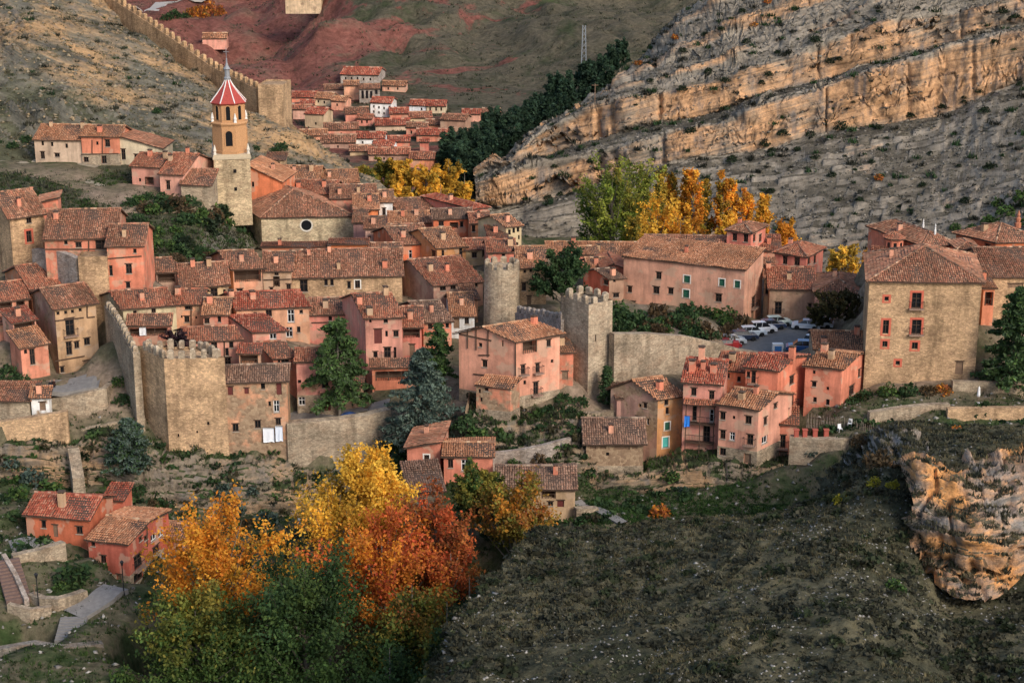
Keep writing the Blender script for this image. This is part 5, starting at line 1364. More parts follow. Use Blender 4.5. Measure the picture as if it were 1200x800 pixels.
    ln.bar((0, 0, z4 + 3.3), (0, 0, z4 + 5.2), .05); ln.bar((-.5, 0, z4 + 4.5), (.5, 0, z4 + 4.5), .05)
    add('lantern', ln.mesh('lantern', m_flat('lead_grey', (.25, .26, .28), .5, .2)), root)
    for zz in (203, 224):
        p = P(274, zz, Y); n = -np.array(ay); c = n * (wb / 2 + .01) + np.array(ax) * .4 + Z * (p[2] - z0)
        mb = MB(); mb.box(c, .5, .05, .6, ax, ay); wn2 = add('window', mb.mesh('loophole', GLASS), root)
church_tower()
# church nave: hipped hall with a round window in its front
nave = House('church nave with pale stone front, round window and hipped roof', 306, 414, 255, 290, 5, sd=24, d=19, yb=290, roof='hip', c='stone', pal='old', pitch=.40, over=.4, name='church', cat='church'); HOUSES.pop()
COLS['nave'] = (.66, .53, .34); nave.c = 'nave'; nave.mat = STONE
nr = nave.build()
d = ray(359, 264); t = ((nave.A - np.array([0, 0, CZ])) @ np.cross(nave.f, Z)) / (d @ np.cross(nave.f, Z)); ctr = np.array([0, 0, CZ]) + d * t - nave.loc
nf = np.cross(nave.f, Z)
def disc(c, r, n, off, seg=20):
    return [c + nf * off + nave.f * math.cos(2 * math.pi * i / seg) * r + Z * math.sin(2 * math.pi * i / seg) * r for i in range(seg)]
mb = MB(); mb.poly(disc(ctr, .95, nf, .02)); rw = add('window', mb.mesh('round_pane', GLASS), nr)
mb = MB(); i0, i1, o0 = disc(ctr, .9, nf, .03), disc(ctr, 1.15, nf, .08), disc(ctr, 1.15, nf, -.05)
for i in range(20):
    j = (i + 1) % 20; mb.poly([i0[i], i0[j], i1[j], i1[i]]); mb.poly([i1[i], i1[j], o0[j], o0[i]])
add('surround', mb.mesh('surround', TRIM), rw, color=(.62, .57, .48))

# finials and turret of the palace quarter
def finial(label, px, py, Y, h, m, r=.16):
    p = P(px, py, Y); mb = MB(); mb.lathe((0, 0, 0), [(r * 1.6, -.6), (r * 1.6, .1), (r, .2), (r * 1.3, h * .4), (r * .6, h * .5), (r * .9, h * .65), (.03, h)], 8)
    o = add('roof_finial', mb.mesh('roof_finial', m), None, p); tag(o, label, 'finial')
finial('white finial on the left ridge end behind the palace', 1082, 264, 251, 1.0, WHITEP, .1)
finial('white finial on the right ridge end behind the palace', 1096, 270, 244.5, 1.0, WHITEP, .1)
finial('tall terracotta finial on the tower at the right edge', 1193, 262, 246, 2.0, m_flat('terracotta', (.42, .16, .09), .9, .2), .3)
def turret():
    p = P(1047, 298, 246); root = thing('roof_turret', 'little octagonal pink turret with tiled cap left behind the palace', 'turret', p)
    hh = P(1047, 279, 246)[2] - p[2]; R = 1.35
    mb = MB(); mb.lathe((0, 0, 0), [(R, -2), (R, hh)], 8, rot=.3); add('drum', mb.mesh('drum', PLASTER), root, color=COLS['coral'] + (.02,))
    rf = add('roof', (lambda m: (m.lathe((0, 0, 0), [(R * 1.25, hh - .05), (R * 1.25, hh + .1), (.05, hh + .95)], 8, rot=.3), m.mesh('roof', BED))[1])(MB()), root)
    parts = []
    for i in range(8):
        a0, a1 = .3 + math.pi / 4 * i, .3 + math.pi / 4 * (i + 1); q = R * 1.27
        parts.append(tile_arrays([(math.cos(a0) * q, math.sin(a0) * q, hh + .12), (math.cos(a1) * q, math.sin(a1) * q, hh + .12), (0, 0, hh + 1.0)], 'mix'))
    J = join_arrays(parts); tag(add('roof_tiles', np_mesh('roof_tiles', J[0], J[1], TILE, J[2]), rf), kind='stuff')
    for i in range(8):
        w = .3 + math.pi / 8 + math.pi / 4 * i; n = np.array([math.cos(w), math.sin(w), 0]); t = np.array([-n[1], n[0], 0])
        mb = MB(); mb.box(n * R * .925 + Z * hh * .25, .45, .06, hh * .55, t, n); add('window', mb.mesh('window', GLASS), root)
turret()
# ------------------------------------------------------------------ vegetation
R = np.random.default_rng(21)
def leaves(C, size, colr, up=0.0, aspect=.6):
    """one small four-cornered leaf spray per centre"""
    n = len(C)
    a = R.normal(size=(n, 3)); a[:, 2] += up; a /= np.linalg.norm(a, axis=1, keepdims=True) + 1e-9
    b = np.cross(a, R.normal(size=(n, 3))); b /= np.linalg.norm(b, axis=1, keepdims=True) + 1e-9
    s = (np.asarray(size) * R.uniform(.65, 1.35, n))[:, None]
    V = np.stack([C - a * s, C + b * s * aspect, C + a * s, C - b * s * aspect], 1).reshape(-1, 3)
    F = np.arange(4 * n).reshape(-1, 4)
    return V, F, np.repeat(colr, 4, axis=0)
def tones(pal, n, var=.16):
    pal = np.array(pal); return np.clip(pal[R.integers(0, len(pal), n)] * R.uniform(1 - var, 1 + var, (n, 1)), .004, .9)
def limbset(h, r, shape, nl, r0=.28):
    out = []
    for i in range(nl):
        t = (i + .5) / nl; az = i * 2.39996 + R.uniform(-.4, .4)
        if shape == 'poplar':
            z0 = h * (.08 + .82 * t); L = r * (1.25 if t < .5 else 1.25 * (1 - (t - .5) * 1.5)) * R.uniform(.8, 1.2) + .4; el = R.uniform(1.0, 1.3); L = L / math.cos(el) * .62
        elif shape == 'upright':
            z0 = h * (.22 + .50 * t); el = R.uniform(.6, 1.05) + .3 * t; L = h * R.uniform(.38, .58) * (1.05 - .3 * t)
            L = min(L, (h * 1.02 - z0) / math.sin(el)); L = max(L, 1.0)
            L = min(L, r * 1.15 / max(.2, math.cos(el)))
        else:
            z0 = h * (.22 + .5 * t); el = R.uniform(.2, .75) + .6 * t; L = r * R.uniform(.85, 1.12) * (1.0 - .25 * t)
            L = min(L, (h * 1.0 - z0) / max(.3, math.sin(el)))
        out.append((np.array([0, 0, z0]), np.array([math.cos(az) * math.cos(el), math.sin(az) * math.cos(el), math.sin(el)]), L))
    return out
def broadleaf(h, r, pal, shape='round', nl=22, nleaf=9000, leaf=.26, low=None, ntw=7, spread=.075):
    """returns (branch mesh, crown mesh): limbs, twigs, and leaf sprays hung along the twigs"""
    mb = MB()
    bend = R.uniform(-.04, .04, 2) * h
    tp = [np.array([0, 0, -.6]), np.array([bend[0] * .4, bend[1] * .4, h * .35]), np.array([bend[0], bend[1], h * .7]), np.array([bend[0], bend[1], h * .95])]
    tr = [h * .020 + .08, h * .015 + .05, h * .008 + .03, .03]
    for k in range(3): mb.bar(tp[k], tp[k + 1], tr[k], n=7, r2=tr[k + 1])
    C, K = [], []
    L = limbset(h, r, shape, nl)
    per = max(1, nleaf // (nl * ntw))
    for z0, d, ln in L:
        u = z0[2] / h; base = z0 + np.array([bend[0], bend[1], 0]) * min(1, u / .7)
        p, q = base, base + d * ln
        q[2] += .06 * ln
        mb.bar(p, q, .035 + .012 * ln, n=4, r2=.015)
        tone = R.uniform(.58, 1.28)
        basec = tones(pal, 1, .05)[0]
        for j in range(ntw):
            s = R.uniform(.25, 1.0); a = p + (q - p) * s
            dv = d + R.normal(0, .55 if shape != 'poplar' else .3, 3); dv[2] += .25; dv = unit(dv)
            tl = ln * R.uniform(.18, .42)
            b = a + dv * tl
            if j % 2 == 0: mb.bar(a, b, .018, n=3, r2=.008)
            w = R.uniform(0, 1.15, per)[:, None]
            cc = a + (b - a) * w + R.normal(0, spread * h * (.5 if shape == 'poplar' else .62), (per, 3)) * np.array([1, 1, .8]) * (.45 + .3 * w)
            C.append(cc)
            kk = (tones(pal, per, .18) * .5 + basec * .5) * tone * R.uniform(.85, 1.15)
            if low is not None:
                f = np.clip((cc[:, 2:3] / h - low[1]) / .25 + R.normal(0, .15, (per, 1)), 0, 1)
                kk = kk * f + tones(low[0], per, .2) * (1 - f)
            K.append(kk)
    C, K = np.concatenate(C), np.concatenate(K)
    ok = C[:, 2] > h * .06
    V, F, cl = leaves(C[ok], leaf, K[ok])
    return mb.mesh('branches', BARK), np_mesh('crown', V, F, LEAF, cl)
def conifer(h, r, pal, nleaf=9000, leaf=.3, tiers=16, droop=.25, low=.08, flat=.0):
    mb = MB(); mb.bar((0, 0, -.5), (0, 0, h * .97), .04 + h * .018, n=6, r2=.03)
    C, K = [], []; nb = tiers * 7; per = max(2, nleaf // nb)
    for i in range(nb):
        t = (i // 7 + R.uniform(0, .8)) / tiers; z = h * (low + (1 - low) * t) ; az = R.uniform(0, 6.283)
        ln = r * (1 - t) ** (.8 - flat) * R.uniform(.75, 1.12) + .25
        d = np.array([math.cos(az), math.sin(az), 0]); a = np.array([0, 0, z]); b = a + d * ln + Z * (-droop * ln + .12 * ln)
        mb.bar(a, b, .04, n=3, r2=.01)
        w = R.uniform(.15, 1.05, per)[:, None] ** .8
        wid = .16 * ln * (1.15 - w)
        cc = a + (b - a) * w + R.normal(0, 1, (per, 3)) * np.array([1, 1, .35]) * (wid + .1)
        cc[:, 2] -= .10 * ln * (w[:, 0] ** 2)
        C.append(cc); K.append(tones(pal, per, .2) * R.uniform(.75, 1.2))
    V, F, cl = leaves(np.concatenate(C), leaf, np.concatenate(K), 0, .45)
    return mb.mesh('branches', BARK), np_mesh('crown', V, F, NEEDLE, cl)
def bush_mesh(r, h, pal, n=260, leaf=.16, mat=None):
    a = R.normal(size=(n, 3)); a /= np.linalg.norm(a, axis=1, keepdims=True); a[:, 2] = np.abs(a[:, 2])
    lump = 1 + .28 * vnoise(a[:, 0] * 2.2, a[:, 1] * 2.2, a[:, 2] * 2.2 + r * 9, 3)
    C = a * (R.uniform(.25, 1, (n, 1)) ** .5) * lump[:, None] * np.array([r, r, h])
    tone = 1 + .35 * vnoise(C[:, 0] / r * 1.7, C[:, 1] / r * 1.7, C[:, 2] / r * 1.7, 6)
    V, F, cl = leaves(C, leaf, tones(pal, n, .2) * tone[:, None])
    return np_mesh('bush', V, F, mat or LEAF, cl)
def plant(name, label, meshes, px, base_py=None, Y=None, top_py=None, h=None, cat='tree', group=None, rz=None, sink=0.0, scale=1.0):
    q = P(px, base_py if base_py else 400, Y)
    z = drop(q[0], q[1])
    if z is None: z = q[2]
    root = thing(name, label, cat, (q[0], q[1], z - sink), group)
    t, c = meshes
    a, b = add('trunk', t, root), add('crown', c, root)
    root.rotation_euler.z = R.uniform(0, 6.28) if rz is None else rz
    root.scale = (scale,) * 3
    return root
def tree_h(px, top_py, Y):
    q = P(px, top_py, Y); z = drop(q[0], q[1]); return max(2.5, q[2] - (z if z is not None else 0))
GREEN = [(.055, .105, .026), (.075, .135, .034), (.042, .08, .022), (.10, .145, .035)]
DKGREEN = [(.032, .065, .024), (.045, .085, .03), (.025, .05, .02), (.06, .10, .034)]
YELLOW = [(.72, .44, .055), (.76, .48, .07), (.62, .37, .05), (.74, .39, .04)]
ORANGE = [(.74, .28, .03), (.80, .34, .035), (.64, .21, .025), (.72, .40, .05)]
RED = [(.60, .11, .04), (.66, .17, .05), (.48, .08, .03), (.64, .22, .05)]
LIMEG = [(.24, .29, .045), (.18, .24, .038), (.32, .32, .05), (.13, .19, .032)]
OLIVE = [(.20, .20, .035), (.25, .22, .04), (.14, .16, .032), (.32, .23, .04)]
RUST = [(.34, .10, .03), (.40, .14, .035), (.26, .085, .03), (.22, .13, .03)]
BLUE = [(.065, .095, .075), (.085, .12, .095), (.045, .07, .055), (.10, .135, .10)]
CEDAR = [(.055, .10, .028), (.075, .13, .035), (.04, .075, .022), (.06, .095, .04)]
def big(label, px, top, Y, wpx, pal, shape='upright', nleaf=14000, leaf=.24, nl=26, low=None, name='autumn_tree', spread=.05):
    nleaf, leaf, nl = int(nleaf * 1.2), leaf * .80, int(nl * 1.25)
    h = tree_h(px, top, Y); r = 1.22 * wpx / 2 * depth(P(px, top + 60, Y)) / FPX
    return plant(name, label, broadleaf(h, r, pal, shape, nl, nleaf, leaf, low, spread=spread), px, None, Y, cat='tree')
big('orange-yellow tree beside the red gabled house', 232, 622, 160, 150, ORANGE + YELLOW[:1], nleaf=16000, low=(YELLOW + OLIVE, .30))
big('tall golden-yellow tree in the middle of the river grove', 430, 546, 174, 205, YELLOW, nleaf=20000, nl=30, low=(ORANGE, .35))
big('golden tree leaning left in the river grove', 378, 592, 169, 84, YELLOW + ORANGE[:1], nleaf=8000, nl=22, low=(ORANGE, .35))
big('scarlet tree in front of the tall golden-yellow tree', 436, 624, 164, 135, RED + ORANGE[:2], nleaf=14000, low=(OLIVE + RUST, .45))
big('rust-red slim tree right of the golden-yellow tree', 512, 592, 170, 62, RUST + RED[:2], nleaf=8000, nl=20, low=(OLIVE, .4))
big('broad dark green tree at the bottom of the river grove', 345, 650, 150, 165, DKGREEN + GREEN, 'round', nleaf=22000, nl=34, leaf=.25, name='green_tree', spread=.06)
big('green-gold tree in the bottom left corner of the grove', 205, 690, 150, 140, GREEN + OLIVE, 'round', nleaf=18000, nl=30, low=(GREEN, .6), name='green_tree', spread=.06)
big('half green half orange tree low at the right of the grove', 468, 676, 155, 110, OLIVE + RED[:2] + GREEN, 'round', nleaf=14000, nl=28, low=(GREEN + OLIVE, .7), spread=.06)
big('leafy green tree in front of the orange wing', 552, 556, 178, 70, GREEN + OLIVE, 'upright', nleaf=9000, nl=22, low=(DKGREEN, .5), name='green_tree')
big('orange and green tree before the mill house', 604, 572, 174, 74, RUST + ORANGE[:1] + OLIVE, 'upright', nleaf=8000, nl=22, low=(OLIVE, .5))
big('small olive tree at the edge of the spur', 508, 752, 137, 40, OLIVE + YELLOW[:1], 'round', nleaf=3500, nl=16)
big('dark tree in the gully between grove and spur', 548, 668, 158, 60, DKGREEN, 'round', nleaf=6000, nl=18, name='green_tree')
big('shadowy green tree at the bottom edge of the gully', 440, 745, 143, 110, DKGREEN + GREEN, 'round', nleaf=10000, nl=24, name='green_tree')
big('red-leaved sapling between the golden tree and the green tree', 528, 640, 165, 40, RED + RUST, 'upright', nleaf=4000, nl=14)
big('orange and olive tree leaning over the gully near the spur', 512, 690, 152, 70, ORANGE[:2] + OLIVE + RUST, 'round', nleaf=8000, nl=20, low=(OLIVE + GREEN, .6))
big('dark green tree low in the gully beside the spur edge', 520, 730, 144, 60, DKGREEN + OLIVE[:1], 'round', nleaf=7000, nl=18, name='green_tree')
# garden and town trees
def cone(label, px, top, base, Y, wpx, pal, name='conifer', **k):
    h = max(2.0, P(px, top, Y)[2] - (drop(P(px, top, Y)[0], Y) or P(px, base, Y)[2])); r = wpx / 2 * depth(P(px, base, Y)) / FPX
    return plant(name, label, conifer(h, r, pal, **k), px, base, Y)
cone('bright green cedar on the terrace behind the retaining wall', 398, 372, 485, 212.5, 84, CEDAR, 'cedar_tree', tiers=9, nleaf=9000, leaf=.3, droop=.3, low=.22, flat=.35)
cone('blue-grey cedar left of the half-timbered house', 497, 408, 545, 207, 118, BLUE, 'cedar_tree', tiers=17, nleaf=10000, leaf=.28, droop=.1, low=.03)
cone('small green cedar behind the blue-grey cedar', 512, 378, 450, 217, 46, CEDAR, 'cedar_tree', tiers=8, nleaf=4000, leaf=.3, droop=.3, low=.2, flat=.3)
cone('blue-green fir on the rock below the large square tower', 155, 490, 578, 200.5, 60, BLUE + DKGREEN[:2], 'fir_tree', tiers=14, nleaf=9000, leaf=.24, droop=.1, low=.12, flat=.25)
cone('dark green conical cypress by the mid-town tower', 711, 430, 466, 214, 19, DKGREEN, 'cypress_tree', tiers=12, nleaf=2600, leaf=.2, low=.02, droop=-.5)
cone('big spreading dark conifer at the right edge beside the palace', 1184, 336, 450, 211, 78, CEDAR + DKGREEN, 'cedar_tree', tiers=16, nleaf=10000, leaf=.32, droop=.15, low=.04, flat=.2)
plant('pine_tree', 'round-headed dark pine beside the round tower', broadleaf(tree_h(658, 295, 236), 4.3, DKGREEN, 'round', 26, 10000, .24, spread=.05), 658, None, 236)
plant('plum_tree', 'dark purple-leaved tree behind the large square tower', broadleaf(tree_h(208, 384, 212), 2.0, [(.03, .014, .02), (.045, .018, .025), (.02, .012, .015)], 'round', 16, 3500, .2, spread=.05), 208, None, 212)
plant('brown_tree', 'bronze-green spreading tree beside the car park', broadleaf(tree_h(982, 350, 243), 4.0, [(.06, .055, .02), (.085, .065, .025), (.045, .045, .018)], 'round', 22, 7000, .22, spread=.06), 982, None, 243)
plant('brown_tree', 'small bronze tree right of the one beside the car park', broadleaf(tree_h(955, 360, 244), 2.2, [(.06, .055, .02), (.07, .06, .02)], 'round', 14, 2500, .22, spread=.06), 956, None, 244)
# riverside poplars
POP = [(700, 222, 345, 40, GREEN + LIMEG), (715, 204, 340, 50, LIMEG), (736, 198, 344, 44, LIMEG + OLIVE), (752, 202, 348, 30, OLIVE + LIMEG), (768, 196, 350, 26, YELLOW[:2] + OLIVE), (783, 200, 352, 26, ORANGE[:2] + OLIVE[:2]),
       (797, 193, 348, 26, ORANGE + YELLOW), (810, 192, 346, 28, ORANGE + YELLOW[:1]), (824, 206, 350, 22, YELLOW + OLIVE), (840, 200, 348, 26, ORANGE + OLIVE[:1]), (854, 208, 350, 24, ORANGE + YELLOW), (868, 222, 352, 24, ORANGE), (884, 226, 354, 22, ORANGE + YELLOW),
       (770, 246, 334, 44, YELLOW), (795, 252, 334, 34, YELLOW + ORANGE), (745, 255, 330, 30, OLIVE + YELLOW), (850, 252, 336, 26, YELLOW), (908, 257, 330, 20, ORANGE), (922, 258, 332, 20, ORANGE), (982, 292, 305, 26, YELLOW + OLIVE[:1]), (1017, 274, 322, 20, ORANGE), (970, 290, 312, 16, YELLOW), (1008, 290, 318, 16, ORANGE)]
PN = {'G': 'green', 'O': 'olive', 'Y': 'yellow', 'A': 'orange'}
names_ = ['leftmost green poplar', 'tallest green poplar', 'green poplar right of the tallest green one', 'olive poplar', 'yellow-olive slim poplar', 'orange-olive slim poplar', 'first tall orange poplar', 'second tall orange poplar', 'yellow-olive poplar between the orange ones', 'tall orange poplar right of centre', 'orange-yellow poplar', 'shorter orange poplar', 'last orange-yellow poplar', 'low golden poplar', 'low golden-orange poplar', 'low olive-gold poplar', 'low yellow poplar', 'left of the orange pair', 'right of the orange pair', 'yellow bushy poplar', 'lone slim orange poplar', 'small yellow poplar', 'small orange poplar']
tails = ['in the riverside row below the cliff'] * 13 + ['in front of the riverside row'] * 4 + ['of young poplars left of the coral cupola'] * 2 + ['behind the rose hipped house'] * 4
for i, (px, top, Y, wpx, pal) in enumerate(POP):
    h = tree_h(px, top, Y); r = (.85 if i not in (0, 1, 2, 13, 14, 19) else 1.0) * wpx / 2 * depth(P(px, top + 40, Y)) / FPX
    sh = 'poplar' if i not in (0, 1, 2, 13, 14, 19) else 'upright'
    plant('poplar_tree', names_[i] + ' ' + tails[i], broadleaf(h, r, pal, sh, 30 if sh == 'poplar' else 24, 5200 if i > 2 else 6500, .28, (OLIVE + pal[:1], .2), ntw=7, spread=.032), px, None, Y, group='riverside poplars below the cliff')
YT = [(432, 190, 392, 40, 'leftmost, olive-tinged'), (455, 186, 398, 44, 'second from the left, olive-gold'), (478, 188, 394, 46, 'third from the left, golden'), (504, 188, 390, 50, 'fourth from the left, bright golden'), (528, 184, 396, 44, 'fifth from the left, bright golden'), (545, 200, 392, 26, 'rightmost, golden'), (470, 212, 380, 40, 'low front one on the left, gold'), (515, 210, 378, 46, 'low front one on the right, gold')]
for i, (px, top, Y, wpx, lb) in enumerate(YT):
    h = tree_h(px, top, Y); r = wpx / 2 * depth(P(px, top + 30, Y)) / FPX
    plant('yellow_tree', lb + ' of the yellow trees below the far village', broadleaf(h, r, YELLOW[2:] + OLIVE[3:] + ORANGE[3:] if i not in (0, 1) else YELLOW[2:3] + OLIVE, 'round', 22, 4200, .4, (OLIVE, .25), spread=.04), px, None, Y, group='yellow trees below the far village')
# pine wood on the far slope: every pine a tree of its own
PINE = [(.030, .062, .036), (.042, .080, .044), (.024, .048, .030), (.05, .085, .04)]
pines = [conifer(9, 2.3, PINE, nleaf=1500, leaf=.45, tiers=10, droop=.1, low=.06) for _ in range(3)] + [broadleaf(9, 2.6, PINE, 'round', 14, 1600, .5, spread=.07) for _ in range(2)]
poly = [(516, 196), (530, 186), (560, 178), (600, 158), (640, 130), (690, 104), (722, 86), (735, 82), (705, 122), (650, 152), (616, 180), (592, 212), (562, 232), (530, 222), (514, 208)]
def inpoly(x, y, p):
    c = False
    for i in range(len(p)):
        (x1, y1), (x2, y2) = p[i], p[i - 1]
        if (y1 > y) != (y2 > y) and x < (x2 - x1) * (y - y1) / (y2 - y1) + x1: c = not c
    return c
cnt = 0; tries = 0
while cnt < 130 and tries < 4000:
    tries += 1
    px, py = R.uniform(520, 738), R.uniform(80, 234)
    if not inpoly(px, py, poly): continue
    h = cast(px, py, ('far_hills', 'ground'))
    if h is None: continue
    t, c = pines[cnt % 5]
    root = thing('pine_tree', ('pointed' if cnt % 5 < 3 else 'round-headed') + ' dark pine ' + ('high up by the cliff crest' if py < 125 else 'half way up the slope' if py < 165 else 'low beside the far village' if px < 560 else 'low at the cliff foot') + ' in the far pine wood', 'tree', (h[0].x, h[0].y, h[0].z - .2), 'pines of the wood beside the far village')
    add('trunk', t, root); add('crown', c, root)
    k = R.uniform(.6, 1.3); root.scale = (k, k, k * R.uniform(.9, 1.15)); root.rotation_euler.z = R.uniform(0, 6.28)
    cnt += 1
# bushes
BM = {}
def bushes(kind, pal, n=5, **k): BM[kind] = [bush_mesh(1.0, R.uniform(.8, 1.15), pal, **k) for _ in range(n)]
bushes('dark', DKGREEN, n=5); bushes('green', GREEN + DKGREEN[:1]); bushes('juniper', [(.02, .034, .016), (.03, .045, .02), (.016, .026, .013)]); bushes('rust', RUST + ORANGE[:1]); bushes('blue', BLUE)
bushes('yellow', [(.30, .27, .03), (.36, .30, .03), (.22, .2, .03)]); bushes('brown', [(.09, .06, .03), (.12, .075, .035), (.07, .05, .028)])
def bush(kind, px, py, rpx, label, group=None, names=None, hs=1.0, name='bush'):
    h = cast(px, py, names)
    if h is None: return None
    r = rpx * depth(np.array(h[0])) / FPX
    o = add(name, BM[kind][int(R.integers(0, len(BM[kind])))], None, (h[0].x, h[0].y, h[0].z - .12 * r)); tag(o, label, 'bush', group)
    o.scale = (r, r, r * hs * R.uniform(.85, 1.1)); o.rotation_euler.z = R.uniform(0, 6.28)
    return o
CL = [(985, 150, 10), (950, 158, 7), (918, 157, 8), (968, 145, 6), (896, 170, 7), (905, 178, 6), (935, 176, 6), (955, 185, 7), (858, 188, 8), (1022, 190, 5), (975, 206, 6), (903, 225, 6), (1007, 235, 6), (1030, 150, 6), (1068, 136, 7), (1105, 126, 6), (1130, 120, 4), (1154, 130, 8), (1162, 196, 9), (1124, 195, 4), (1132, 236, 8), (1080, 218, 5), (1055, 242, 4), (1070, 250, 5), (955, 48, 9), (973, 73, 6), (984, 70, 5), (900, 88, 6), (893, 98, 5), (875, 50, 6), (912, 62, 5), (1005, 36, 4), (1030, 14, 4), (1075, 10, 4), (1175, 14, 8), (1190, 20, 7), (1165, 50, 5), (800, 105, 7), (830, 85, 6), (775, 125, 3), (745, 123, 3), (762, 95, 5), (810, 155, 8), (850, 95, 6), (692, 190, 6), (650, 195, 5), (642, 232, 6), (657, 228, 5), (660, 178, 3), (682, 222, 4), (705, 178, 4), (870, 14, 5), (800, 60, 6), (826, 41, 5), (845, 35, 5), (1140, 0, 4), (1195, 100, 5), (1147, 108, 5), (1130, 115, 4), (1040, 170, 3), (990, 183, 3), (1000, 120, 3), (1090, 180, 4), (1185, 170, 4)]
for px, py, r in CL: bush('juniper', px, py, r, ('large' if r > 6.5 else 'small') + ' dark juniper on the limestone hillside, ' + ('above the cliff bands' if py < 60 + (1200 - px) * .14 else 'on the cliff bands' if py < 110 + (1200 - px) * .2 else 'on the scree below the cliff') + (', left part' if px < 860 else ', middle part' if px < 1030 else ', right part'), 'juniper bushes on the limestone hillside', ('cliff',), .9)
for px, py in ((740, 62), (748, 75), (792, 45), (884, 30), (900, 3), (1030, 210)): bush('rust', px, py, 6, 'rust-coloured bush on the limestone crest', 'rust bushes on the limestone hillside', ('cliff',))
for px, py, r in [(1160, 262, 12), (1180, 250, 14), (1200, 235, 14), (1140, 270, 10), (1120, 268, 8), (1210, 262, 14), (1170, 240, 9)]: bush('green', px, py, r, 'green bush at the foot of the cliff by the right edge', 'green bushes at the cliff foot, right edge', None)
# green slope left of the church
for k in range(78):
    px = R.uniform(105, 268); py = R.uniform(232 if px > 150 else 255, 308)
    kd = ['dark', 'green', 'juniper', 'brown'][int(R.integers(0, 4))]
    bush(kd, px, py, R.uniform(8, 16), {'dark': 'dark green', 'green': 'mid green', 'juniper': 'blackish green', 'brown': 'brownish'}[kd] + ' shrub on the ' + ('upper' if py < 258 else 'lower') + ' slope left of the church, ' + ('near the tower' if px > 215 else 'in the middle' if px > 160 else 'near the orange corner house'), 'shrubs on the slope left of the church', ('castle_hill', 'ground'))
for px, py, r in [(184, 132, 6), (330, 175, 9), (322, 180, 8), (300, 175, 6), (60, 170, 7), (30, 165, 8), (15, 172, 8), (110, 150, 5)]: bush('dark', px, py, r, 'low scrub bush on the castle hill slope', 'scrub bushes on castle hill', ('castle_hill',))
# garden behind the terrace wall
for k in range(44):
    px = R.uniform(724, 872); py = R.uniform(364, 392) + (px - 724) * .05
    bush(['green', 'dark', 'dark', 'brown'][k % 4], px, py, R.uniform(8, 16), ['bright green', 'dark green', 'dark green', 'brownish'][k % 4] + ' garden shrub below the salmon building, ' + ('near the battlemented tower' if px < 765 else 'mid garden' if px < 825 else 'near the parked cars'), 'shrubs of the garden below the salmon building', None, 1.1)
for px, py, r, kd, lb in [(86, 680, 26, 'dark', 'large round dark green bush by the red gabled house'), (70, 690, 10, 'green', 'low green bush below the large round one, lower left'), (275, 600, 16, 'blue', 'blue-grey bush under the rock face, centre left'), (262, 578, 13, 'blue', 'blue-grey bush high on the rock face, centre left'), (310, 612, 18, 'blue', 'grey-blue bush above the orange-yellow tree'), (40, 560, 18, 'blue', 'grey-green bush at the left foot of the wall'), (15, 545, 15, 'blue', 'grey-green bush near the left edge under the wall'), (60, 575, 16, 'green', 'yellowish green bush behind the red farmhouse roof'), (20, 585, 16, 'green', 'green bush behind the left end of the red farmhouse'),
                          (660, 470, 12, 'dark', 'dark hedge bush left of the cypress'), (680, 474, 11, 'dark', 'dark hedge bush next to the cypress'), (545, 500, 16, 'dark', 'dark bush at the foot of the half-timbered house'), (560, 512, 14, 'green', 'green bush below the half-timbered house'), (460, 530, 22, 'dark', 'dark bush at the end of the retaining wall'), (480, 545, 24, 'dark', 'dark green bush behind the orange cube house'), (450, 560, 20, 'dark', 'dark bush above the golden-yellow tree'), (630, 540, 13, 'brown', 'brownish bush beside the sloping path'), (650, 548, 10, 'green', 'green bush in the yard behind the mill house'), (785, 560, 13, 'green', 'green bush hanging on the rock below the turquoise shutter'), (800, 575, 9, 'blue', 'grey-green bush on the rock ledge under the balconies'), (772, 604, 15, 'rust', 'rust-brown bush behind the crest of the spur'),
                          (1000, 472, 10, 'dark', 'dark bush below the pink house near the palace'), (1015, 466, 13, 'dark', 'dark bush left of the palace foot'), (1040, 462, 14, 'green', 'green bush at the palace foot'), (1065, 462, 14, 'dark', 'dark bush under the palace, in the middle'), (1088, 460, 11, 'brown', 'brownish bush at the palace foot'), (1104, 458, 13, 'rust', 'reddish creeper bush at the right palace corner'), (1140, 440, 10, 'brown', 'brown bush right of the palace door'), (1160, 440, 12, 'dark', 'dark bush under the big conifer'), (1030, 545, 20, 'brown', 'brown bush on the grey rib below the wall'), (1010, 520, 16, 'brown', 'olive bush beside the broken wall'), (1025, 567, 10, 'yellow', 'yellow-green bush left of the grey rib'), (985, 588, 10, 'yellow', 'light green bush at the crest of the spur'), (1046, 570, 9, 'yellow', 'yellow bush right on the grey rib'), (1120, 505, 8, 'rust', 'orange bush on the plateau above the crag'), (1048, 690, 14, 'green', 'dark green bush in the middle of the spur'), (1150, 482, 12, 'dark', 'dark bush before the lower terrace wall'), (10, 440, 14, 'dark', 'dark bush over the left garden hut'), (25, 447, 12, 'dark', 'dark bush left of the terrace people'), (14, 482, 12, 'rust', 'russet bush on top of the left garden wall'), (145, 470, 12, 'dark', 'dark shrub in the gap left of the large tower'), (138, 450, 10, 'green', 'green shrub beside the rounded terrace'), (955, 530, 14, 'blue', 'grey creeper bush on the wall right of the balconies'), (600, 545, 8, 'green', 'small green bush by the path wall'), (745, 400, 5, 'green', 'small bush at the wall top near the tower')]:
    bush(kd, px, py, r, lb)
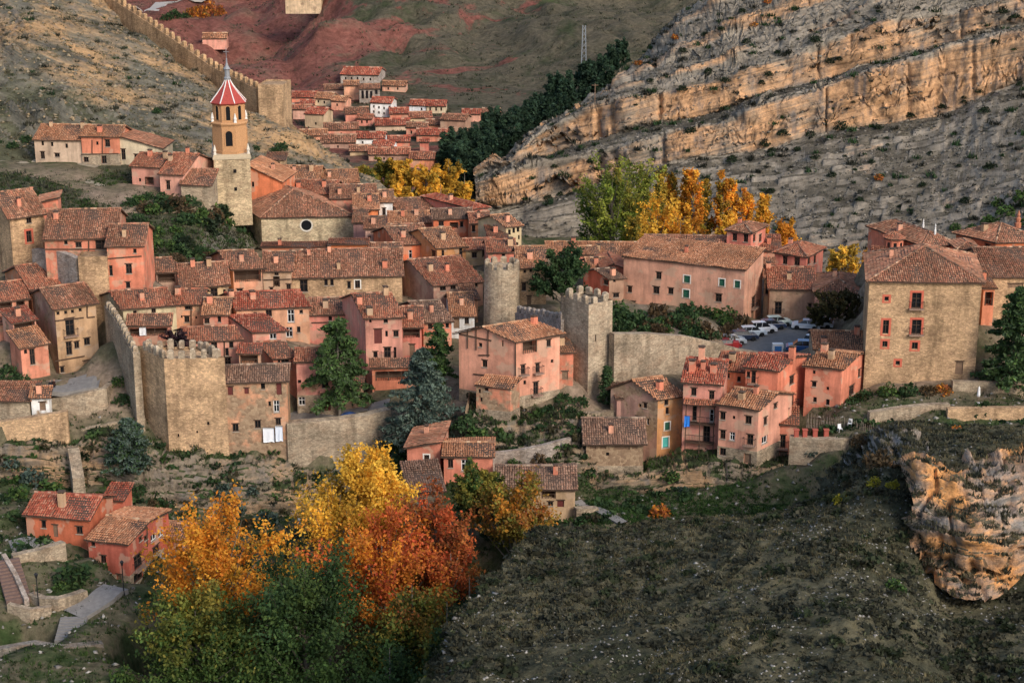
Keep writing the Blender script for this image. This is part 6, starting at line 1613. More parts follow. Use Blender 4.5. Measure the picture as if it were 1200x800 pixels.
for k in range(24):
    px = R.uniform(100, 440); py = R.uniform(575, 625)
    bush(['dark', 'green', 'blue', 'brown'][k % 4], px, py, R.uniform(6, 12), ['dark green', 'bright green', 'blue-grey', 'brownish'][k % 4] + ' shrub on the bank under the town rock, ' + ('behind the red farmhouse' if px < 200 else 'above the orange-yellow tree' if px < 320 else 'left of the golden tree'), 'shrubs on the bank under the town rock', ('ground', 'rock_face_below_town_wall'))
for k in range(16):
    px = R.uniform(690, 940); py = R.uniform(594, 606)
    bush(['green', 'dark', 'green'][k % 3], px, py, R.uniform(4, 7), 'low green bush on the grassy bank below the balconies', 'bushes on the bank below the balconies', ('ground',), .7)
for px, py, r in [(205, 20, 9), (196, 22, 8), (218, 20, 7)]: bush('dark', px, py, r, 'dark bush by the far field, left of the red trees', 'dark bushes by the far field', ('far_hills',))
for px, py, r in [(232, 18, 10), (246, 15, 9), (258, 17, 8), (240, 20, 8), (224, 18, 8)]: bush('rust', px, py, r, 'red autumn tree in the far field behind the castle wall', 'red autumn trees in the far field', ('far_hills',), 1.4)

# ground cover: tufts and stones nobody could count
def sample(name, n, filt=None):
    V, F = SRF[name]; A = V[F[:, 0]]; B = V[F[:, 1]]; C = V[F[:, 2]]; D = V[F[:, 3]]
    cr = np.cross(C - A, D - B); ar = np.linalg.norm(cr, axis=1) * .5
    ctr = (A + C) / 2
    dep = ctr[:, 1] * CP + (CZ - ctr[:, 2]) * SP
    u = 600 + FPX * ctr[:, 0] / np.maximum(dep, 1); v = 400 - FPX * (ctr[:, 1] * SP + (ctr[:, 2] - CZ) * CP) / np.maximum(dep, 1)
    ok = (u > -120) & (u < 1320) & (v > -80) & (v < 880) & (ctr[:, 1] > 60)
    nz = np.abs(cr[:, 2]) / (np.linalg.norm(cr, axis=1) + 1e-9)
    if filt is not None: ok &= filt(ctr, nz, u, v)
    w = ar * ok / np.maximum(dep, 1) ** 1.2; w = w / w.sum()
    i = R.choice(len(F), n, p=w); a, b = R.random((n, 1)), R.random((n, 1))
    return A[i] * (1-a)*(1-b) + B[i] * a*(1-b) + C[i]*a*b + D[i]*(1-a)*b
def tufts(name, label, cat, pts, size, pal, blades=9, spread=.5, hgt=1.0):
    n = len(pts); s = np.asarray(size)[..., None] if np.ndim(size) else np.full((n, 1), size); s = s * R.uniform(.6, 1.4, (n, 1))
    tone = R.uniform(.7, 1.25, (n, 1)); base = tones(pal, n, .1) * tone
    V, F, K = [], [], []
    for b in range(blades):
        az = R.uniform(0, 6.283, n); ca, sa = np.cos(az)[:, None], np.sin(az)[:, None]
        root = pts + np.hstack([R.normal(0, 1, (n, 2)) * spread * .45, np.zeros((n, 1))]) * s
        tip = root + np.hstack([ca * s * spread * R.uniform(.2, .8, (n, 1)), sa * s * spread * R.uniform(.2, .8, (n, 1)), s * hgt * R.uniform(.5, 1.0, (n, 1))])
        side = np.hstack([-sa, ca, np.zeros((n, 1))]) * s * .17
        V.append(np.stack([root - side - Z * .05, root + side - Z * .05, tip], 1).reshape(-1, 3)); K.append(np.repeat(base * R.uniform(.8, 1.2, (n, 1)), 3, axis=0))
    V, K = np.concatenate(V), np.concatenate(K); F = np.arange(len(V)).reshape(-1, 3)
    tag(add(name, np_mesh(name, V, F, LEAF, K)), label, cat, None, 'stuff')
def stones(name, label, pts, size, pal):
    n = len(pts)
    t = np.array([(1,0,0),(-1,0,0),(0,1,0),(0,-1,0),(0,0,1),(0,0,-1)], float)
    f = np.array([(0,2,4),(2,1,4),(1,3,4),(3,0,4),(2,0,5),(1,2,5),(3,1,5),(0,3,5)])
    s = R.uniform(.4, 1.3, (n, 1, 1)) * size * np.stack([R.uniform(.7, 1.3, n), R.uniform(.7, 1.3, n), R.uniform(.35, .8, n)], 1)[:, None, :]
    jt = t[None] + R.normal(0, .22, (n, 6, 3)); az = R.uniform(0, 6.283, n)
    c, sn = np.cos(az)[:, None], np.sin(az)[:, None]; jt = jt * s
    x = jt[..., 0] * c - jt[..., 1] * sn; y = jt[..., 0] * sn + jt[..., 1] * c
    V = np.stack([x, y, jt[..., 2]], -1) + pts[:, None, :]
    F = (f[None] + (np.arange(n) * 6)[:, None, None]).reshape(-1, 3)
    K = np.repeat(tones(pal, n, .2), 6, axis=0)
    tag(add(name, np_mesh(name, V.reshape(-1, 3), F, STN, K)), label, 'stones', None, 'stuff')
def m_stn():
    k = N('loose_stone', .95, .1); c = k.co()
    return k.base(k.mix(1.0, k.attr(), k.ramp(k.noise(c, 3, 4, .7), [(.3, .7), (.7, 1.25)]), 'MULTIPLY'))
STN = m_stn()
SCR = [(.045, .05, .03), (.06, .058, .036), (.035, .037, .026), (.08, .075, .045)]
STRAW = [(.145, .12, .06), (.11, .095, .048), (.18, .15, .078), (.08, .075, .04)]
GRASS = [(.04, .075, .018), (.055, .095, .022), (.03, .055, .015)]
LIME = [(.30, .28, .25), (.24, .225, .20), (.36, .33, .29), (.20, .18, .16)]
flat = lambda c, nz, u, v: nz > .55
clump = lambda sc, th, seed: (lambda c, nz, u, v: (nz > .5) & (vnoise(c[:, 0] * sc, c[:, 1] * sc, 0, seed) + .5 * vnoise(c[:, 0] * sc * 2.7, c[:, 1] * sc * 2.7, 0, seed + 1) > th))
def cushions(name, label, cat, pts, size, pal, n=14, leaf=.22, flatk=.55):
    """low rounded shrubs: a dome of small leaf sprays each"""
    m = len(pts); s = size * R.uniform(.5, 1.5, (m, 1)) ; base = tones(pal, m, .12) * R.uniform(.65, 1.3, (m, 1))
    C, K, S = [], [], []
    for k in range(n):
        a = R.normal(size=(m, 3)); a /= np.linalg.norm(a, axis=1, keepdims=True); a[:, 2] = np.abs(a[:, 2]) * flatk
        C.append(pts + a * s * R.uniform(.5, 1, (m, 1))); K.append(base * R.uniform(.75, 1.25, (m, 1))); S.append(s[:, 0] * leaf / .22 * .38)
    V, F, cl = leaves(np.concatenate(C), np.concatenate(S), np.concatenate(K), 0, .7)
    tag(add(name, np_mesh(name, V, F, LEAF, cl)), label, cat, None, 'stuff')
GSCR = [(.062, .063, .041), (.085, .080, .052), (.045, .046, .031), (.115, .103, .064), (.074, .083, .043)]
cushions('spur_scrub', 'low dark scrub covering the foreground spur', 'scrub', sample('grassy_spur', 12000, flat), .28, GSCR, 7)
cushions('spur_thyme', 'denser dark shrubs clumped over the foreground spur', 'scrub', sample('grassy_spur', 3000, clump(.35, .1, 201)), .5, GSCR[:3], 13)
cushions('spur_bushes', 'larger dark green bushes scattered over the foreground spur', 'scrub', sample('grassy_spur', 650, clump(.10, .05, 211)), .7, [(.042, .052, .024), (.03, .04, .018), (.055, .052, .03)], 34, .16)
cushions('spur_edge_scrub', 'scrub hanging over the broken left edge of the spur', 'scrub', sample('grassy_spur', 700, lambda c, nz, u, v: (nz < .8) & (u < 640)), .7, [(.045, .055, .025), (.03, .042, .02), (.07, .065, .035)], 40, .14)
tufts('spur_grass', 'dry straw-coloured grass on the foreground spur', 'grass', sample('grassy_spur', 9000, clump(.06, .08, 203)), .30, STRAW + GSCR[3:], 7, .8, .85)
tufts('crest_grass', 'pale grass along the crest of the foreground spur', 'grass', sample('grassy_spur', 5000, lambda c, nz, u, v: (nz > .5) & (v < 650)), .3, STRAW + GSCR[3:], 7, .8, .9)
stones('spur_edge_rocks', 'pale grey rocks on the broken left edge of the spur', sample('grassy_spur', 420, lambda c, nz, u, v: (nz < .75) & (u < 590) & (v > 600)), .36, [(.20, .19, .175), (.15, .14, .13), (.26, .245, .22)])
stones('spur_stones', 'small pale stones strewn over the foreground spur', np.concatenate([sample('grassy_spur', 3000, clump(.10, .1, 205)), sample('grassy_spur', 2500, clump(.4, .3, 207))]), .15, [(.25, .24, .22), (.20, .19, .175), (.31, .29, .265)])
tufts('lawn', 'fresh green grass bank below the balconies', 'grass', sample('ground', 3500, lambda c, nz, u, v: (u > 685) & (u < 960) & (v > 570) & (v < 620)), .35, [(.035, .085, .018), (.05, .10, .02), (.028, .06, .016)], 9, .9, .8)
tufts('crag_scrub', 'scrub growing on top of the orange crag', 'scrub', np.concatenate([sample('orange_crag', 900, lambda c, nz, u, v: nz > .75), sample('grey_rib', 700, lambda c, nz, u, v: nz > .6)]), .45, SCR + STRAW[:1], 10, .9, .9)
tufts('castle_hill_grass', 'dry grass on the castle hill', 'grass', sample('castle_hill', 9000, flat), .45, STRAW + [(.10, .10, .05), (.16, .15, .075)], 7, .9, .7)
stones('castle_hill_stones', 'broken limestone on the castle hill', sample('castle_hill', 5000, lambda c, nz, u, v: c[:, 1] > 305), .5, [(.25, .20, .13), (.19, .165, .125), (.30, .22, .13), (.14, .12, .095)])
stones('scree', 'grey scree on the limestone hillside', sample('cliff', 9000, lambda c, nz, u, v: nz > .6), .42, [(.17, .155, .13), (.13, .12, .10), (.23, .205, .17), (.10, .092, .08)])
tufts('cliff_scrub', 'low dark scrub on the limestone hillside', 'scrub', sample('cliff', 9000, lambda c, nz, u, v: nz > .6), .5, GSCR + [(.10, .09, .06)], 7, 1.1, .6)
def outside(c, nz, u, v):
    ok = nz > .4
    for s in HOUSES:
        if s.loc[1] > 345: continue
        q = c[:, :2] - s.A[:2]; M = np.linalg.inv(np.array([[s.f[0], s.g[0]], [s.f[1], s.g[1]]])); ab = q @ M.T
        ok &= ~((ab[:, 0] > -.4) & (ab[:, 0] < s.w + .4) & (ab[:, 1] > -.4) & (ab[:, 1] < s.d + .4))
    return ok & ~((c[:, 0] > CARPARK[0]) & (c[:, 0] < CARPARK[1] + 1) & (c[:, 1] > CARPARK[2]) & (c[:, 1] < CARPARK[3]))
tufts('bank_grass', 'green grass on the banks and terraces below the town', 'grass', sample('ground', 11000, lambda c, nz, u, v: outside(c, nz, u, v) & (c[:, 1] < 212)), .40, GRASS + SCR[:1] + GRASS, 8, .9, .8)
tufts('town_weeds', 'weeds and grass between the houses', 'grass', sample('ground', 3000, lambda c, nz, u, v: outside(c, nz, u, v) & (c[:, 1] >= 212)), .36, GRASS + STRAW[1:2] + SCR[:2], 7, .9, .8)
stones('bank_stones', 'stones on the banks below the town', sample('ground', 2500, lambda c, nz, u, v: outside(c, nz, u, v) & (c[:, 1] < 212)), .28, LIME)
tufts('ledge_weeds', 'weeds on the ledges of the town rock', 'grass', np.concatenate([sample(q, 900, lambda c, nz, u, v: nz > .55) for q in ('rock_face_below_town_wall', 'rock_face_centre', 'rock_face_below_balconies')]), .5, GRASS + SCR, 10, 1.0, .9)
tufts('castle_scrub', 'low dark scrub bushes dotting the castle hill', 'scrub', sample('castle_hill', 500, flat), .8, GSCR + DKGREEN[:1], 26, 1.2, .9)
tufts('juniper_scrub', 'small dark junipers dotting the limestone hillside', 'scrub', sample('cliff', 800, lambda c, nz, u, v: nz > .5), 1.0, SCR[2:3] + DKGREEN[:1], 30, 1.1, 1.0)
tufts('slope_grass', 'green grass on the slope left of the church', 'grass', sample('castle_hill', 4000, lambda c, nz, u, v: (c[:, 1] < 295) & (nz > .4)), .5, GRASS + SCR[:2], 8, .9, .9)
cushions('bank_scrub', 'dense dark green scrub on the banks under the town', 'scrub', np.concatenate([sample('ground', 900, lambda c, nz, u, v: outside(c, nz, u, v) & (c[:, 1] < 204) & (c[:, 1] > 176) & (vnoise(c[:, 0] * .2, c[:, 1] * .2, 0, 301) > -.1)), sample('rock_face_below_town_wall', 160, lambda c, nz, u, v: nz > .5), sample('rock_face_centre', 120, lambda c, nz, u, v: nz > .5)]), .75, DKGREEN + GREEN[:1] + [(.07, .06, .03)], 26, .18, .8)
tufts('far_scrub', 'scrub speckling the far hills', 'scrub', sample('far_hills', 8000, lambda c, nz, u, v: (v < 170) & (c[:, 1] > 470)), 1.2, [(.05, .06, .03), (.07, .075, .04), (.10, .09, .055)], 6, 1.1, .6)
# ------------------------------------------------------------------ paving, cars, people and small things
ASPH = m_flat('car_park_asphalt', (.15, .145, .14), .95, .2, 1.2)
PAVE = m_flat('grey_paving', (.22, .205, .19), .95, .25, 1.5)
PATH = m_flat('beaten_earth_path', (.30, .25, .18), 1.0, .25, 1.0)
BRICKT = m_flat('brick_stair', (.17, .11, .09), .95, .3, 4)
def onz(px, py, z):
    d = ray(px, py); t = (z - CZ) / d[2]; return np.array([0, 0, CZ]) + d * t
ZP = 29.30
pp = [onz(x, y, ZP) for x, y in ((843, 409), (862, 396), (884, 385), (904, 376), (962, 377), (980, 390), (966, 414), (925, 423), (880, 421))]
mb = MB(); mb.poly(pp)
lo = [p - Z * 1.2 for p in pp]
for i in range(len(pp)): mb.poly([lo[i], lo[(i + 1) % len(pp)], pp[(i + 1) % len(pp)], pp[i]])
o = add('car_park', mb.mesh('car_park', ASPH)); o['kind'] = 'structure'
def strip(name, pts, w, mat, names=None, lift=.06):
    q = []
    for px, py in pts:
        h = cast(px, py, names)
        if h: q.append(np.array(h[0]))
    V = []
    fine = []
    for i in range(len(q) - 1):
        for k in range(6): fine.append(q[i] * (1 - k / 6) + q[i + 1] * k / 6)
    fine.append(q[-1])
    mb = MB(); L = []
    for i, p in enumerate(fine):
        d = unit((fine[min(i + 1, len(fine) - 1)] - fine[max(i - 1, 0)]) * np.array([1, 1, 0])); n = np.cross(d, Z)
        row = []
        zc = drop(p[0], p[1], names); zc = p[2] if zc is None else zc
        for sgn in (-1, 1):
            e = p + n * sgn * w / 2; z = drop(e[0], e[1], names); e[2] = (zc if z is None else max(zc, min(z, zc + .5))) + lift; row.append(e)
        L.append(row)
    for a, b in zip(L[:-1], L[1:]):
        mb.poly([a[0], a[1], b[1], b[0]])
        mb.poly([a[1], a[1] - Z * .6, b[1] - Z * .6, b[1]]); mb.poly([a[0] - Z * .6, a[0], b[0], b[0] - Z * .6])
    o = add(name, mb.mesh(name, mat)); o['kind'] = 'structure'
strip('hill_path', [(-20, 190), (20, 190), (40, 192), (62, 201), (90, 209), (120, 219), (150, 228), (165, 230)], 1.5, PATH, ('castle_hill',))
strip('hill_lane', [(38, 189), (70, 189), (95, 192), (115, 196)], 1.6, PATH, ('castle_hill',))
strip('terrace_pavement', [(50, 458), (75, 453), (100, 449), (118, 446)], 5.0, PAVE, ('ground',))
strip('cedar_terrace', [(338, 488), (365, 487), (395, 484), (430, 480), (455, 476)], 3.4, PAVE, ('ground',))
strip('ramp', [(136, 690), (118, 702), (100, 714), (86, 722)], 3.0, PAVE, ('ground',), .2)
strip('farm_yard', [(12, 640), (40, 634), (70, 632)], 3.2, PAVE, ('ground',))
strip('mill_path', [(676, 588), (700, 598), (716, 606), (730, 614)], 1.3, PAVE, ('ground',), .2)
strip('far_road', [(150, 8), (190, 4), (230, 1), (270, -4)], 7, m_flat('far_road_dust', (.42, .38, .34), 1, .15, .3), ('far_hills',), .4)
def stairs(label, a, b, w, n, mat):
    A, B = P(*a), P(*b)
    root = thing('stone_stairs', label, 'stairs', (B[0], B[1], B[2]))
    d = (A - B); L = math.hypot(d[0], d[1]); f = np.array([d[0] / L, d[1] / L, 0]); g = np.array([-f[1], f[0], 0])
    me = {}
    for i in range(n):
        mb = MB(); mb.box((0, 0, -1.4), L / n * 1.02, w, 1.4, f, g)
        add('step', mb.mesh('step', mat), root, f * (L * (i + .5) / n) + Z * (d[2] * (i + 1) / n))
stairs('brick stairs with parapet going down at the left edge', (8, 655, 173), (22, 703, 167.3), 2.6, 12, BRICKT)
stairs('grey stone steps at the foot of the paved ramp, lower left', (87, 722, 164.8), (80, 750, 160.5), 2.8, 8, PAVE)

# cars
GLS = m_flat('car_glass', (.015, .017, .02), .1, .05, 1, 0, .5); RUB = m_flat('tyre_rubber', (.015, .015, .015), .8, .1); RIM = m_flat('wheel_rim', (.45, .45, .46), .35, .1, 3, .8)
def m_paint():
    k = N('car_paint', .3, .5); k.b.inputs['Coat Weight'].default_value = .5
    return k.base(k.oi('Color'))
PAINT = m_paint()
LAMP = m_flat('headlamp_glass', (.7, .72, .74), .2, .05); TAIL = m_flat('tail_lamp', (.35, .02, .02), .3, .05)
def car_meshes(tall=0.0):
    L, Wd = 4.2, 1.75; t = tall
    prof = [(-2.1, .35), (-2.12, .72), (-2.0, .92), (-1.1, .98), (-.98, .98), (1.2, .98), (1.75, .9), (2.08, .72), (2.1, .35)]
    mb = MB(); hw = Wd / 2
    def ring(x, z, k): return [(x, -hw * k, z), (x, hw * k, z)]
    pts = [(x, z, 1.0 if z < .95 else .94) for x, z in prof]
    for (x0, z0, k0), (x1, z1, k1) in zip(pts[:-1], pts[1:]):
        mb.poly([(x0, -hw * k0, z0), (x0, hw * k0, z0), (x1, hw * k1, z1), (x1, -hw * k1, z1)])
    for s in (-1, 1):
        q = [(x, s * hw * k, z) for x, z, k in pts]
        # sides with wheel arches cut as notches
        low = [(2.1, .3), (1.68, .3), (1.6, .6), (1.3, .68), (1.0, .6), (.92, .3), (-.92, .3), (-1.0, .6), (-1.3, .68), (-1.6, .6), (-1.68, .3), (-2.1, .3)]
        q += [(x, s * hw, z) for x, z in low]
        mb.poly(q if s > 0 else q[::-1])
    roofz = 1.45 + t
    cab = [(-1.95 - .05 * t, .95), (-1.55, roofz - .05), (-1.2, roofz), (.2, roofz), (.45, roofz - .06), (1.15, .95)]
    for (x0, z0), (x1, z1) in zip(cab[1:4], cab[2:5]):
        mb.poly([(x0, -hw * .72, z0), (x0, hw * .72, z0), (x1, hw * .72, z1), (x1, -hw * .72, z1)])
    body = mb.mesh('body', PAINT)
    mg = MB()
    mg.poly([(-1.95, -hw * .88, .96), (-1.95, hw * .88, .96), (-1.55, hw * .72, roofz - .05), (-1.55, -hw * .72, roofz - .05)])
    mg.poly([(.45, -hw * .72, roofz - .06), (.45, hw * .72, roofz - .06), (1.15, hw * .88, .96), (1.15, -hw * .88, .96)])
    for s in (-1, 1):
        q = [(-1.95, s * hw * .9, .96), (1.15, s * hw * .9, .96), (.45, s * hw * .72, roofz - .06), (-1.55, s * hw * .72, roofz - .05)]
        mg.poly(q if s < 0 else q[::-1])
        mg.poly([(-1.55, s * hw * .72, roofz - .05), (.45, s * hw * .72, roofz - .06), (.2, s * hw * .72, roofz), (-1.2, s * hw * .72, roofz)])
    glass = mg.mesh('windows', GLS)
    mp = MB()
    for s in (-1, 1):
        for x0, x1 in ((-.3, -.22), (-1.2, -1.12)): mp.bar((x0, s * hw * .91, .97), (x1 + .06, s * hw * .735, roofz - .05), .035)
    pillar = mp.mesh('pillars', PAINT)
    mw = MB(); mw.lathe((0, 0, 0), [(.2, -.1), (.31, -.1), (.33, -.06), (.33, .06), (.31, .1), (.2, .1)], 14); tyre = mw.mesh('tyre', RUB)
    mr = MB(); mr.lathe((0, 0, 0), [(.21, -.085), (.21, .085), (.06, .07)], 10); rim = mr.mesh('rim', RIM)
    ml = MB(); ml.box((0, 0, 0), .12, .36, .14); return body, glass, pillar, tyre, rim, ml.mesh('headlight', LAMP), (lambda m: (m.box((0, 0, 0), .1, .26, .2), m.mesh('tail_light', TAIL))[1])(MB())
CARS = [car_meshes(), car_meshes(.2)]
def car(label, px, py, head, colr, kind=0, z=ZP + .01, sc=1.0):
    p = onz(px, py, z); b, g, pl, ty, rm, hl, tl = CARS[kind]
    root = thing('parked_car', label, 'car', p, 'cars parked on the car park')
    root.rotation_euler.z = math.radians(head); root.scale = (sc,) * 3
    bo = add('body', b, root, color=colr); add('windows', g, root); add('pillars', pl, bo, color=colr)
    for x in (-1.3, 1.3):
        for s in (-1, 1):
            w = add('wheel', ty, root, (x, s * .78, .33)); w.rotation_euler.x = math.pi / 2 * (1 if s < 0 else -1)
            add('rim', rm, w)
    for s in (-1, 1): add('headlight', hl, root, (2.02, s * .6, .62)); add('tail_light', tl, root, (-2.06, s * .68, .66))
car('silver car, nearest in the row along the shrubs', 857, 403, 8, (.42, .45, .47))
car('dark navy car second in the row along the shrubs', 871, 398, 8, (.02, .03, .06))
car('light blue-white car third in the row along the shrubs', 881, 393, 8, (.55, .62, .66))
car('white tall car fourth in the row along the shrubs', 893, 389, 8, (.72, .72, .72), 1)
car('navy car fifth in the row along the shrubs', 904, 385, 8, (.025, .04, .085))
car('pale green car farthest in the row along the shrubs', 911, 381, 8, (.45, .52, .45))
car('white car parked by the bronze-green tree', 944, 385, 170, (.72, .72, .73))
car('white hatchback behind the blue van', 953, 401, 60, (.70, .72, .74))
car('blue van-like car at the near right of the car park', 938, 411, 172, (.03, .10, .26), 1)
car('white car half hidden under the bronze-green tree', 960, 383, 165, (.66, .66, .68))
car('dark red car at the near left corner behind the wall', 851, 408, 12, (.24, .02, .02))
# small white kiosk box and the red bins
p = onz(911, 414, ZP); root = thing('parking_kiosk', 'small white box with blue front at the car park edge', 'kiosk', p)
mb = MB(); mb.box((0, 0, 0), 1.5, .9, 1.5); add('case', mb.mesh('case', WHITEP), root)
mb = MB(); mb.box((0, -.46, .4), 1.0, .04, .8); add('panel', mb.mesh('panel', m_flat('blue_panel', (.05, .18, .42), .4)), root)
p = onz(862, 409, ZP); root = thing('waste_bin', 'red bin standing at the near left corner of car park', 'bin', p)
mb = MB(); mb.box((0, 0, 0), .8, .7, 1.1, taper=1.1); add('body', mb.mesh('body', m_flat('red_plastic', (.38, .03, .03), .5)), root)
mb = MB(); mb.box((0, 0, 1.1), .95, .85, .15, taper=.8); add('lid', mb.mesh('lid', m_flat('red_lid', (.30, .025, .025), .5)), root)

# two people on the rounded terrace
def person(label, px, py, Y, face, shirt, trouser):
    q = P(px, py, Y); z = drop(q[0], q[1], ('ground', )) or q[2]
    ts_ = [k for k in bpy.data.objects if k.name == 'terrace_pavement']
    me = bpy.data.meshes.new('body')
    J = [((0, 0, .95), .15), ((0, 0, 1.15), .15), ((0, .01, 1.38), .17), ((0, .02, 1.50), .07), ((0, .03, 1.57), .065), ((0, .045, 1.66), .10), ((0, .03, 1.75), .075)]
    E = [(i, i + 1) for i in range(6)]
    for s in (-1, 1):
        k = len(J); J += [((s * .19, .0, 1.42), .065), ((s * .25, -.02, 1.15), .05), ((s * .24, .08, .92), .04), ((s * .235, .11, .83), .042)]
        E += [(2, k), (k, k + 1), (k + 1, k + 2), (k + 2, k + 3)]
        k = len(J); J += [((s * .10, 0, .88), .10), ((s * .11, .02, .50), .075), ((s * .11, -.01, .09), .05), ((s * .12, .14, .04), .045)]
        E += [(0, k), (k, k + 1), (k + 1, k + 2), (k + 2, k + 3)]
    me.from_pydata([j[0] for j in J], E, []); me.update()
    root = thing('person', label, 'person', (q[0], q[1], z + .07)); root.rotation_euler.z = face
    k = N('figure_' + label.split()[2], .9, .1); zz = k.sep(k.co(), 2)
    a = k.ramp(k.math('MULTIPLY', zz, .5), [(.0, (.02, .018, .016)), (.05, trouser), (.475, shirt), (.755, (.42, .24, .17)), (.865, (.05, .03, .02))])
    k.n[[n.name for n in k.n if n.type == 'VALTORGB'][0]].color_ramp.interpolation = 'CONSTANT'
    me.materials.append(k.base(a))
    o = add('body', me, root)
    m = o.modifiers.new('skin', 'SKIN')
    for i, v in enumerate(me.skin_vertices[0].data): v.radius = (J[i][1], J[i][1]); v.use_root = (i == 0)
    m.use_smooth_shade = True
    o.modifiers.new('sub', 'SUBSURF').levels = 1; o.modifiers['sub'].render_levels = 1
person('standing figure in black jacket, left of two on the terrace', 60, 460, 212.6, .4, (.02, .02, .025), (.025, .025, .03))
person('standing figure in dark brown coat, right of two on the terrace', 64, 459.5, 212.6, -.5, (.05, .025, .02), (.02, .02, .03))

# laundry on the peeling house
hs = [s for s in HOUSES if 'laundry on its wall' in s.label][0]
fs = hs.faces(); F0 = fs[0]
def onwall(px, py, off):
    d = ray(px, py); pl = F0['p'] + F0['n'] * off; t = ((pl - np.array([0, 0, CZ])) @ F0['n']) / (d @ F0['n']); return np.array([0, 0, CZ]) + d * t
def sheet_cloth(name, label, x0, x1, y0, y1, colr, cat='laundry', off=.35, group=None, fn=onwall):
    tl, tr, bl = fn(x0, y0, off), fn(x1, y0, off), fn(x0, y1, off)
    e = tr - tl; w = np.linalg.norm(e); e = e / w; hh = tl[2] - bl[2]; n = np.cross(e, Z)
    V, F = [], []; nu, nv = 13, 9
    for side in (0, 1):
        for j in range(nv):
            for i in range(nu):
                u, v = i / (nu - 1), j / (nv - 1)
                V.append(e * w * u - Z * hh * v * (1 + .03 * math.sin(u * 7)) + n * (.06 * v * math.sin(u * 11 + v * 2) + .012 * side - .04 * v))
        b = side * nu * nv
        for j in range(nv - 1):
            for i in range(nu - 1):
                q = (b + j*nu + i, b + (j+1)*nu + i, b + (j+1)*nu + i + 1, b + j*nu + i + 1); F.append(q if side else q[::-1])
    b = nu * nv
    for i in range(nu - 1):
        F.append((i, i + 1, b + i + 1, b + i)); k = (nv - 1) * nu; F.append((k + i + 1, k + i, b + k + i, b + k + i + 1))
    for j in range(nv - 1):
        F.append((j*nu + nu, j*nu, b + j*nu, b + j*nu + nu)); k = nu - 1; F.append((j*nu + k, j*nu + nu + k, b + j*nu + nu + k, b + j*nu + k))
    o = add(name, np_mesh(name, V, F, CLOTH, smooth=True), None, tl, colr); tag(o, label, cat, group)
sheet_cloth('hanging_sheet', 'large white bed sheet hung on the peeling pink house', 308, 321, 501, 518, (.80, .81, .84))
sheet_cloth('hanging_sheet', 'narrow bluish white sheet right of the large bed sheet', 322.5, 331, 499, 517, (.70, .75, .84))
mb = MB(); a, b = onwall(306, 500.5, .35), onwall(332, 498.8, .35); mb.bar(a * 0, b - a, .015, n=4)
for p_, q_ in ((a, onwall(306, 500.5, 0)), (b, onwall(332, 498.8, 0))): mb.bar(p_ - a, q_ - a, .02, n=4)
tag(add('clothes_line', mb.mesh('clothes_line', IRON), None, a), 'thin clothes line carrying the white sheets', 'clothes line')

# galleries with posts on the tall pink house
def gallery(key, x0, x1, ys, roofy, posts=3):
    s = [h for h in HOUSES if key in h.label][0]; f = s.faces()[0]
    root = [o for o in bpy.data.objects if o.get('label') == s.label][0]
    def at(px, py, off):
        d = ray(px, py); pl = f['p'] + f['n'] * off; t = ((pl - np.array([0, 0, CZ])) @ f['n']) / (d @ f['n']); return np.array([0, 0, CZ]) + d * t - s.loc
    n, e = f['n'], f['e']; u0, u1 = (at(x0, ys[0], 0) @ e), (at(x1, ys[0], 0) @ e)
    base = f['p'] - s.loc; base = base - e * (base @ e)
    pt = lambda u, z, off: base * np.array([1, 1, 0]) + e * u + n * off + Z * z
    zs = [at((x0 + x1) / 2, y, .9)[2] for y in ys]; zt = at((x0 + x1) / 2, roofy, .9)[2]
    for z in zs:
        mb = MB(); mb.hexa([pt(u0, z - .15, .9), pt(u1, z - .15, .9), pt(u1, z - .15, -.02), pt(u0, z - .15, -.02), pt(u0, z, .9), pt(u1, z, .9), pt(u1, z, -.02), pt(u0, z, -.02)])
        bl = add('balcony', mb.mesh('balcony', WOOD), root)
        mb = MB(); mb.bar(pt(u0, z + .95, .86), pt(u1, z + .95, .86), .04); k = int((u1 - u0) / .2)
        for i in range(k + 1): u = u0 + (u1 - u0) * i / k; mb.bar(pt(u, z, .86), pt(u, z + .95, .86), .016, n=3)
        for u in (u0, u1): mb.bar(pt(u, z + .95, .86), pt(u, z + .95, 0), .04)
        add('railing', mb.mesh('railing', IRON), bl)
    for i in range(posts):
        u = u0 + .06 + (u1 - u0 - .12) * i / (posts - 1); mb = MB(); mb.bar(pt(u, min(zs) - .3, .84), pt(u, zt, .84), .08)
        add('post', mb.mesh('post', WOOD), root)
    mb = MB(); mb.hexa([pt(u0 - .3, zt - .1, 1.2), pt(u1 + .2, zt - .1, 1.2), pt(u1 + .2, zt + .35, -.02), pt(u0 - .3, zt + .35, -.02), pt(u0 - .3, zt, 1.2), pt(u1 + .2, zt, 1.2), pt(u1 + .2, zt + .45, -.02), pt(u0 - .3, zt + .45, -.02)])
    cn = add('canopy', mb.mesh('canopy', WOOD), root)
    J = tile_arrays([pt(u0 - .3, zt + .02, 1.22), pt(u1 + .2, zt + .02, 1.22), pt(u1 + .2, zt + .47, 0), pt(u0 - .3, zt + .47, 0)], 'mix')
    tag(add('roof_tiles', np_mesh('roof_tiles', J[0], J[1], TILE, J[2]), cn), kind='stuff')
    return pt, u0, zs
pt, u0, zs = gallery('three timber balconies', 804, 838, [497, 519, 541], 474)
ht = [h for h in HOUSES if 'three timber balconies' in h.label][0]; F0 = ht.faces()[0]
sheet_cloth('blue_cloth', 'bright blue towel hanging over the upper timber balcony', 802, 808.5, 487, 500, (.03, .22, .75), off=.98)
hs2 = [s for s in HOUSES if 'porch house with laundry' in s.label][0]; F0 = hs2.faces()[0]
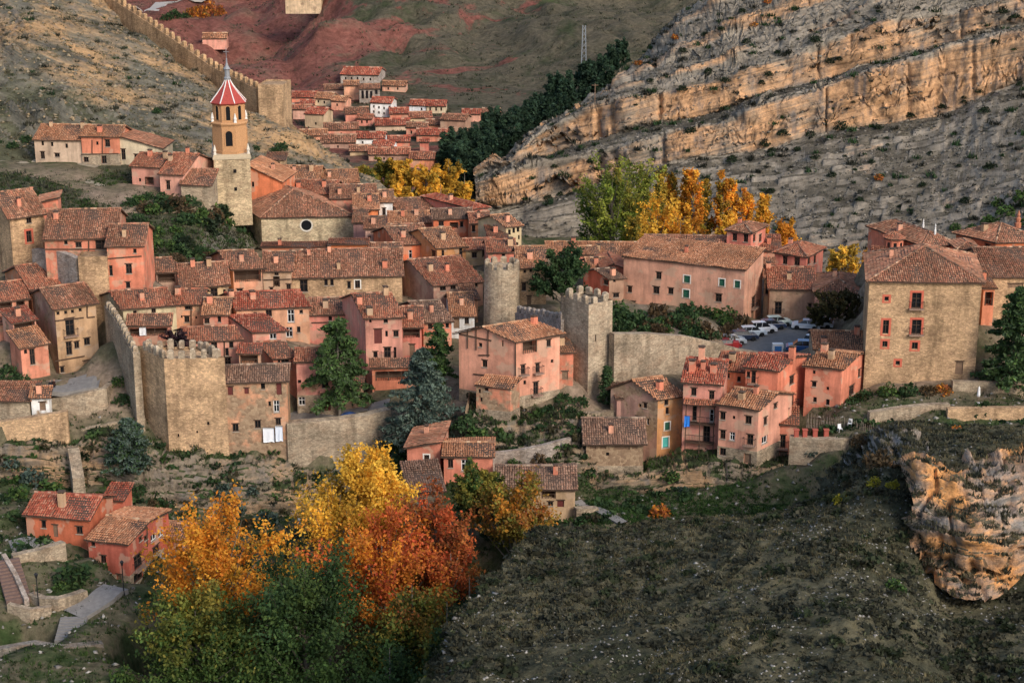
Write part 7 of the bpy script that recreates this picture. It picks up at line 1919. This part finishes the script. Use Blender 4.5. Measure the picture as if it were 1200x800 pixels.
sheet_cloth('hanging_cloth', 'white cloth hanging from the lean-to porch behind the battlements', 163, 171, 383, 393, (.72, .72, .74), off=.12)

# cafe corner under the cedar, chairs on the wall terrace, parasol
ORP = m_flat('orange_plastic', (.70, .22, .03), .5, .1); WHP = m_flat('white_plastic', (.75, .75, .75), .4, .05); NAVY = m_flat('navy_canvas', (.03, .07, .2), .8, .1); WCAN = m_flat('white_canvas', (.75, .74, .72), .85, .06)
def seat_chair(label, px, py, Y, rz, m, group=None, names=('ground',)):
    q = P(px, py, Y); z = drop(q[0], q[1], names) or q[2]
    root = thing('garden_chair', label, 'chair', (q[0], q[1], z + .06), group); root.rotation_euler.z = rz
    mb = MB(); mb.box((0, 0, .42), .48, .46, .05); add('seat', mb.mesh('seat', m), root)
    mb = MB(); mb.hexa([(-.24, .2, .47), (.24, .2, .47), (.24, .25, .47), (-.24, .25, .47), (-.22, .3, .95), (.22, .3, .95), (.22, .34, .95), (-.22, .34, .95)]); add('backrest', mb.mesh('backrest', m), root)
    for a in (-1, 1):
        for b in (-1, 1):
            mb = MB(); mb.bar((a * .21, b * .2, .43), (a * .24, b * .24, 0), .025); add('leg', mb.mesh('leg', m), root)
for i, (px, py) in enumerate(((398, 486.5), (402, 487), (406, 486.5), (411, 485.5), (404, 484))):
    seat_chair('orange chair at the cafe corner under the green cedar', px, py, 209.6 + (i == 4) * 1.2, i * 1.3, ORP, 'orange chairs under the cedar')
seat_chair('white chair on top of the wall right of the balconies, left one', 984, 512, 202, .3, WHP, None, ('ground',))
seat_chair('white chair on top of the wall right of the balconies, right one', 995, 513, 202, -.4, WHP, None, ('ground',))
def parasol(label, px, py, Y, m, h=2.3, closed=True):
    q = P(px, py, Y); z = drop(q[0], q[1]) or q[2]
    root = thing('parasol', label, 'parasol', (q[0], q[1], z))
    mb = MB(); mb.bar((0, 0, -.1), (0, 0, h), .03, n=6); add('pole', mb.mesh('pole', WOODL), root)
    mb = MB(); mb.lathe((0, 0, 0), [(.16, .9), (.22, 1.1), (.14, h - .3), (.02, h)] if closed else [(1.3, h - .55), (.7, h - .2), (.02, h)], 8); add('canopy', mb.mesh('canopy', m), root)
    mb = MB(); mb.lathe((0, 0, 0), [(.25, -.05), (.25, .08), (.06, .1)], 10); add('base', mb.mesh('base', WHP), root)
parasol('folded white parasol on the right-hand terrace', 1146, 472, 206, WCAN)
parasol('folded navy parasol at the cafe corner under the cedar', 401, 482, 211, NAVY)
parasol('open navy parasol behind the orange chairs', 409, 481, 211.5, NAVY, 2.1, False)

# palisade below the pink house near the palace
def palisade():
    A = [P(946, 487, 205), P(985, 492, 203), P(1025, 500, 200), P(1068, 512, 195)]
    root = thing('palisade_fence', 'weathered upright paling fence between the pink house and the rock', 'fence', A[0])
    mb = MB(); rl = MB()
    for a, b in zip(A[:-1], A[1:]):
        L = math.hypot(*(b - a)[:2]); n = int(L / .2)
        for i in range(n):
            p = a + (b - a) * i / n - A[0]; hh = random.uniform(1.5, 2.1)
            mb.bar(p - Z * 1.6, p + Z * (hh - 1.6) + np.array([random.uniform(-.08, .08), 0, 0]), .06, n=4, r2=.03)
        rl.bar(a - A[0] - Z * .2, b - A[0] - Z * .2, .05); rl.bar(a - A[0] - Z * 1.0, b - A[0] - Z * 1.0, .05)
    tag(add('palings', mb.mesh('palings', m_flat('silvered_wood', (.24, .19, .15), .9, .35)), root), kind='stuff')
    add('rail', rl.mesh('rail', WOOD), root)
palisade()
for i, px in enumerate((933, 943, 955, 968)):
    q = P(px, 511.5, 201.6); mb = MB(); mb.box((0, 0, -.2), .55, .5, 1.1); mb.box((0, 0, .9), .7, .65, .1)
    tag(add('red_pillar', mb.mesh('red_pillar', TRIM), None, q, (.40, .10, .07)), ['first', 'second', 'third', 'fourth'][i] + ' short red pillar from the left on the wall by the balconies', 'pillar')
# lattice mast, poles, lamps, aerials
def mast(label, px, py0, py1):
    h = cast(px, py1, ('far_hills', 'cliff')); p = np.array(h[0]); top = P(px, py0, p[1])[2] - p[2]
    root = thing('power_mast', label, 'mast', p); mb = MB(); r = .9
    cs = [(-r, -r), (r, -r), (r, r), (-r, r)]
    for i in range(4):
        x, y = cs[i]; x2, y2 = cs[(i + 1) % 4]
        mb.bar((x, y, -1), (x * .5, y * .5, top), .14, n=4)
        for k in range(8):
            t0, t1 = k / 8, (k + 1) / 8; s0, s1 = 1 - .5 * t0, 1 - .5 * t1
            mb.bar((x * s0, y * s0, top * t0), (x2 * s1, y2 * s1, top * t1), .07, n=3)
    add('lattice', mb.mesh('lattice', m_flat('galvanised_steel', (.33, .36, .39), .5, .1, 3, .5)), root)
    mb = MB(); mb.bar((-2.2, 0, top * .96), (2.2, 0, top * .96), .1); add('crossarm', mb.mesh('crossarm', IRON), root)
mast('tall steel lattice mast on the far hill slope', 684, 30, 82)
def pole(label, px, py0, py1, Y=None, names=None, r=.09, arm=.8):
    h = cast(px, py1, names); p = np.array(h[0]); top = P(px, py0, p[1])[2] - p[2]
    root = thing('utility_pole', label, 'pole', p)
    mb = MB(); mb.bar((0, 0, -.5), (0, 0, top), r, n=6, r2=r * .7); add('post', mb.mesh('post', WOODL), root)
    mb = MB(); mb.bar((-arm, 0, top * .93), (arm, 0, top * .93), r * .7); add('crossarm', mb.mesh('crossarm', WOODL), root)
pole('thin pole at the crest of the limestone cliff', 697, 98, 126, names=('cliff',), r=.13)
pole('pale pole standing in the far pine wood', 572, 172, 192, names=('far_hills', 'ground'), r=.16, arm=1.2)
pole('wooden pole beside the lower left garden wall', 41, 684, 704, names=('ground',), r=.06, arm=.25)
def lamp(label, px, py, Y, h=3.6):
    q = P(px, py, Y); z = drop(q[0], q[1]) or q[2]; root = thing('street_lamp', label, 'street lamp', (q[0], q[1], z))
    mb = MB(); mb.lathe((0, 0, 0), [(.14, -.2), (.14, .2), (.07, .5), (.05, h)], 8); add('post', mb.mesh('post', IRON), root)
    mb = MB(); mb.lathe((0, 0, h), [(.1, 0), (.2, .4), (.24, .42), (.05, .62)], 6); add('lantern', mb.mesh('lantern', IRON), root)
lamp('black street lamp at the end of the garden wall, lower left', 45, 706, 166.5)
lamp('black street lamp at the door of the red gabled house', 145, 692, 170.5)
def aerial(label, px, py, Y, h=2.2):
    p = P(px, py, Y); mb = MB(); mb.bar((0, 0, -.6), (0, 0, h), .025, n=4)
    for k in range(4): mb.bar((-.35 + .05 * k, 0, h - .12 * k - .05), (.35 - .05 * k, 0, h - .12 * k - .05), .012, n=3)
    tag(add('roof_aerial', mb.mesh('roof_aerial', IRON), None, p), label, 'aerial')
aerial('tall aerial on the red hipped roof of mid town', 523, 243, 297, 3.2)
aerial('thin aerial above the orange parapet below the church', 329, 290, 261, 3.0)
aerial('aerial on the farmhouse ridge, lower left', 137, 589, 191, 2.2)
aerial('thin aerial on the brown roof by the yellow trees', 505, 236, 302, 2.6)
